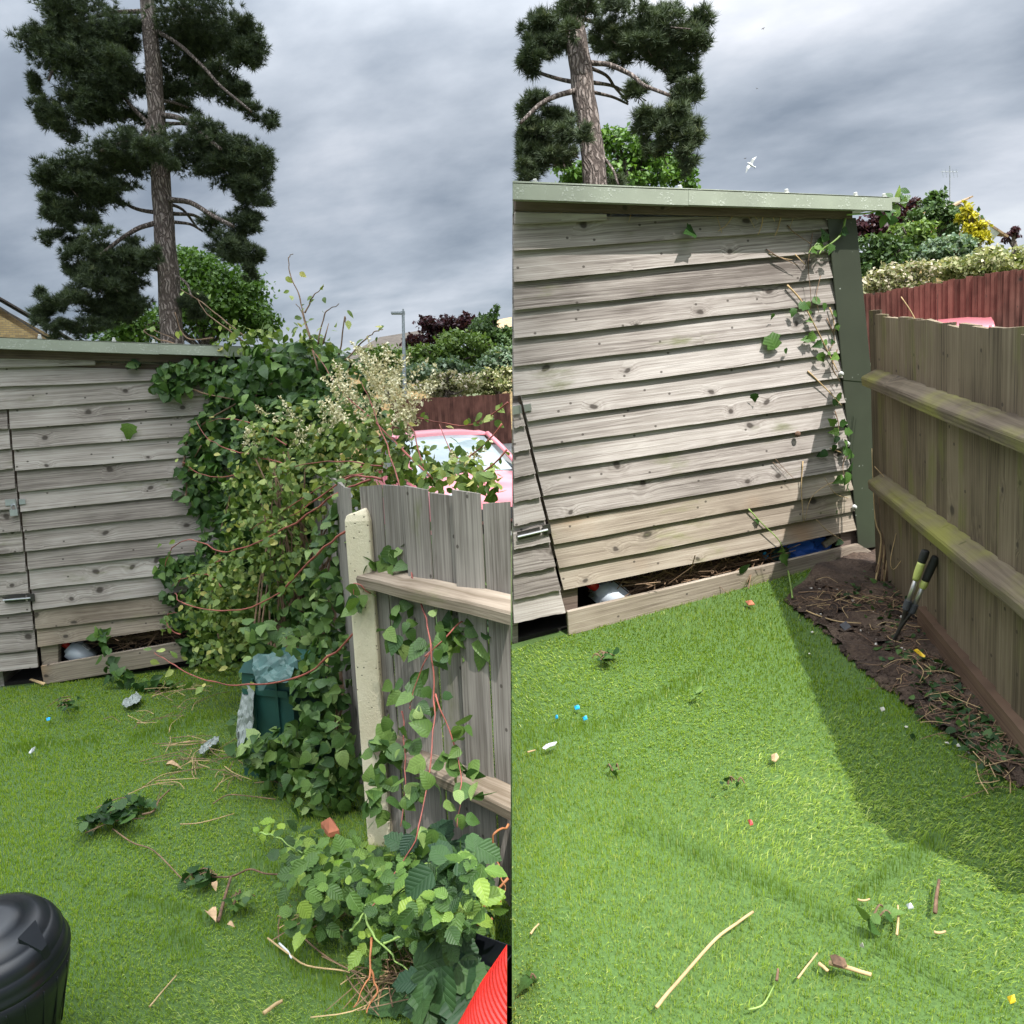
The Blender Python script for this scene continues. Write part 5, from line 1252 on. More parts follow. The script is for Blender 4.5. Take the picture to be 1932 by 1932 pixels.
# ---- loose climbers over the fence right of the post
fc = thing('heart_leaf_climber', 'loose heart leaved climber with red stems trailing down the grey fence boards', 'climbing plant', gA(760, 1620))
L = Leaves()
FS = [((800, 1010, 2.75), (775, 1070, 2.65), (800, 1150, 2.55), (812, 1220, 2.45), (820, 1320, 2.4), (812, 1440, 2.3), (790, 1560, 2.2), (740, 1660, 2.15), (690, 1720, 2.1)),
      ((890, 1165, 2.5), (850, 1190, 2.45), (800, 1250, 2.45), (775, 1320, 2.45), (775, 1340, 2.45)), ((880, 1090, 2.6), (915, 1160, 2.5), (905, 1215, 2.45)), ((735, 960, 2.9), (780, 975, 2.8), (775, 1030, 2.75)),
      ((690, 1130, 2.8), (700, 1060, 2.8), (710, 1020, 2.8)), ((700, 1120, 2.75), (670, 1100, 2.75), (668, 1140, 2.75)), ((820, 1310, 2.4), (855, 1400, 2.35), (870, 1480, 2.3), (860, 1560, 2.2)), ((760, 1340, 2.5), (765, 1450, 2.4), (758, 1560, 2.3)), ((800, 1240, 2.45), (850, 1190, 2.5), (900, 1120, 2.5))]
for i, w in enumerate(FS):
    stem_obj(fc, w, .0036 if i == 0 else .0026, 'stem_red'); stem_leaves(L, w, UA, rng, .055, 12, .03)
mass_leaves(L, [(745, 1045, 38, 28, 2.75, .5), (770, 1060, 34, 26, 2.7, .5), (760, 1000, 22, 26, 2.8, .5), (850, 1040, 18, 20, 2.65, .4), (860, 1080, 30, 24, 2.6, .5), (885, 1110, 36, 26, 2.55, .5), (880, 1140, 20, 24, 2.55, .4), (925, 1120, 18, 22, 2.5, .4), (760, 1150, 20, 16, 2.65, .3), (745, 1200, 18, 30, 2.6, .3), (765, 1190, 18, 24, 2.6, .3), (880, 1200, 40, 20, 2.5, .3), (905, 1225, 24, 22, 2.45, .3), (745, 1300, 14, 22, 2.6, .3), (775, 1290, 26, 18, 2.5, .3), (830, 1310, 20, 16, 2.45, .3), (800, 1210, 14, 30, 2.5, .3),
                (715, 1390, 22, 30, 2.6, .4), (710, 1420, 24, 30, 2.55, .4), (740, 1410, 20, 18, 2.5, .3), (770, 1390, 14, 14, 2.45, .3), (860, 1370, 26, 20, 2.4, .3), (850, 1450, 26, 22, 2.35, .3), (725, 1470, 34, 26, 2.45, .5), (715, 1520, 26, 30, 2.4, .5), (780, 1480, 20, 18, 2.35, .4), (905, 1490, 22, 14, 2.3, .3), (800, 1580, 24, 22, 2.2, .4), (870, 1560, 24, 22, 2.2, .4), (860, 1600, 18, 18, 2.15, .3)], UA, rng, .058, 3.6, jit=.6)
L.build(fc, T_HEART, M['heart'], 300, -1)

# ---- bramble patch at the foot of the fence
br = thing('bramble', 'bramble patch with toothed light and dark leaves at the foot of the grey fence', 'bramble', gA(740, 1780))
L = Leaves()
def lying(L, spots, rng, up, size, per, zoff=.02, kind=0, tint=None, lift=1.0):
    """leaves over the ground: spots (x, y, rx, ry, height) from ground points"""
    for cx, cy, rx, ry, h in spots:
        n = max(3, int(per * rx * ry))
        a = rng.normal(size=(n, 2)) * .55
        for i in range(n):
            g = gA(cx + a[i, 0] * rx, cy + a[i, 1] * ry) if up is UA else gB(cx + a[i, 0] * rx, cy + a[i, 1] * ry)
            # slide towards the camera so that the leaf, raised above the ground, keeps its place
            hh = zoff + h * rng.random(); p = CAM + (g - CAM) * (1 - hh / 1.6)
            hung_leaves(L, p[None], (up * lift - FWD * .5)[None], up, rng, size, kind, .45, .25, tint)
lying(L, [(630, 1615, 50, 26, .22), (575, 1640, 36, 28, .2), (560, 1600, 35, 25, .2), (620, 1650, 60, 45, .3), (690, 1640, 40, 40, .22), (690, 1680, 45, 40, .25), (760, 1630, 40, 30, .35), (780, 1660, 50, 50, .4), (720, 1720, 40, 34, .2), (780, 1730, 60, 40, .3), (830, 1700, 50, 40, .45), (700, 1780, 26, 30, .14), (880, 1720, 40, 40, .5), (590, 1740, 40, 20, .12), (850, 1760, 40, 30, .3), (640, 1700, 40, 24, .15), (860, 1690, 40, 40, .5), (900, 1640, 30, 30, .6)], rng, UA, .046, .046)
L.build(br, T_TOOTH, M['bramble'], 300, -1)
L = Leaves()
lying(L, [(850, 1620, 34, 30, .5), (870, 1650, 34, 34, .45), (830, 1650, 24, 26, .45), (890, 1610, 20, 24, .5), (770, 1590, 30, 20, .4), (830, 1580, 26, 16, .4)], rng, UA, .066, .018)
lying(L, [(800, 1850, 40, 36, .18), (840, 1830, 34, 30, .2), (860, 1870, 30, 30, .16)], rng, UA, .10, .010)
L.build(br, T_LOBED, M['bigleaf'], 60, -1, name='large_leaf')
L = Leaves()
lying(L, [(520, 1560, 16, 14, .12), (495, 1572, 14, 6, .08), (628, 1645, 8, 16, .25), (780, 1690, 26, 22, .4), (770, 1720, 16, 22, .4), (910, 1700, 18, 14, .35), (700, 1770, 14, 14, .2), (880, 1800, 12, 12, .2)], rng, UA, .045, .035)
L.build(br, T_TOOTH[:2], M['lime_leaf'], 40, -1, name='young_leaf')
for pts in (((800, 1690, 2.1), (830, 1740, 2.05), (860, 1800, 2.0)), ((955, 1660, 2.0), (900, 1730, 2.0), (870, 1780, 2.0), (850, 1810, 2.0)), ((962, 1560, 2.15), (935, 1570, 2.1), (932, 1610, 2.1), (950, 1660, 2.05), (945, 1700, 2.0)), ((700, 1770, 2.05), (695, 1840, 1.95), (665, 1905, 1.9)), ((930, 1735, 2.05), (880, 1750, 2.05), (850, 1765, 2.0)), ((700, 1830, 1.98), (710, 1870, 1.95), (690, 1905, 1.9))):
    stem_obj(br, pts, .0034, 'stem_orange')
for pts in (((690, 1720, 2.1), (700, 1760, 2.05), (740, 1800, 2.0), (780, 1850, 1.95)), ((720, 1780, 2.05), (770, 1760, 2.05), (820, 1760, 2.05)), ((490, 1570, 2.7), (520, 1580, 2.65), (570, 1610, 2.5)), ((660, 1760, 2.1), (680, 1730, 2.1), (700, 1690, 2.15))):
    stem_obj(br, pts, .004, 'stem_green')

# ---- what is left of the ivy on the cleared shed
iv2 = thing('ivy', 'sparse cut ivy strands with few leaves on the sunny shed wall', 'climbing plant', wallpt('B', 1590, 900, .05))
L = Leaves()
def wstem(pts, r, mat='stem_tan', nl=0, size=.05, off=.03):
    P = [wallpt('B', x, y, off + (.012 * ((i * 7) % 3))) for i, (x, y) in enumerate(pts)]
    mesh_obj('stem', *tube(P, np.linspace(r, r * .5, len(P)), 5, 4, .1), M[mat], iv2, smooth=True)
    if nl:
        Q = cat_rom(np.array(P), 6); k = rng.integers(0, len(Q), nl)
        hung_leaves(L, Q[k] + rng.normal(size=(nl, 3)) * .012 + NB * .015, np.tile(NB * .8 + UB * .25, (nl, 1)), UB, rng, size, 0, .35, .7)
wstem([(1485, 538), (1510, 565), (1535, 610), (1560, 660), (1580, 700)], .005, nl=3); wstem([(1565, 580), (1572, 600), (1575, 625)], .004, nl=2)
wstem([(1524, 700), (1560, 735), (1588, 765)], .004, nl=0); wstem([(1533, 440), (1525, 500), (1530, 560), (1528, 590)], .0022, 'stem_brown'); wstem([(1548, 520), (1540, 560), (1545, 590)], .0022, 'stem_brown')
wstem([(1590, 1020), (1560, 1000), (1540, 980)], .003, nl=1); wstem([(1412, 960), (1440, 990), (1470, 1020), (1478, 1045)], .004, 'stem_green', 1); wstem([(1515, 870), (1512, 920), (1516, 985)], .003)
wstem([(1590, 905), (1560, 915), (1530, 940), (1518, 985)], .0022); wstem([(1600, 940), (1575, 930), (1555, 900)], .0022); wstem([(1462, 865), (1480, 885), (1500, 905)], .002, 'stem_brown'); wstem([(1458, 872), (1478, 890)], .002, 'stem_brown')
wstem([(1474, 405), (1468, 430), (1462, 445), (1436, 445)][:3], .004); wstem([(1440, 402), (1437, 425), (1430, 443)], .004); wstem([(1385, 404), (1370, 425), (1355, 436)], .003); wstem([(1352, 405), (1362, 440)], .0018); wstem([(1500, 402), (1490, 430)], .002); wstem([(1455, 402), (1462, 418)], .0025); wstem([(1420, 402), (1430, 416)], .0022); wstem([(1410, 404), (1424, 430)], .0018)
wstem([(1485, 425), (1500, 440), (1530, 460)], .003, 'stem_brown'); wstem([(1445, 470), (1470, 485), (1505, 500)], .003, 'stem_brown', 0); wstem([(1450, 478), (1480, 488), (1495, 490)], .0025); wstem([(1500, 480), (1520, 500)], .003); wstem([(1190, 405), (1186, 420)], .0025); wstem([(1075, 390), (1055, 404)], .0014); wstem([(1155, 380), (1152, 410)], .0012)
wstem([(1580, 660), (1570, 690), (1585, 720)], .0035, 'stem_brown', 1); wstem([(1560, 600), (1575, 640), (1560, 665)], .003, 'stem_brown', 1)
wstem([(1595, 412), (1588, 440), (1570, 458), (1552, 470), (1545, 480)], .006, 'stem_green', 3, .04, .05); wstem([(1545, 470), (1535, 465), (1525, 478)], .003, 'stem_green', 3, .05); wstem([(1575, 775), (1582, 800), (1580, 830)], .003, 'stem_brown', 3); wstem([(1600, 850), (1590, 880), (1597, 910)], .003, 'stem_brown', 3, .055); wstem([(1565, 845), (1590, 855)], .003, 'stem_tan', 2)
SP = [(1308, 436, .075), (1462, 655, .10), (1480, 660, .05), (1535, 630, .07), (1528, 640, .05), (1545, 668, .045), (1550, 648, .045), (1508, 575, .05), (1498, 582, .045), (1525, 590, .05), (1458, 592, .045), (1523, 570, .05), (1555, 572, .05), (1540, 572, .07), (1572, 592, .045), (1563, 664, .035), (1423, 743, .05), (1580, 745, .06), (1572, 760, .045), (1585, 798, .06), (1576, 800, .06), (1582, 815, .05), (1592, 852, .05), (1600, 885, .05), (1590, 902, .05), (1555, 455, .08), (1548, 465, .07), (1562, 462, .06), (1556, 446, .05), (1545, 452, .05), (1578, 965, .04), (1490, 1085, .05), (1396, 1077, .055), (1474, 1047, .06), (1478, 1035, .045), (1560, 853, .05), (1595, 830, .05)]
for x, y, s in SP: hung_leaves(L, wallpt('B', x, y, .05)[None], (NB + UB * .1)[None], UB, rng, s, 0, .3, .9)
L.build(iv2, T_IVY + T_HEART[:1], M['ivy'], 120, 1)
# shoot past the roof end
sh = thing('ivy', 'young ivy shoot sticking up past the right end of the shed roof', 'climbing plant', wallpt('B', 1598, 410, .05))
L = Leaves()
for pts, n in (([(1598, 405), (1640, 402), (1672, 392), (1690, 380), (1702, 365)], 6), ([(1672, 398), (1690, 402)], 3), ([(1690, 380), (1705, 372)], 2)):
    P = [wallpt('B', x, y, .09) for x, y in pts]; mesh_obj('stem', *tube(P, [.004] * len(P), 5, 3), M['stem_green'], sh)
    Q = cat_rom(np.array(P), 6); k = rng.integers(len(Q) // 3, len(Q), n)
    hung_leaves(L, Q[k] + rng.normal(size=(n, 3)) * .02, np.tile(NB * .6 + UB * .5, (n, 1)), UB, rng, .06, 0, .4, .3, .7)
hung_leaves(L, np.array([wallpt('B', x, y, .09) for x, y in ((1670, 405), (1687, 408), (1693, 385), (1702, 370), (1698, 358), (1688, 378))]), np.tile(NB, (6, 1)), UB, rng, .065, 0, .4, .3, .9)
L.build(sh, T_OVATE, M['heart'], 30, 1)

# ================================================================ TURF
def turf(Y, n_try, seed, bed_poly=None):
    rng = np.random.default_rng(seed); up = UA if Y == 'A' else UB; R0 = LA if Y == 'A' else LB; G0 = GA if Y == 'A' else GB
    sg = -1 if Y == 'A' else 1
    x = rng.uniform(-3.9, .6, n_try) if Y == 'A' else rng.uniform(-.6, 3.4, n_try); y = rng.uniform(.9, 5.4, n_try)
    keep = rng.random(n_try) < np.clip((1.9 / np.maximum(y, .1)) ** 1.6, 0, 1); x, y = x[keep], y[keep]
    p = G0 + np.outer(x, R0[:, 0]) + np.outer(y, R0[:, 1])
    q = px(p); k = clip_seam(p, sg, .004) & (q[:, 0] > -420) & (q[:, 0] < 2300) & (q[:, 1] < 2250)
    W0, n = (WA, NA) if Y == 'A' else (WB, NB)
    k &= ((p - W0) @ n) > .015
    if Y == 'B':
        jx = q[:, 0] + 9 * np.sin(q[:, 1] * .11); k &= ~in_poly(jx, q[:, 1] + 4, [(a - (0 if i > 6 else 3), b) for i, (a, b) in enumerate(BED)]); k &= ((p - fb0) @ nFB) > .05
        bare = in_poly(jx, q[:, 1], [(1478, 1135), (1560, 1196), (1640, 1275), (1620, 1290), (1560, 1270), (1505, 1180)])
        k &= ~(bare & (rng.random(len(x)) < .45))
    x, y, p = x[k], y[k], p[k]; N_ = len(x)
    # nap: the pile leans in broad drifts, with a few combed streaks, their shade partly painted in
    f1 = np.sin(x * 2.1 + 1.3 * np.sin(y * 1.7)) + np.sin(y * 2.9 + x * 1.1 + 2) * .7 + .5 * np.sin(x * 6.3 - y * 4.4) + .35 * np.sin(x * 13 + y * 11)
    ang = -math.pi / 2 + f1 * .55 + rng.normal(size=N_) * .55
    lean = .55 + .18 * np.sin(x * 3.7 + y * 2.3) + rng.normal(size=N_) * .16
    qq = px(p)
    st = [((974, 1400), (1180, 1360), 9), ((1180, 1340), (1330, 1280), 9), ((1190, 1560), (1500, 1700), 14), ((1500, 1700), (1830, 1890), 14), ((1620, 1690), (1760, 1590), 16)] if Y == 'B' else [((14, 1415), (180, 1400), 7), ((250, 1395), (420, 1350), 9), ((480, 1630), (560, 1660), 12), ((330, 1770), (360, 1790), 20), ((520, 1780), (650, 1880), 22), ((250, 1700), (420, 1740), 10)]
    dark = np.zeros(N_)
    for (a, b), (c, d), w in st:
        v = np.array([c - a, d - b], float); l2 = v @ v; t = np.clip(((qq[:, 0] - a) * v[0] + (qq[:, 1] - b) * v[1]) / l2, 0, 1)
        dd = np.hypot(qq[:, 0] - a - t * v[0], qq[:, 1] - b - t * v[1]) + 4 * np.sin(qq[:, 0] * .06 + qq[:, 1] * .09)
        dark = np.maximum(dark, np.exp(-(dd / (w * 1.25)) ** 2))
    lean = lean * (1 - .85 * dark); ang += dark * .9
    L_ = rng.uniform(.013, .024, N_) * (1 + .25 * dark); wd = .00125 * np.maximum(1, y / 2.0) * rng.uniform(.8, 1.3, N_)
    dx, dy = np.cos(ang), np.sin(ang)
    lean = np.clip(lean, .05, .95)
    d = (np.outer(dx, R0[:, 0]) + np.outer(dy, R0[:, 1])); s = (np.outer(-dy, R0[:, 0]) + np.outer(dx, R0[:, 1]))
    tw = rng.normal(size=N_) * .6; s = s * np.cos(tw)[:, None] + up * np.sin(tw)[:, None] * .4
    h1 = L_ * .55; up1 = np.sqrt(1 - (lean * .6) ** 2); up2 = np.sqrt(1 - np.minimum(lean * 1.25, .98) ** 2)
    m = p + d * (h1 * lean * .6)[:, None] + up * (h1 * up1)[:, None]
    e = m + d * (L_ * .5 * lean * 1.25)[:, None] + up * (L_ * .5 * up2)[:, None]
    V = np.stack([p - s * wd[:, None], p + s * wd[:, None], m + s * (wd * .8)[:, None], m - s * (wd * .8)[:, None], e], 1).reshape(-1, 3)
    b = np.arange(N_)[:, None] * 5
    Fc = np.concatenate([b + np.array([0, 1, 2]), b + np.array([0, 2, 3]), b + np.array([3, 2, 4])])
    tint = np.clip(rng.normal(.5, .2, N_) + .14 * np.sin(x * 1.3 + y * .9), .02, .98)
    tint = np.clip(tint * (1 - .8 * dark), .02, .98); dry = rng.random(N_) < .05; tint[dry] = .99  # nap shading of the streaks painted into the blade colour
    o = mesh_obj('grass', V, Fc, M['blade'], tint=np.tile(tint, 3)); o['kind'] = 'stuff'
    o['label'] = 'artificial turf pile of the overgrown yard' if Y == 'A' else 'artificial turf pile of the cleared yard'
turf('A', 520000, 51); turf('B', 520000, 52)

# ================================================================ SMALL THINGS
def on(Y, x, y, h=0.):
    """point h above the turf that shows at picture point (x, y)"""
    g = gA(x, y) if Y == 'A' else gB(x, y)
    return CAM + (g - CAM) * (1 - h / 1.6)
def jerrycan(Y, label, q0, q1, z_off):
    """milky plastic container lying on its side behind the plinth board; q0 cap end, q1 far lower corner"""
    up, n, H = (UA, NA, HA) if Y == 'A' else (NB * 0 + UB, NB, HB)
    W0 = (WA if Y == 'A' else WB) - n * z_off
    a, b = hit(*q0, W0, n), hit(*q1, W0, n)
    X = N(b - a); L = np.linalg.norm(b - a); Z = N(up - X * (up @ X)); Yv = np.cross(Z, X); R = np.stack([X, Yv, Z], 1)
    t = thing('plastic_container', label, 'container', a - Z * L * .3, 'milky plastic containers under the sheds')
    bm = bmesh.new(); bmesh.ops.create_cube(bm, size=1)
    bmesh.ops.scale(bm, vec=(L, L * .75, L * .62), verts=bm.verts)
    bmesh.ops.bevel(bm, geom=bm.edges[:], offset=L * .12, segments=3, affect='EDGES')
    V = np.array([v.co for v in bm.verts]); Fc = [tuple(v.index for v in f.verts) for f in bm.faces]; bm.free()
    c = (a + b) / 2 - Z * L * .12
    tilt = math.radians(14 if Y == 'A' else 20); ct, st_ = math.cos(tilt), math.sin(tilt)
    R2 = R @ np.array([[ct, 0, st_], [0, 1, 0], [-st_, 0, ct]])
    V[:, 2] += .03 * L * np.sin(V[:, 0] / L * 7)
    mesh_obj('body', V @ R2.T + c, Fc, M['white_plastic'], t, smooth=True)
    Rc = np.stack([R2[:, 2], R2[:, 1], -R2[:, 0]], 1)
    v, f = lathe([(L * .10, L * .44), (L * .10, L * .58), (L * .115, L * .585), (L * .115, L * .70), (L * .09, L * .715)], c - R2[:, 2] * L * .06, Rc, 20, lambda t_, i: 1 + (.03 * (int(t_ * 6.4) % 2) if i in (2, 3) else 0))
    mesh_obj('cap', v, f, M['red_plastic'], t)
    Rl = R2; Xl, Yl, Zl = R2[:, 0], R2[:, 1], R2[:, 2]; lc = c - Xl * L * .05 - Yl * L * .10 + Zl * L * .344
    v, f = box(lc, Rl, (L * .30, L * .22, .002)); lab = mesh_obj('paper_label', v, f, M['paper'], t)
    o_ = Zl * .0016; parts = [box(lc + o_ + Yl * L * (-.02 - .026 * i) - Xl * L * .01 * (i % 2), Rl, (L * (.22 - .03 * (i % 3)), L * .009, .001)) for i in range(3)]
    d1, d2 = N(Xl + Yl), N(Yl - Xl); Rd = np.stack([d1, d2, Zl], 1); q = lc + o_ + Yl * L * .05
    for sg in (-1, 1):
        parts.append(box(q + d2 * sg * L * .024, Rd, (L * .052, L * .007, .001))); parts.append(box(q + d1 * sg * L * .024, Rd, (L * .007, L * .052, .001)))
    mesh_obj('label_print', *join(parts), M['ink'], lab)
jerrycan('A', 'milky plastic container with red cap under the overgrown shed', (131, 1218), (182, 1240), .09)
jerrycan('B', 'milky plastic container with red cap under the sunny shed', (1124, 1108), (1194, 1130), .10)
def heap(Y, label, spots, n, seed, dz=.12, name='twig_heap'):
    """dark tangle of twigs lying in the hollow under the shed"""
    rng = np.random.default_rng(seed); n_, H, up = (NA, HA, UA) if Y == 'A' else (NB, HB, UB); W0 = WA if Y == 'A' else WB
    parts = []
    for i in range(n):
        x, y = spots[rng.integers(len(spots))]; a = hit(x + rng.normal() * 22, y + rng.normal() * 7, W0 - n_ * rng.uniform(.03, dz + .06), n_)
        d = N(H * rng.normal() + up * rng.normal() * .35 - n_ * rng.normal() * .15) * rng.uniform(.06, .22)
        parts.append(tube([a - d, a + rng.normal(size=3) * .012, a + d], [.003, .0026, .0016], 4, 2))
    o = mesh_obj(name, *join(parts), M['stem_brown']); o['kind'] = 'stuff'; o['label'] = label
heap('A', 'dark dead twigs heaped under the overgrown shed', [(230, 1205), (260, 1200), (290, 1196), (320, 1190)], 130, 61)
heap('B', 'dark dead twigs heaped under the sunny shed', [(1200, 1105), (1240, 1098), (1280, 1090), (1320, 1080), (1360, 1070), (1400, 1060), (1440, 1052)], 420, 62)
heap('B', 'dry stems poking out over the plinth board', [(1330, 1082), (1370, 1070), (1290, 1095)], 60, 63, .0, 'dry_stems')
def crumple(label, name, cat, c, R, s, mat, seed, amp=.25, parent=None):
    rs = np.random.RandomState(seed); bm = bmesh.new(); bmesh.ops.create_icosphere(bm, subdivisions=3, radius=1)
    V = np.array([v.co for v in bm.verts]); Fc = [tuple(v.index for v in f.verts) for f in bm.faces]; bm.free()
    k = rs.normal(size=(5, 3)) * 3; ph = rs.rand(5) * 6
    r = 1 + amp * sum(np.abs(np.sin(V @ k[i] + ph[i])) - .6 for i in range(5)) * .6
    return tag(mesh_obj(name, (V * r[:, None] * np.array(s)) @ np.asarray(R).T + c, Fc, mat), label, cat)
RnB = np.stack([HB, -NB, UB], 1); RnA = np.stack([HA, -NA, UA], 1)
crumple('crumpled blue plastic bag under the right end of the sunny shed', 'plastic_bag', 'bag', hit(1505, 1038, WB - NB * .12, NB), RnB, (.19, .08, .085), M['blue_plastic'], 3)
crumple('pale teal printed wrapper beside the blue bag under the sunny shed', 'wrapper', 'wrapper', hit(1472, 1048, WB - NB * .07, NB), RnB, (.055, .03, .05), M['teal_film'], 4)
crumple('bright blue scrap beside the teal wrapper under the sunny shed', 'plastic_scrap', 'litter', hit(1444, 1049, WB - NB * .05, NB), RnB, (.016, .01, .022), M['sky_chip'], 5)
crumple('dark blue bag end showing below the lower plinth board', 'plastic_bag', 'bag', hit(1510, 1104, WB - NB * .12, NB), RnB, (.10, .05, .03), M['blue_plastic'], 8)
def film(name, P, nrm, mat, amp, seed, parent=None):
    """thin crumpled sheet over a polygon of world points"""
    rs = np.random.RandomState(seed); bm = bmesh.new(); P = np.array(P)
    c = bm.verts.new(P.mean(0)); vs = [bm.verts.new(p) for p in P]
    for i in range(len(vs)): bm.faces.new((vs[i], vs[(i + 1) % len(vs)], c))
    bmesh.ops.subdivide_edges(bm, edges=bm.edges[:], cuts=5, use_grid_fill=True)
    L = np.linalg.norm(P.max(0) - P.min(0)); K = rs.normal(size=(6, 3)) * 14 / L; ph = rs.rand(6) * 6
    for v in bm.verts:
        q = np.array(v.co); f = sum(abs(math.sin(q @ K[i] + ph[i])) for i in range(6)) / 6 - .6
        v.co = Vector(q + nrm * amp * f * 2.2 + rs.normal(size=3) * amp * .08)
    me = bpy.data.meshes.new(name); bm.to_mesh(me); bm.free(); me.materials.append(mat)
    org = P.mean(0); me.transform(Matrix.Translation(Vector(-org)))
    o = link(name, me, parent); o.location = tuple(org)
    s = o.modifiers.new('thickness', 'SOLIDIFY'); s.thickness = .0015
    return o
# compost bin swallowed by the climber
def compost_bin():
    c = gA(540, 1462) ; c = c + RA[:, 1] * .1; t = thing('compost_bin', 'dark green plastic compost bin half buried in the climber left of the post', 'compost bin', c)
    th = math.radians(-20); R = RA @ np.array([[math.cos(th), -math.sin(th), 0], [math.sin(th), math.cos(th), 0], [0, 0, 1]])
    def fr(z0, z1, w0, w1):
        V = [(sx * w, sy * w, z) for z, w in ((z0, w0), (z1, w1)) for sx, sy in ((-1, -1), (1, -1), (1, 1), (-1, 1))]
        return np.array(V) @ R.T + c, [(3, 2, 1, 0), (4, 5, 6, 7), (0, 1, 5, 4), (1, 2, 6, 5), (2, 3, 7, 6), (3, 0, 4, 7)]
    mesh_obj('body', *fr(0, .50, .155, .135), M['green_plastic'], t)
    mesh_obj('lid', *fr(.503, .545, .145, .125), M['green_plastic'], t)
    for s in (-.5, .5):
        v, f = box(c + R @ np.array([s * .13, -.149, .25]), R, (.010, .010, .46)); mesh_obj('rib', v, f, M['green_plastic'], t)
    v, f = box(c + R @ np.array([0, -.150, .42]), R, (.25, .006, .03)); mesh_obj('film_edge', v, f, M['green_plastic'], t)
    # a pale sheet of plastic lying over the bin top and down its left side
    P = [D(478, 1240, 3.42), D(540, 1226, 3.42), D(562, 1250, 3.36), D(548, 1282, 3.31), D(486, 1296, 3.31), D(476, 1268, 3.34)]
    tag(film('film_sheet', P, UA, M['teal_film'], .03, 5), 'pale teal plastic sheet crumpled on top of the compost bin', 'plastic sheet')
    P = [D(462, 1290, 3.5), D(480, 1296, 3.45), D(478, 1370, 3.42), D(452, 1432, 3.4), D(446, 1380, 3.45), D(452, 1330, 3.48)]
    tag(film('film_sheet', P, -FWD, M['clear_film'], .022, 9), 'clear grey plastic sheet hanging at the left side of the compost bin', 'plastic sheet')
compost_bin()
def litter(Y, label, name, cat, pts, h, mat, thick=.004):
    if cat == 'leaf' or name == 'wrapper' or name == 'plastic_scrap':
        up = UA if Y == 'A' else UB; P = np.array([on(Y, x, y, h) for x, y in pts])
        if cat != 'leaf': return tag(film(name, P, up, mat, .018, len(label)), label, cat)
        rs = np.random.default_rng(len(label)); c = P.mean(0); s = np.linalg.norm(P.max(0) - P.min(0)) * .6; tv, tf = leaf_tpl([(0, .03), (.15, .27), (.4, .36), (.7, .24), (.9, .08), (1, 0)], .75, .55)
        R = orient(up[None] * 2, rs, .5)[0]
        return tag(mesh_obj(name, (tv - (.5, 0, 0)) @ R.T * s + c, tf, mat, luv=tv), label, cat)
    up = UA if Y == 'A' else UB
    P = [on(Y, x, y, h + .006 * ((i * 5) % 3)) for i, (x, y) in enumerate(pts)]; n = len(P); c = sum(P) / n + up * thick * 2
    V = P + [p - up * thick for p in P] + [c]
    Fc = [(i, (i + 1) % n, 2 * n) for i in range(n)] + [tuple(range(2 * n - 1, n - 1, -1))] + [(i, i + n, (i + 1) % n + n, (i + 1) % n) for i in range(n)]
    return tag(mesh_obj(name, V, Fc, mat), label, cat)
def stick(Y, label, pts, r, mat, h=.03, name='stick', cat='stick', group=None):
    P = [on(Y, x, y, h) for x, y in pts]
    o = mesh_obj(name, *tube(P, np.linspace(r, r * .75, len(P)), 7, 4, .06), M[mat], smooth=True)
    return tag(o, label, cat, group)
# --- left yard litter
litter('A', 'crinkled clear plastic wrapper on the turf below the shed plinth', 'wrapper', 'wrapper', [(229, 1328), (236, 1318), (250, 1312), (258, 1305), (267, 1316), (262, 1326), (248, 1330), (238, 1335)], .04, M['clear_film'])
litter('A', 'long flat scrap of clear plastic on the turf by the compost bin', 'plastic_scrap', 'litter', [(372, 1420), (385, 1405), (405, 1390), (414, 1388), (412, 1400), (395, 1412), (382, 1424)], .04, M['clear_film'])
litter('A', 'thin white feather on the far left of the turf', 'feather', 'feather', [(54, 1420), (60, 1412), (67, 1408), (65, 1415), (58, 1421)], .035, M['feather'])
litter('A', 'tiny blue plastic chip near the left shed', 'plastic_chip', 'litter', [(87, 1355), (95, 1353), (94, 1358), (88, 1359)], .035, M['sky_chip'])
litter('A', 'curled brown dead leaf by the dark forked twig', 'dead_leaf', 'leaf', [(386, 1722), (400, 1706), (412, 1712), (405, 1730), (392, 1734)], .04, M['dry_leaf'], .002)
litter('A', 'small curled tan leaf right of the dark forked twig', 'dead_leaf', 'leaf', [(430, 1742), (436, 1736), (441, 1746), (434, 1748)], .04, M['dry_leaf'], .002)
litter('A', 'crumpled orange dry leaf among the dry stems on the turf', 'dead_leaf', 'leaf', [(315, 1442), (325, 1432), (340, 1436), (332, 1448), (320, 1448)], .04, M['dry_leaf'], .002)
litter('A', 'small pale leaf above the dark forked twig', 'dead_leaf', 'leaf', [(400, 1668), (408, 1662), (410, 1672), (403, 1676)], .04, M['dry_leaf'], .002)
litter('A', 'two broken wood splinters lying by the corner of the left plinth', 'wood_splinter', 'splinter', [(55, 1282), (60, 1280), (86, 1288), (82, 1292)], .03, M['stem_tan'])
litter('A', 'pink brick showing through the leaves at the foot of the post', 'brick', 'brick', [(605, 1552), (630, 1548), (640, 1566), (620, 1572)], .03, M['clay'], .02)
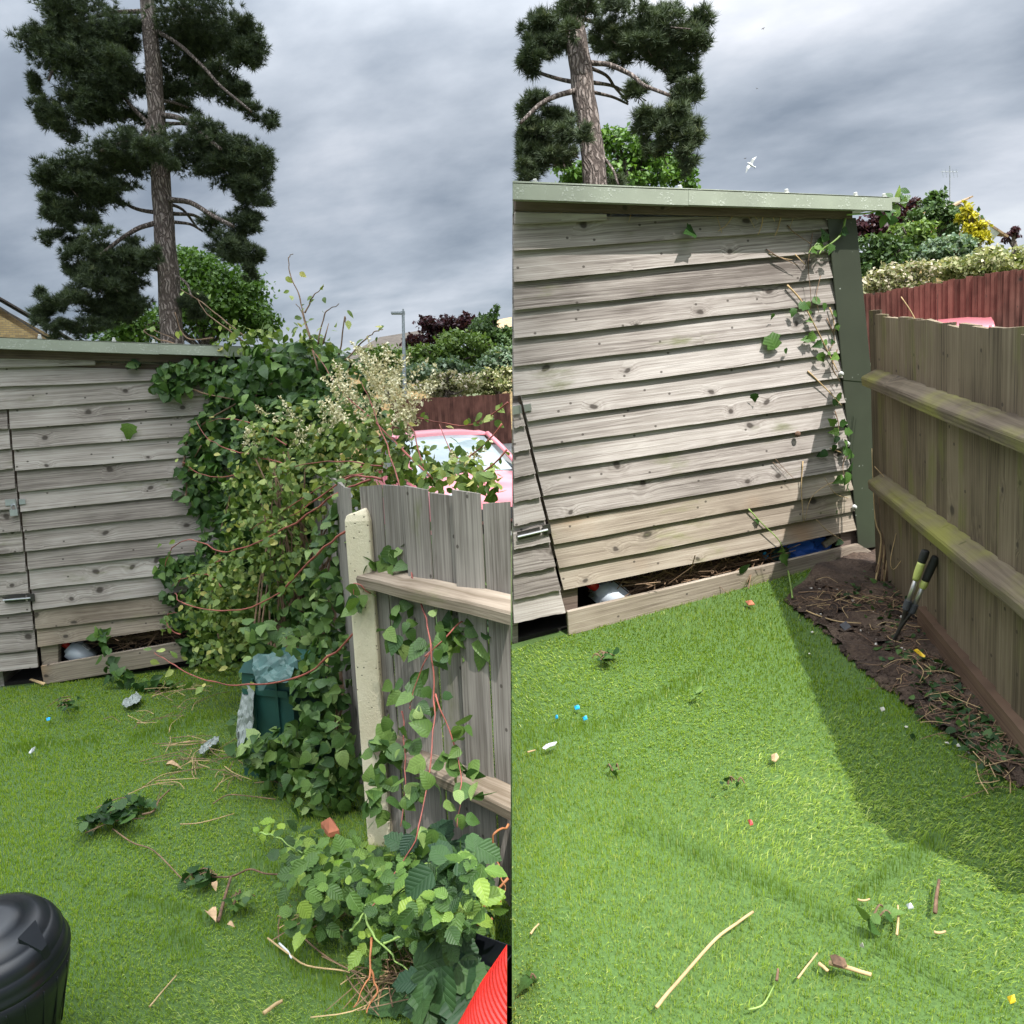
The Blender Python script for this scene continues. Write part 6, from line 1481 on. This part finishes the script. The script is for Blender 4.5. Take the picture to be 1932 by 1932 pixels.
for i, (lab, pts, r, m) in enumerate((
    ('dark forked twig standing out on the turf near the brambles', [(412, 1738), (425, 1690), (436, 1654)], .006, 'bark_chip'), ('dark curved twig arching from the fork to the brambles', [(398, 1654), (436, 1654), (470, 1640), (500, 1648), (530, 1650)], .004, 'bark_chip'),
    ('long pale stem running to the lower brambles', [(545, 1740), (590, 1785), (640, 1820), (690, 1840)], .003, 'stem_brown'), ('pale curved straw below the brambles', [(505, 1770), (545, 1800), (580, 1822), (640, 1830), (660, 1835)], .003, 'stem_tan'),
    ('short white straw above the pale curved straw', [(527, 1780), (543, 1795), (550, 1808)], .0035, 'feather'), ('tan straw at the lower left of the turf', [(282, 1900), (305, 1872), (333, 1840)], .0028, 'stem_tan'), ('tan stick end at the bottom edge of the left turf', [(497, 1912), (520, 1895), (533, 1888)], .006, 'stem_tan'),
    ('long thin stem lying across the middle of the left turf', [(213, 1564), (250, 1590), (290, 1605), (350, 1665)], .003, 'stem_brown'), ('thin straw right of the cut ivy bundle', [(340, 1555), (380, 1552), (442, 1535)], .0028, 'stem_tan'),
    ('bent brown twig trailing from the cut ivy bundle', [(268, 1537), (290, 1530), (300, 1510), (320, 1490)], .005, 'stem_brown'), ('red brown twig under the mound edge', [(402, 1516), (430, 1500), (470, 1502), (520, 1508)], .003, 'stem_brown'))):
    stick('A', lab, pts, r, m, .026)
def dry_stems(Y, label, spots, n, seed, mats, ln=(.08, .3), h=.03, r=.0022):
    rng = np.random.default_rng(seed); up = UA if Y == 'A' else UB; R = RA if Y == 'A' else RB
    for mi, m in enumerate(mats):
        parts = []
        for i in range(n // len(mats)):
            x, y, rx, ry = spots[rng.integers(len(spots))]; a = on(Y, x + rng.normal() * rx * .6, y + rng.normal() * ry * .6, rng.uniform(.01, h + .02))
            an = rng.uniform(0, 6.28); d = (R[:, 0] * math.cos(an) + R[:, 1] * math.sin(an)) * rng.uniform(*ln) / 2; b = rng.normal(size=3) * .02; b -= up * (b @ up)
            parts.append(tube([a - d, a + b + up * .008, a + d], [r, r * .9, r * .6], 4, 3))
        o = mesh_obj('dry_stems', *join(parts), M[m]); o['kind'] = 'stuff'; o['label'] = label
dry_stems('A', 'loose dry stems on the turf in front of the mound', [(330, 1400, 80, 40), (380, 1430, 60, 30), (300, 1350, 60, 25), (360, 1330, 50, 30), (430, 1470, 50, 25), (320, 1480, 30, 25), (330, 1300, 60, 10)], 75, 71, ['stem_tan', 'stem_brown'])
dry_stems('A', 'dead stems under the brambles', [(720, 1830, 50, 30), (700, 1870, 40, 30), (600, 1740, 60, 15), (760, 1840, 40, 30)], 56, 72, ['stem_brown', 'stem_brown', 'stem_tan'])
def cutting(Y, label, spots, seed, size, mat='cutting', n_stem=8, h=.03, cat='ivy cutting'):
    rng = np.random.default_rng(seed); up = UA if Y == 'A' else UB
    t = thing('ivy_cutting', label, cat, on(Y, spots[0][0], spots[0][1], 0))
    L = Leaves()
    for x, y, rx, ry, n in spots:
        a = rng.normal(size=(n, 2)) * .6; p = np.array([on(Y, x + u * rx, y + v * ry, .03 + abs(rng.normal()) * h) for u, v in a])
        hung_leaves(L, p, np.tile(up, (n, 1)), up, rng, size, 0, .55, 0.)
    L.build(t, T_HEART[:2] + T_IVY[:2], M[mat], 40, -1 if Y == 'A' else 1)
    parts = []
    for i in range(n_stem):
        s0 = spots[rng.integers(len(spots))]; s1 = spots[rng.integers(len(spots))]
        A, B = on(Y, s0[0] + rng.normal() * 8, s0[1] + rng.normal() * 5, .035), on(Y, s1[0] + rng.normal() * 14, s1[1] + rng.normal() * 6, .03)
        parts.append(tube([A, (A + B) / 2 + up * .02, B], [.003, .0025, .002], 4, 3))
    mesh_obj('stems', *join(parts), M['stem_brown'], t)['kind'] = 'stuff'
    return t
cutting('A', 'bundle of cut dark ivy lying across the middle of the left turf', [(165, 1548, 10, 9, 8), (200, 1535, 22, 12, 22), (235, 1525, 22, 10, 20), (265, 1512, 18, 9, 14), (165, 1562, 8, 6, 4), (245, 1540, 12, 6, 5), (215, 1538, 40, 10, 20)], 73, .05)
cutting('A', 'small dark tuft of cut ivy on the turf near the shed door', [(125, 1328, 20, 9, 22)], 74, .036)
cutting('A', 'wilted sprig with dark leaves left of the forked twig', [(365, 1655, 18, 16, 14), (395, 1650, 12, 8, 8)], 75, .042)
cutting('A', 'pale green sprig lying left of the brambles', [(450, 1700, 24, 10, 16)], 76, .042, 'heart')
# --- moulded black tub lid at the lower left
def tub():
    c = on('A', -8, 1808, .30); b = on('A', -8, 1808, 0) ; t = thing('garden_tub', 'glossy black moulded plastic tub with domed ribbed lid at the lower left', 'tub', c - UA * .3)
    zc = px(c)[0][2]; k = zc / FOC; Rm = 121 * k
    up = N(UA + RA[:, 0] * .10 + RA[:, 1] * -.18); R = yard_R(up)
    prof = [(.72, -1.6), (.80, -1.2), (.90, -.75), (.97, -.4), (1.0, -.08), (1.015, -.05), (1.015, .0), (.985, .03), (.975, .10), (.945, .24), (.935, .245), (.925, .28), (.90, .36), (.80, .50), (.785, .50), (.77, .54), (.62, .63), (.44, .69), (.43, .72), (.25, .75), (.01, .76)]
    v, f = lathe([(a * Rm, z * Rm) for a, z in prof[:5]], c, R, 56); mesh_obj('body', v, f, M['black_plastic'], t, smooth=True)
    v, f = lathe([(a * Rm, z * Rm) for a, z in prof[4:]], c, R, 56); mesh_obj('lid', v, f, M['black_plastic'], t, smooth=True)
    for deg in (-8,):                                # raised buttresses on the lid shoulder
        a = math.radians(deg); e = np.array([math.cos(a), math.sin(a), 0]); s = np.array([-e[1], e[0], 0])
        L0 = [e * .95 + s * .05, e * .95 - s * .07, e * .66 - s * .17, e * .66 + s * .20]; zz = [.20, .20, .50, .50]; zt = [.42, .42, .70, .70]
        V = [np.array([q[0], q[1], z]) * Rm for q, z in zip(L0, zz)] + [np.array([q[0] * .95, q[1] * .95, z]) * Rm for q, z in zip(L0, zt)]
        mesh_obj('buttress', np.array(V) @ R.T + c, [(0, 1, 2, 3), (7, 6, 5, 4), (0, 4, 5, 1), (1, 5, 6, 2), (2, 6, 7, 3), (3, 7, 4, 0)], M['black_plastic'], t)
    for deg in (-78, -64, -50, -36, -20, -5, 12):
        a = math.radians(deg); e = np.array([math.cos(a), math.sin(a), 0]); P = [c + R @ (e * (q * Rm) + np.array([0, 0, z * Rm])) for q, z in ((.995, -.2), (.94, -.55), (.86, -1.0), (.78, -1.4))]
        mesh_obj('rib', *tube(P, Rm * .014, 6, 3), M['black_plastic'], t, smooth=True)
tub()
# --- red ribbed tub and black trough at the lower right of the left yard
def red_tub():
    ax = N(UA * .8 + RA[:, 0] * .42 + RA[:, 1] * -.1); z = 1.78
    c = D(990, 1922, z); R = yard_R(ax); t = thing('ribbed_bucket', 'bright red ribbed plastic bucket at the foot of the grey fence', 'bucket', c)
    Rm = 100 * z / FOC; H_ = 150 * z / FOC; prof = []
    n = 26
    for i in range(n + 1):
        s = -1.2 + 1.9 * i / n
        for d, q in ((0, 1.0), (.3, 1.022), (.7, 1.022)): prof.append((Rm * (1.0 - .12 * max(s, 0)) * q, H_ * (s + 1.9 / n * d)))
    prof += [(Rm * .86, H_ * .80), (Rm * .84, H_ * .78), (.01, H_ * .74)]
    v, f = lathe(prof, c, R, 48)
    bm = bmesh.new(); vs = [bm.verts.new(x) for x in v]
    for q in f: bm.faces.new([vs[i] for i in q])
    r = bmesh.ops.bisect_plane(bm, geom=bm.verts[:] + bm.edges[:] + bm.faces[:], plane_co=Vector(CAM - SEAM * .012), plane_no=Vector(SEAM), clear_outer=True)
    ed = [e for e in r['geom_cut'] if isinstance(e, bmesh.types.BMEdge)]
    bmesh.ops.edgeloop_fill(bm, edges=ed)
    bm.verts.index_update(); V = np.array([x.co for x in bm.verts]); Fc = [tuple(x.index for x in q.verts) for q in bm.faces]; bm.free()
    mesh_obj('body', V, Fc, M['red_plastic'], t)
    # black trough behind it
    a, b = D(872, 1775, 2.05), D(960, 1820, 1.98); X = N(b - a); X = N(X - (X @ UA) * UA); R2 = np.stack([X, np.cross(UA, X), UA], 1); Lh = np.linalg.norm(b - a) / 2 * .95
    m = (a + b) / 2; V = []
    for z_, k in ((-.22, .85), (0, 1), (.0, .94), (-.18, .8)):
        for sx, sy in ((-1, -1), (1, -1), (1, 1), (-1, 1)): V.append(m + R2 @ np.array([sx * Lh * k, sy * .055 * k, z_]))
    Fc = [(i * 4 + j, i * 4 + (j + 1) % 4, i * 4 + 4 + (j + 1) % 4, i * 4 + 4 + j) for i in range(3) for j in range(4)] + [(3, 2, 1, 0), (12, 13, 14, 15)]
    tag(mesh_obj('planter_trough', V, Fc, M['black_plastic']), 'black plastic trough between the red bucket and the grey fence', 'planter')
red_tub()
# --- right yard
def shears():
    a = on('B', 1682, 1222, .03); t = thing('garden_shears', 'long handled lawn shears with lime grips stuck in the bare bed', 'shears', a)
    # two shafts leaning on the fence
    z1 = px(hit(1755, 1046, fb0 + nFB * .045, nFB))[0][2]; zt = px(gB(1679, 1219))[0][2]; z0 = zt + (z1 - zt) * .45
    S = [((1711, 1143), (1746, 1040), 0), ((1722, 1150), (1765, 1052), 1)]
    tip = D(1679, 1219, zt)
    for (x0, y0), (x1, y1), k in S:
        p0, p1 = D(x0, y0, z0), D(x1, y1, z1); d = p1 - p0; rr = 5.4 * z0 / FOC
        mesh_obj('shaft', *tube([p0, p0 + d * .55], rr * .82, 12, 1), M['tube'], t, smooth=True)
        v, f = tube([p0 - d * .06, p0 + d * .10], rr * 1.25, 12, 1); mesh_obj('collar', v, f, M['stone_dark'], t, smooth=False)
        h0, h1, h2 = (.48, .80, 1.02) if k == 0 else (.42, .56, 1.02)
        mesh_obj('lime_grip', *tube([p0 + d * h0, p0 + d * (h0 + h1) / 2, p0 + d * h1], [rr * 1.1, rr * 1.35, rr * 1.25], 12, 4), M['lime'], t, smooth=True)
        mesh_obj('rubber_grip', *tube([p0 + d * h1, p0 + d * (h1 + h2) / 2, p0 + d * (h2 - .02), p0 + d * h2], [rr * 1.25, rr * 1.4, rr * 1.3, rr * .8], 12, 4), M['grip'], t, smooth=True)
        e = tip + RIGHT * .012 * k
        mesh_obj('blade_arm', *tube([p0 - d * .04, p0 * .55 + e * .45 + RIGHT * .01 * (1 - 2 * k), e], [rr * .8, rr * .7, rr * .25], 8, 4), M['steel_dark'], t, smooth=True)
shears()
stick('B', 'long curved tan cane lying on the sunny turf', [(1238, 1901), (1258, 1876), (1300, 1828), (1350, 1772), (1390, 1742), (1421, 1720)], .0045, 'stem_tan', .035, 'cane', 'cane')
litter('B', 'pointed white feather on the sunny turf at the left', 'feather', 'feather', [(1023, 1411), (1030, 1404), (1040, 1401), (1051, 1399), (1046, 1405), (1036, 1408), (1028, 1413)], .04, M['feather'])
for i, (lab, pts, m) in enumerate((('uppermost of the three bright blue chips on the sunny turf', [(1083, 1332), (1092, 1330), (1094, 1336), (1085, 1338)], 'sky_chip'), ('smallest, leftmost of the three bright blue chips on the sunny turf', [(1047, 1350), (1052, 1349), (1053, 1354), (1048, 1355)], 'sky_chip'),
    ('lowest of the three bright blue chips on the sunny turf', [(1099, 1353), (1107, 1350), (1108, 1356), (1101, 1358)], 'sky_chip'), ('pink red scrap in the middle of the sunny turf', [(1411, 1546), (1418, 1547), (1421, 1554), (1415, 1556)], 'pink_chip'), ('bright yellow clip on the bare bed', [(1724, 1226), (1731, 1224), (1746, 1237), (1743, 1242)], 'yellow_chip'),
    ('yellow leaf at the lower right edge of the sunny turf', [(1900, 1880), (1914, 1876), (1916, 1888), (1906, 1892)], 'yellow_chip'), ('round tan pebble on the sunny turf', [(1455, 1424), (1465, 1420), (1470, 1428), (1463, 1436), (1456, 1433)], 'dry_leaf'), ('red brick chip at the plinth edge', [(1406, 1134), (1418, 1132), (1424, 1140), (1412, 1141)], 'clay'),
    ('white pebble at the edge of the bare bed', [(1660, 1335), (1668, 1334), (1670, 1339), (1663, 1341)], 'pebble'), ('dark grey stone at the turf edge of the bare bed', [(1584, 1178), (1596, 1172), (1606, 1182), (1594, 1190)], 'stone_dark'), ('white wisp of fluff right of the green leaf', [(1710, 1706), (1718, 1703), (1724, 1711), (1714, 1713)], 'feather'), ('small white shell at the lower turf', [(1622, 1783), (1628, 1779), (1630, 1786)], 'pebble'))):
    litter('B', lab, ['plastic_chip', 'plastic_chip', 'plastic_chip', 'paper_scrap', 'plastic_clip', 'dead_leaf', 'pebble', 'brick_chip', 'pebble', 'stone', 'feather', 'shell'][i], 'litter', pts, .028, M[m])
litter('B', 'broad brown bark flake on a pale splinter, lower right turf', 'bark_flake', 'bark', [(1566, 1802), (1575, 1800), (1594, 1808), (1598, 1820), (1590, 1824), (1572, 1818)], .045, M['bark_chip'], .006)
for lab, pts, r, m in (('pale splinter under the brown bark flake', [(1564, 1816), (1600, 1826), (1644, 1839)], .006, 'stem_tan'), ('dark upright stub of twig on the right turf', [(1764, 1722), (1767, 1690), (1772, 1660)], .005, 'bark_chip'), ('tan straw left of the dark twig stub', [(1692, 1764), (1695, 1730), (1694, 1708)], .003, 'stem_tan'),
    ('short tan twig below the dark twig stub', [(1762, 1758), (1772, 1760), (1784, 1757)], .0035, 'stem_tan'), ('short pale twig above the green leaf', [(1618, 1697), (1630, 1699), (1641, 1696)], .003, 'stem_tan'), ('thin straw left of the bark flake', [(1505, 1846), (1520, 1826), (1542, 1798)], .0026, 'stem_tan'), ('pale wood chip between straw and bark flake', [(1545, 1818), (1553, 1824), (1562, 1832)], .005, 'stem_tan'),
    ('tiny reddish twig at the lower turf', [(1465, 1850), (1467, 1838), (1468, 1828)], .0035, 'bark_chip'), ('tan straw at the left edge of the sunny turf', [(1001, 1762), (1008, 1752), (1017, 1743)], .003, 'stem_tan'), ('thin curved straw at the bottom of the sunny turf', [(1412, 1905), (1440, 1895), (1460, 1860), (1468, 1838)][:3], .0022, 'stem_green'), ('small tan straw above the white feather', [(995, 1419), (1003, 1417), (1010, 1415)], .0035, 'stem_tan'),
    ('long pale stem curving over the top of the bare bed', [(1508, 1146), (1540, 1160), (1580, 1172), (1625, 1176)], .0035, 'stem_tan'), ('long thin stem along the plinth foot', [(1506, 1118), (1550, 1116), (1610, 1124)], .003, 'stem_brown'), ('green cut stump at the plinth foot', [(1495, 1128), (1492, 1105), (1484, 1062)], .005, 'stem_green')):
    stick('B', lab, pts, r, m, .028)
cutting('B', 'small dark tuft of cut leaves on the turf before the plinth', [(1140, 1236, 18, 9, 18)], 81, .036)
cutting('B', 'folded green leaf pair on the lower right turf', [(1660, 1727, 12, 5, 4), (1640, 1733, 8, 4, 2)], 82, .044, 'heart', 2)
cutting('B', 'dark green leaf on the upper sunny turf', [(1318, 1306, 5, 5, 2)], 83, .04, 'heart', 1)
cutting('B', 'brown bare tuft with white bits in the sunny turf', [(1385, 1475, 18, 6, 6)], 84, .020, 'cutting', 4)
cutting('B', 'dark green leaf at the lower left of the sunny turf', [(1004, 1852, 6, 8, 2)], 85, .06, 'heart', 1)
cutting('B', 'dark sprig on the turf left of the white feather row', [(1158, 1450, 6, 8, 3)], 86, .034, 'heart', 2)
def bed_litter():
    rng = np.random.default_rng(91)
    dry_stems('B', 'dry stems strewn over the bare bed', [(1640, 1130, 60, 25), (1700, 1180, 50, 40), (1720, 1250, 50, 40), (1790, 1310, 50, 40), (1850, 1370, 50, 45), (1560, 1130, 50, 15), (1890, 1420, 40, 40)], 460, 92, ['stem_brown', 'bark_chip', 'bark_chip', 'stem_tan', 'stem_brown'], (.03, .16), .02, .0015)
    L = Leaves(); t = thing('leaf_litter', 'dark wilted leaves strewn over the bare bed', 'leaf litter', gB(1780, 1310))
    for x, y, rx, ry, n in ((1700, 1230, 40, 30, 40), (1760, 1280, 40, 40, 60), (1800, 1330, 40, 40, 70), (1860, 1390, 40, 40, 70), (1640, 1110, 50, 20, 40), (1900, 1430, 30, 30, 40), (1680, 1150, 40, 30, 40)):
        n = int(n * 1.1); p = np.array([on('B', x + a * rx * .7, y + b * ry * .7, .02 + .02 * rng.random()) for a, b in rng.normal(size=(n, 2))]); hung_leaves(L, p, np.tile(UB, (n, 1)), UB, rng, .028, 0, .6, 0)
    L.build(t, T_HEART[:2] + T_IVY[:1], M['cutting'], 80, 1)
    P = np.array([on('B', x + a * 30, y + b * 25, .01) for x, y in ((1690, 1200), (1740, 1250), (1650, 1150), (1800, 1320), (1860, 1380), (1560, 1150)) for a, b in rng.normal(size=(45, 2))])
    tv, tf = tuple(np.array(q) for q in ([(-1, -.7, 0), (1, -.6, 0), (.8, .7, 0), (-.8, .8, 0), (-.5, -.3, .6), (.5, -.3, .7), (.4, .4, .6)], [(0, 1, 5), (0, 5, 4), (1, 2, 6), (1, 6, 5), (2, 3, 6), (3, 4, 6), (3, 0, 4), (4, 5, 6)]))
    v, f, tn = stamp([(tv, tf)], P, rand_rot(len(P), rng, UB * 2), rng.uniform(.003, .011, len(P)), rng)
    o = mesh_obj('gravel', v, f, M['pebble']); o['kind'] = 'stuff'; o['label'] = 'pale grit and small stones in the bare bed'
    Q = np.array([rng.uniform((1500, 1090), (1935, 1480)) for _ in range(5200)]); inb = in_poly(Q[:, 0], Q[:, 1], BED); Q = Q[inb]
    P = np.array([on('B', x, y, .012) for x, y in Q])
    v, f, tn = stamp([(tv, tf)], P, rand_rot(len(P), rng, UB * 1.5), rng.uniform(.004, .017, len(P)) * (1 + (rng.random(len(P)) < .06)), rng)
    o = mesh_obj('soil_crumbs', v, f, M['soil']); o['kind'] = 'stuff'; o['label'] = 'dark crumbly soil clods in the bare bed'
bed_litter()
def corner_stems():
    t = thing('dead_climber', 'dead brown climber stems standing in the corner between shed trim and mossy fence', 'dead plant', gB(1668, 1085)); rng = np.random.default_rng(95)
    for i in range(16):
        x = rng.uniform(1650, 1672); pts = [(x + rng.uniform(-8, 22), rng.uniform(1075, 1120), 3.72), (x + 8, 1020, 3.72), (x + rng.uniform(-4, 8), rng.uniform(930, 980), 3.74), (x - 6 + rng.uniform(-4, 6), rng.uniform(820, 900), 3.76)]
        if i % 4 == 0: pts.append((x - 16, 720, 3.78))
        P = stem3(pts); mesh_obj('stem', *tube(P, np.linspace(.006, .002, len(P)) * rng.uniform(.6, 1.2), 5, 4, .1), M['stem_brown' if i % 3 else 'stem_tan'], t, smooth=True)
    for pts in (((1702, 975, 3.5), (1690, 1010, 3.5), (1680, 1060, 3.5), (1690, 1072, 3.5), (1720, 1020, 3.45), (1720, 985, 3.45)), ((1650, 880, 3.6), (1690, 920, 3.55), (1700, 900, 3.5)), ((1740, 630, 3.0), (1720, 590, 3.0), (1700, 560, 3.0))):
        mesh_obj('stem', *tube(stem3(pts), .0022, 5, 4), M['stem_tan'], t, smooth=True)
corner_stems()
def snail():
    c = wallpt('B', 1505, 819, .045); v, f = lathe([(.002, -.012), (.012, -.008), (.016, 0), (.012, .009), (.006, .013), (.001, .014)], c, np.stack([HB, UB, NB], 1), 14)
    tag(mesh_obj('snail', v, f, M['bark_chip'], smooth=True), 'small brown snail on the sunny shed wall', 'snail')
snail()
# --- birds
def bird(label, x, y, z, span, roll, group=None, mat='feather'):
    c = D(x, y, z); t = thing('bird', label, 'bird', c, group)
    a = N(RIGHT * math.cos(roll) + UB * math.sin(roll)); b = N(np.cross(a, FWD)); s = span / 2
    V, Fc = tube([c - b * s * .42, c - b * s * .15, c + b * s * .2, c + b * s * .38, c + b * s * .52], [s * .02, s * .11, s * .12, s * .08, s * .02], 8, 3); mesh_obj('body', V, Fc, M[mat], t, smooth=True)
    for q in (-1, 1):
        e = a * q
        P = [c + b * s * .22, c + e * s * .5 + b * s * .30 - FWD * s * .15, c + e * s * 1.05 - b * s * .02, c + e * s * .55 - b * s * .02 - FWD * s * .1, c - b * s * .12]
        V = P + [p + FWD * s * .03 for p in P]; n = 5
        mesh_obj('wing', V, [tuple(range(n)), tuple(range(2 * n - 1, n - 1, -1))] + [(i, i + n, (i + 1) % n + n, (i + 1) % n) for i in range(n)], M['feather' if mat == 'feather' else mat], t)
    v, f = tube([c - b * s * .36, c - b * s * .58], [s * .05, s * .11], 6, 1); mesh_obj('tail', v, f, M['lamp_grey' if mat == 'feather' else mat], t)
bird('white winged gull gliding over the shed roof', 1417, 311, 26., .62, math.radians(52))
bird('tiny dark bird pair member high above the gull', 1440, 54, 60., .32, .4, None, 'steel_dark')
bird('tiny dark bird beside the gull', 1406, 299, 60., .25, .2, None, 'steel_dark')
bird('tiny dark speck of a bird halfway up the right sky', 1428, 167, 70., .25, -.2, None, 'steel_dark')
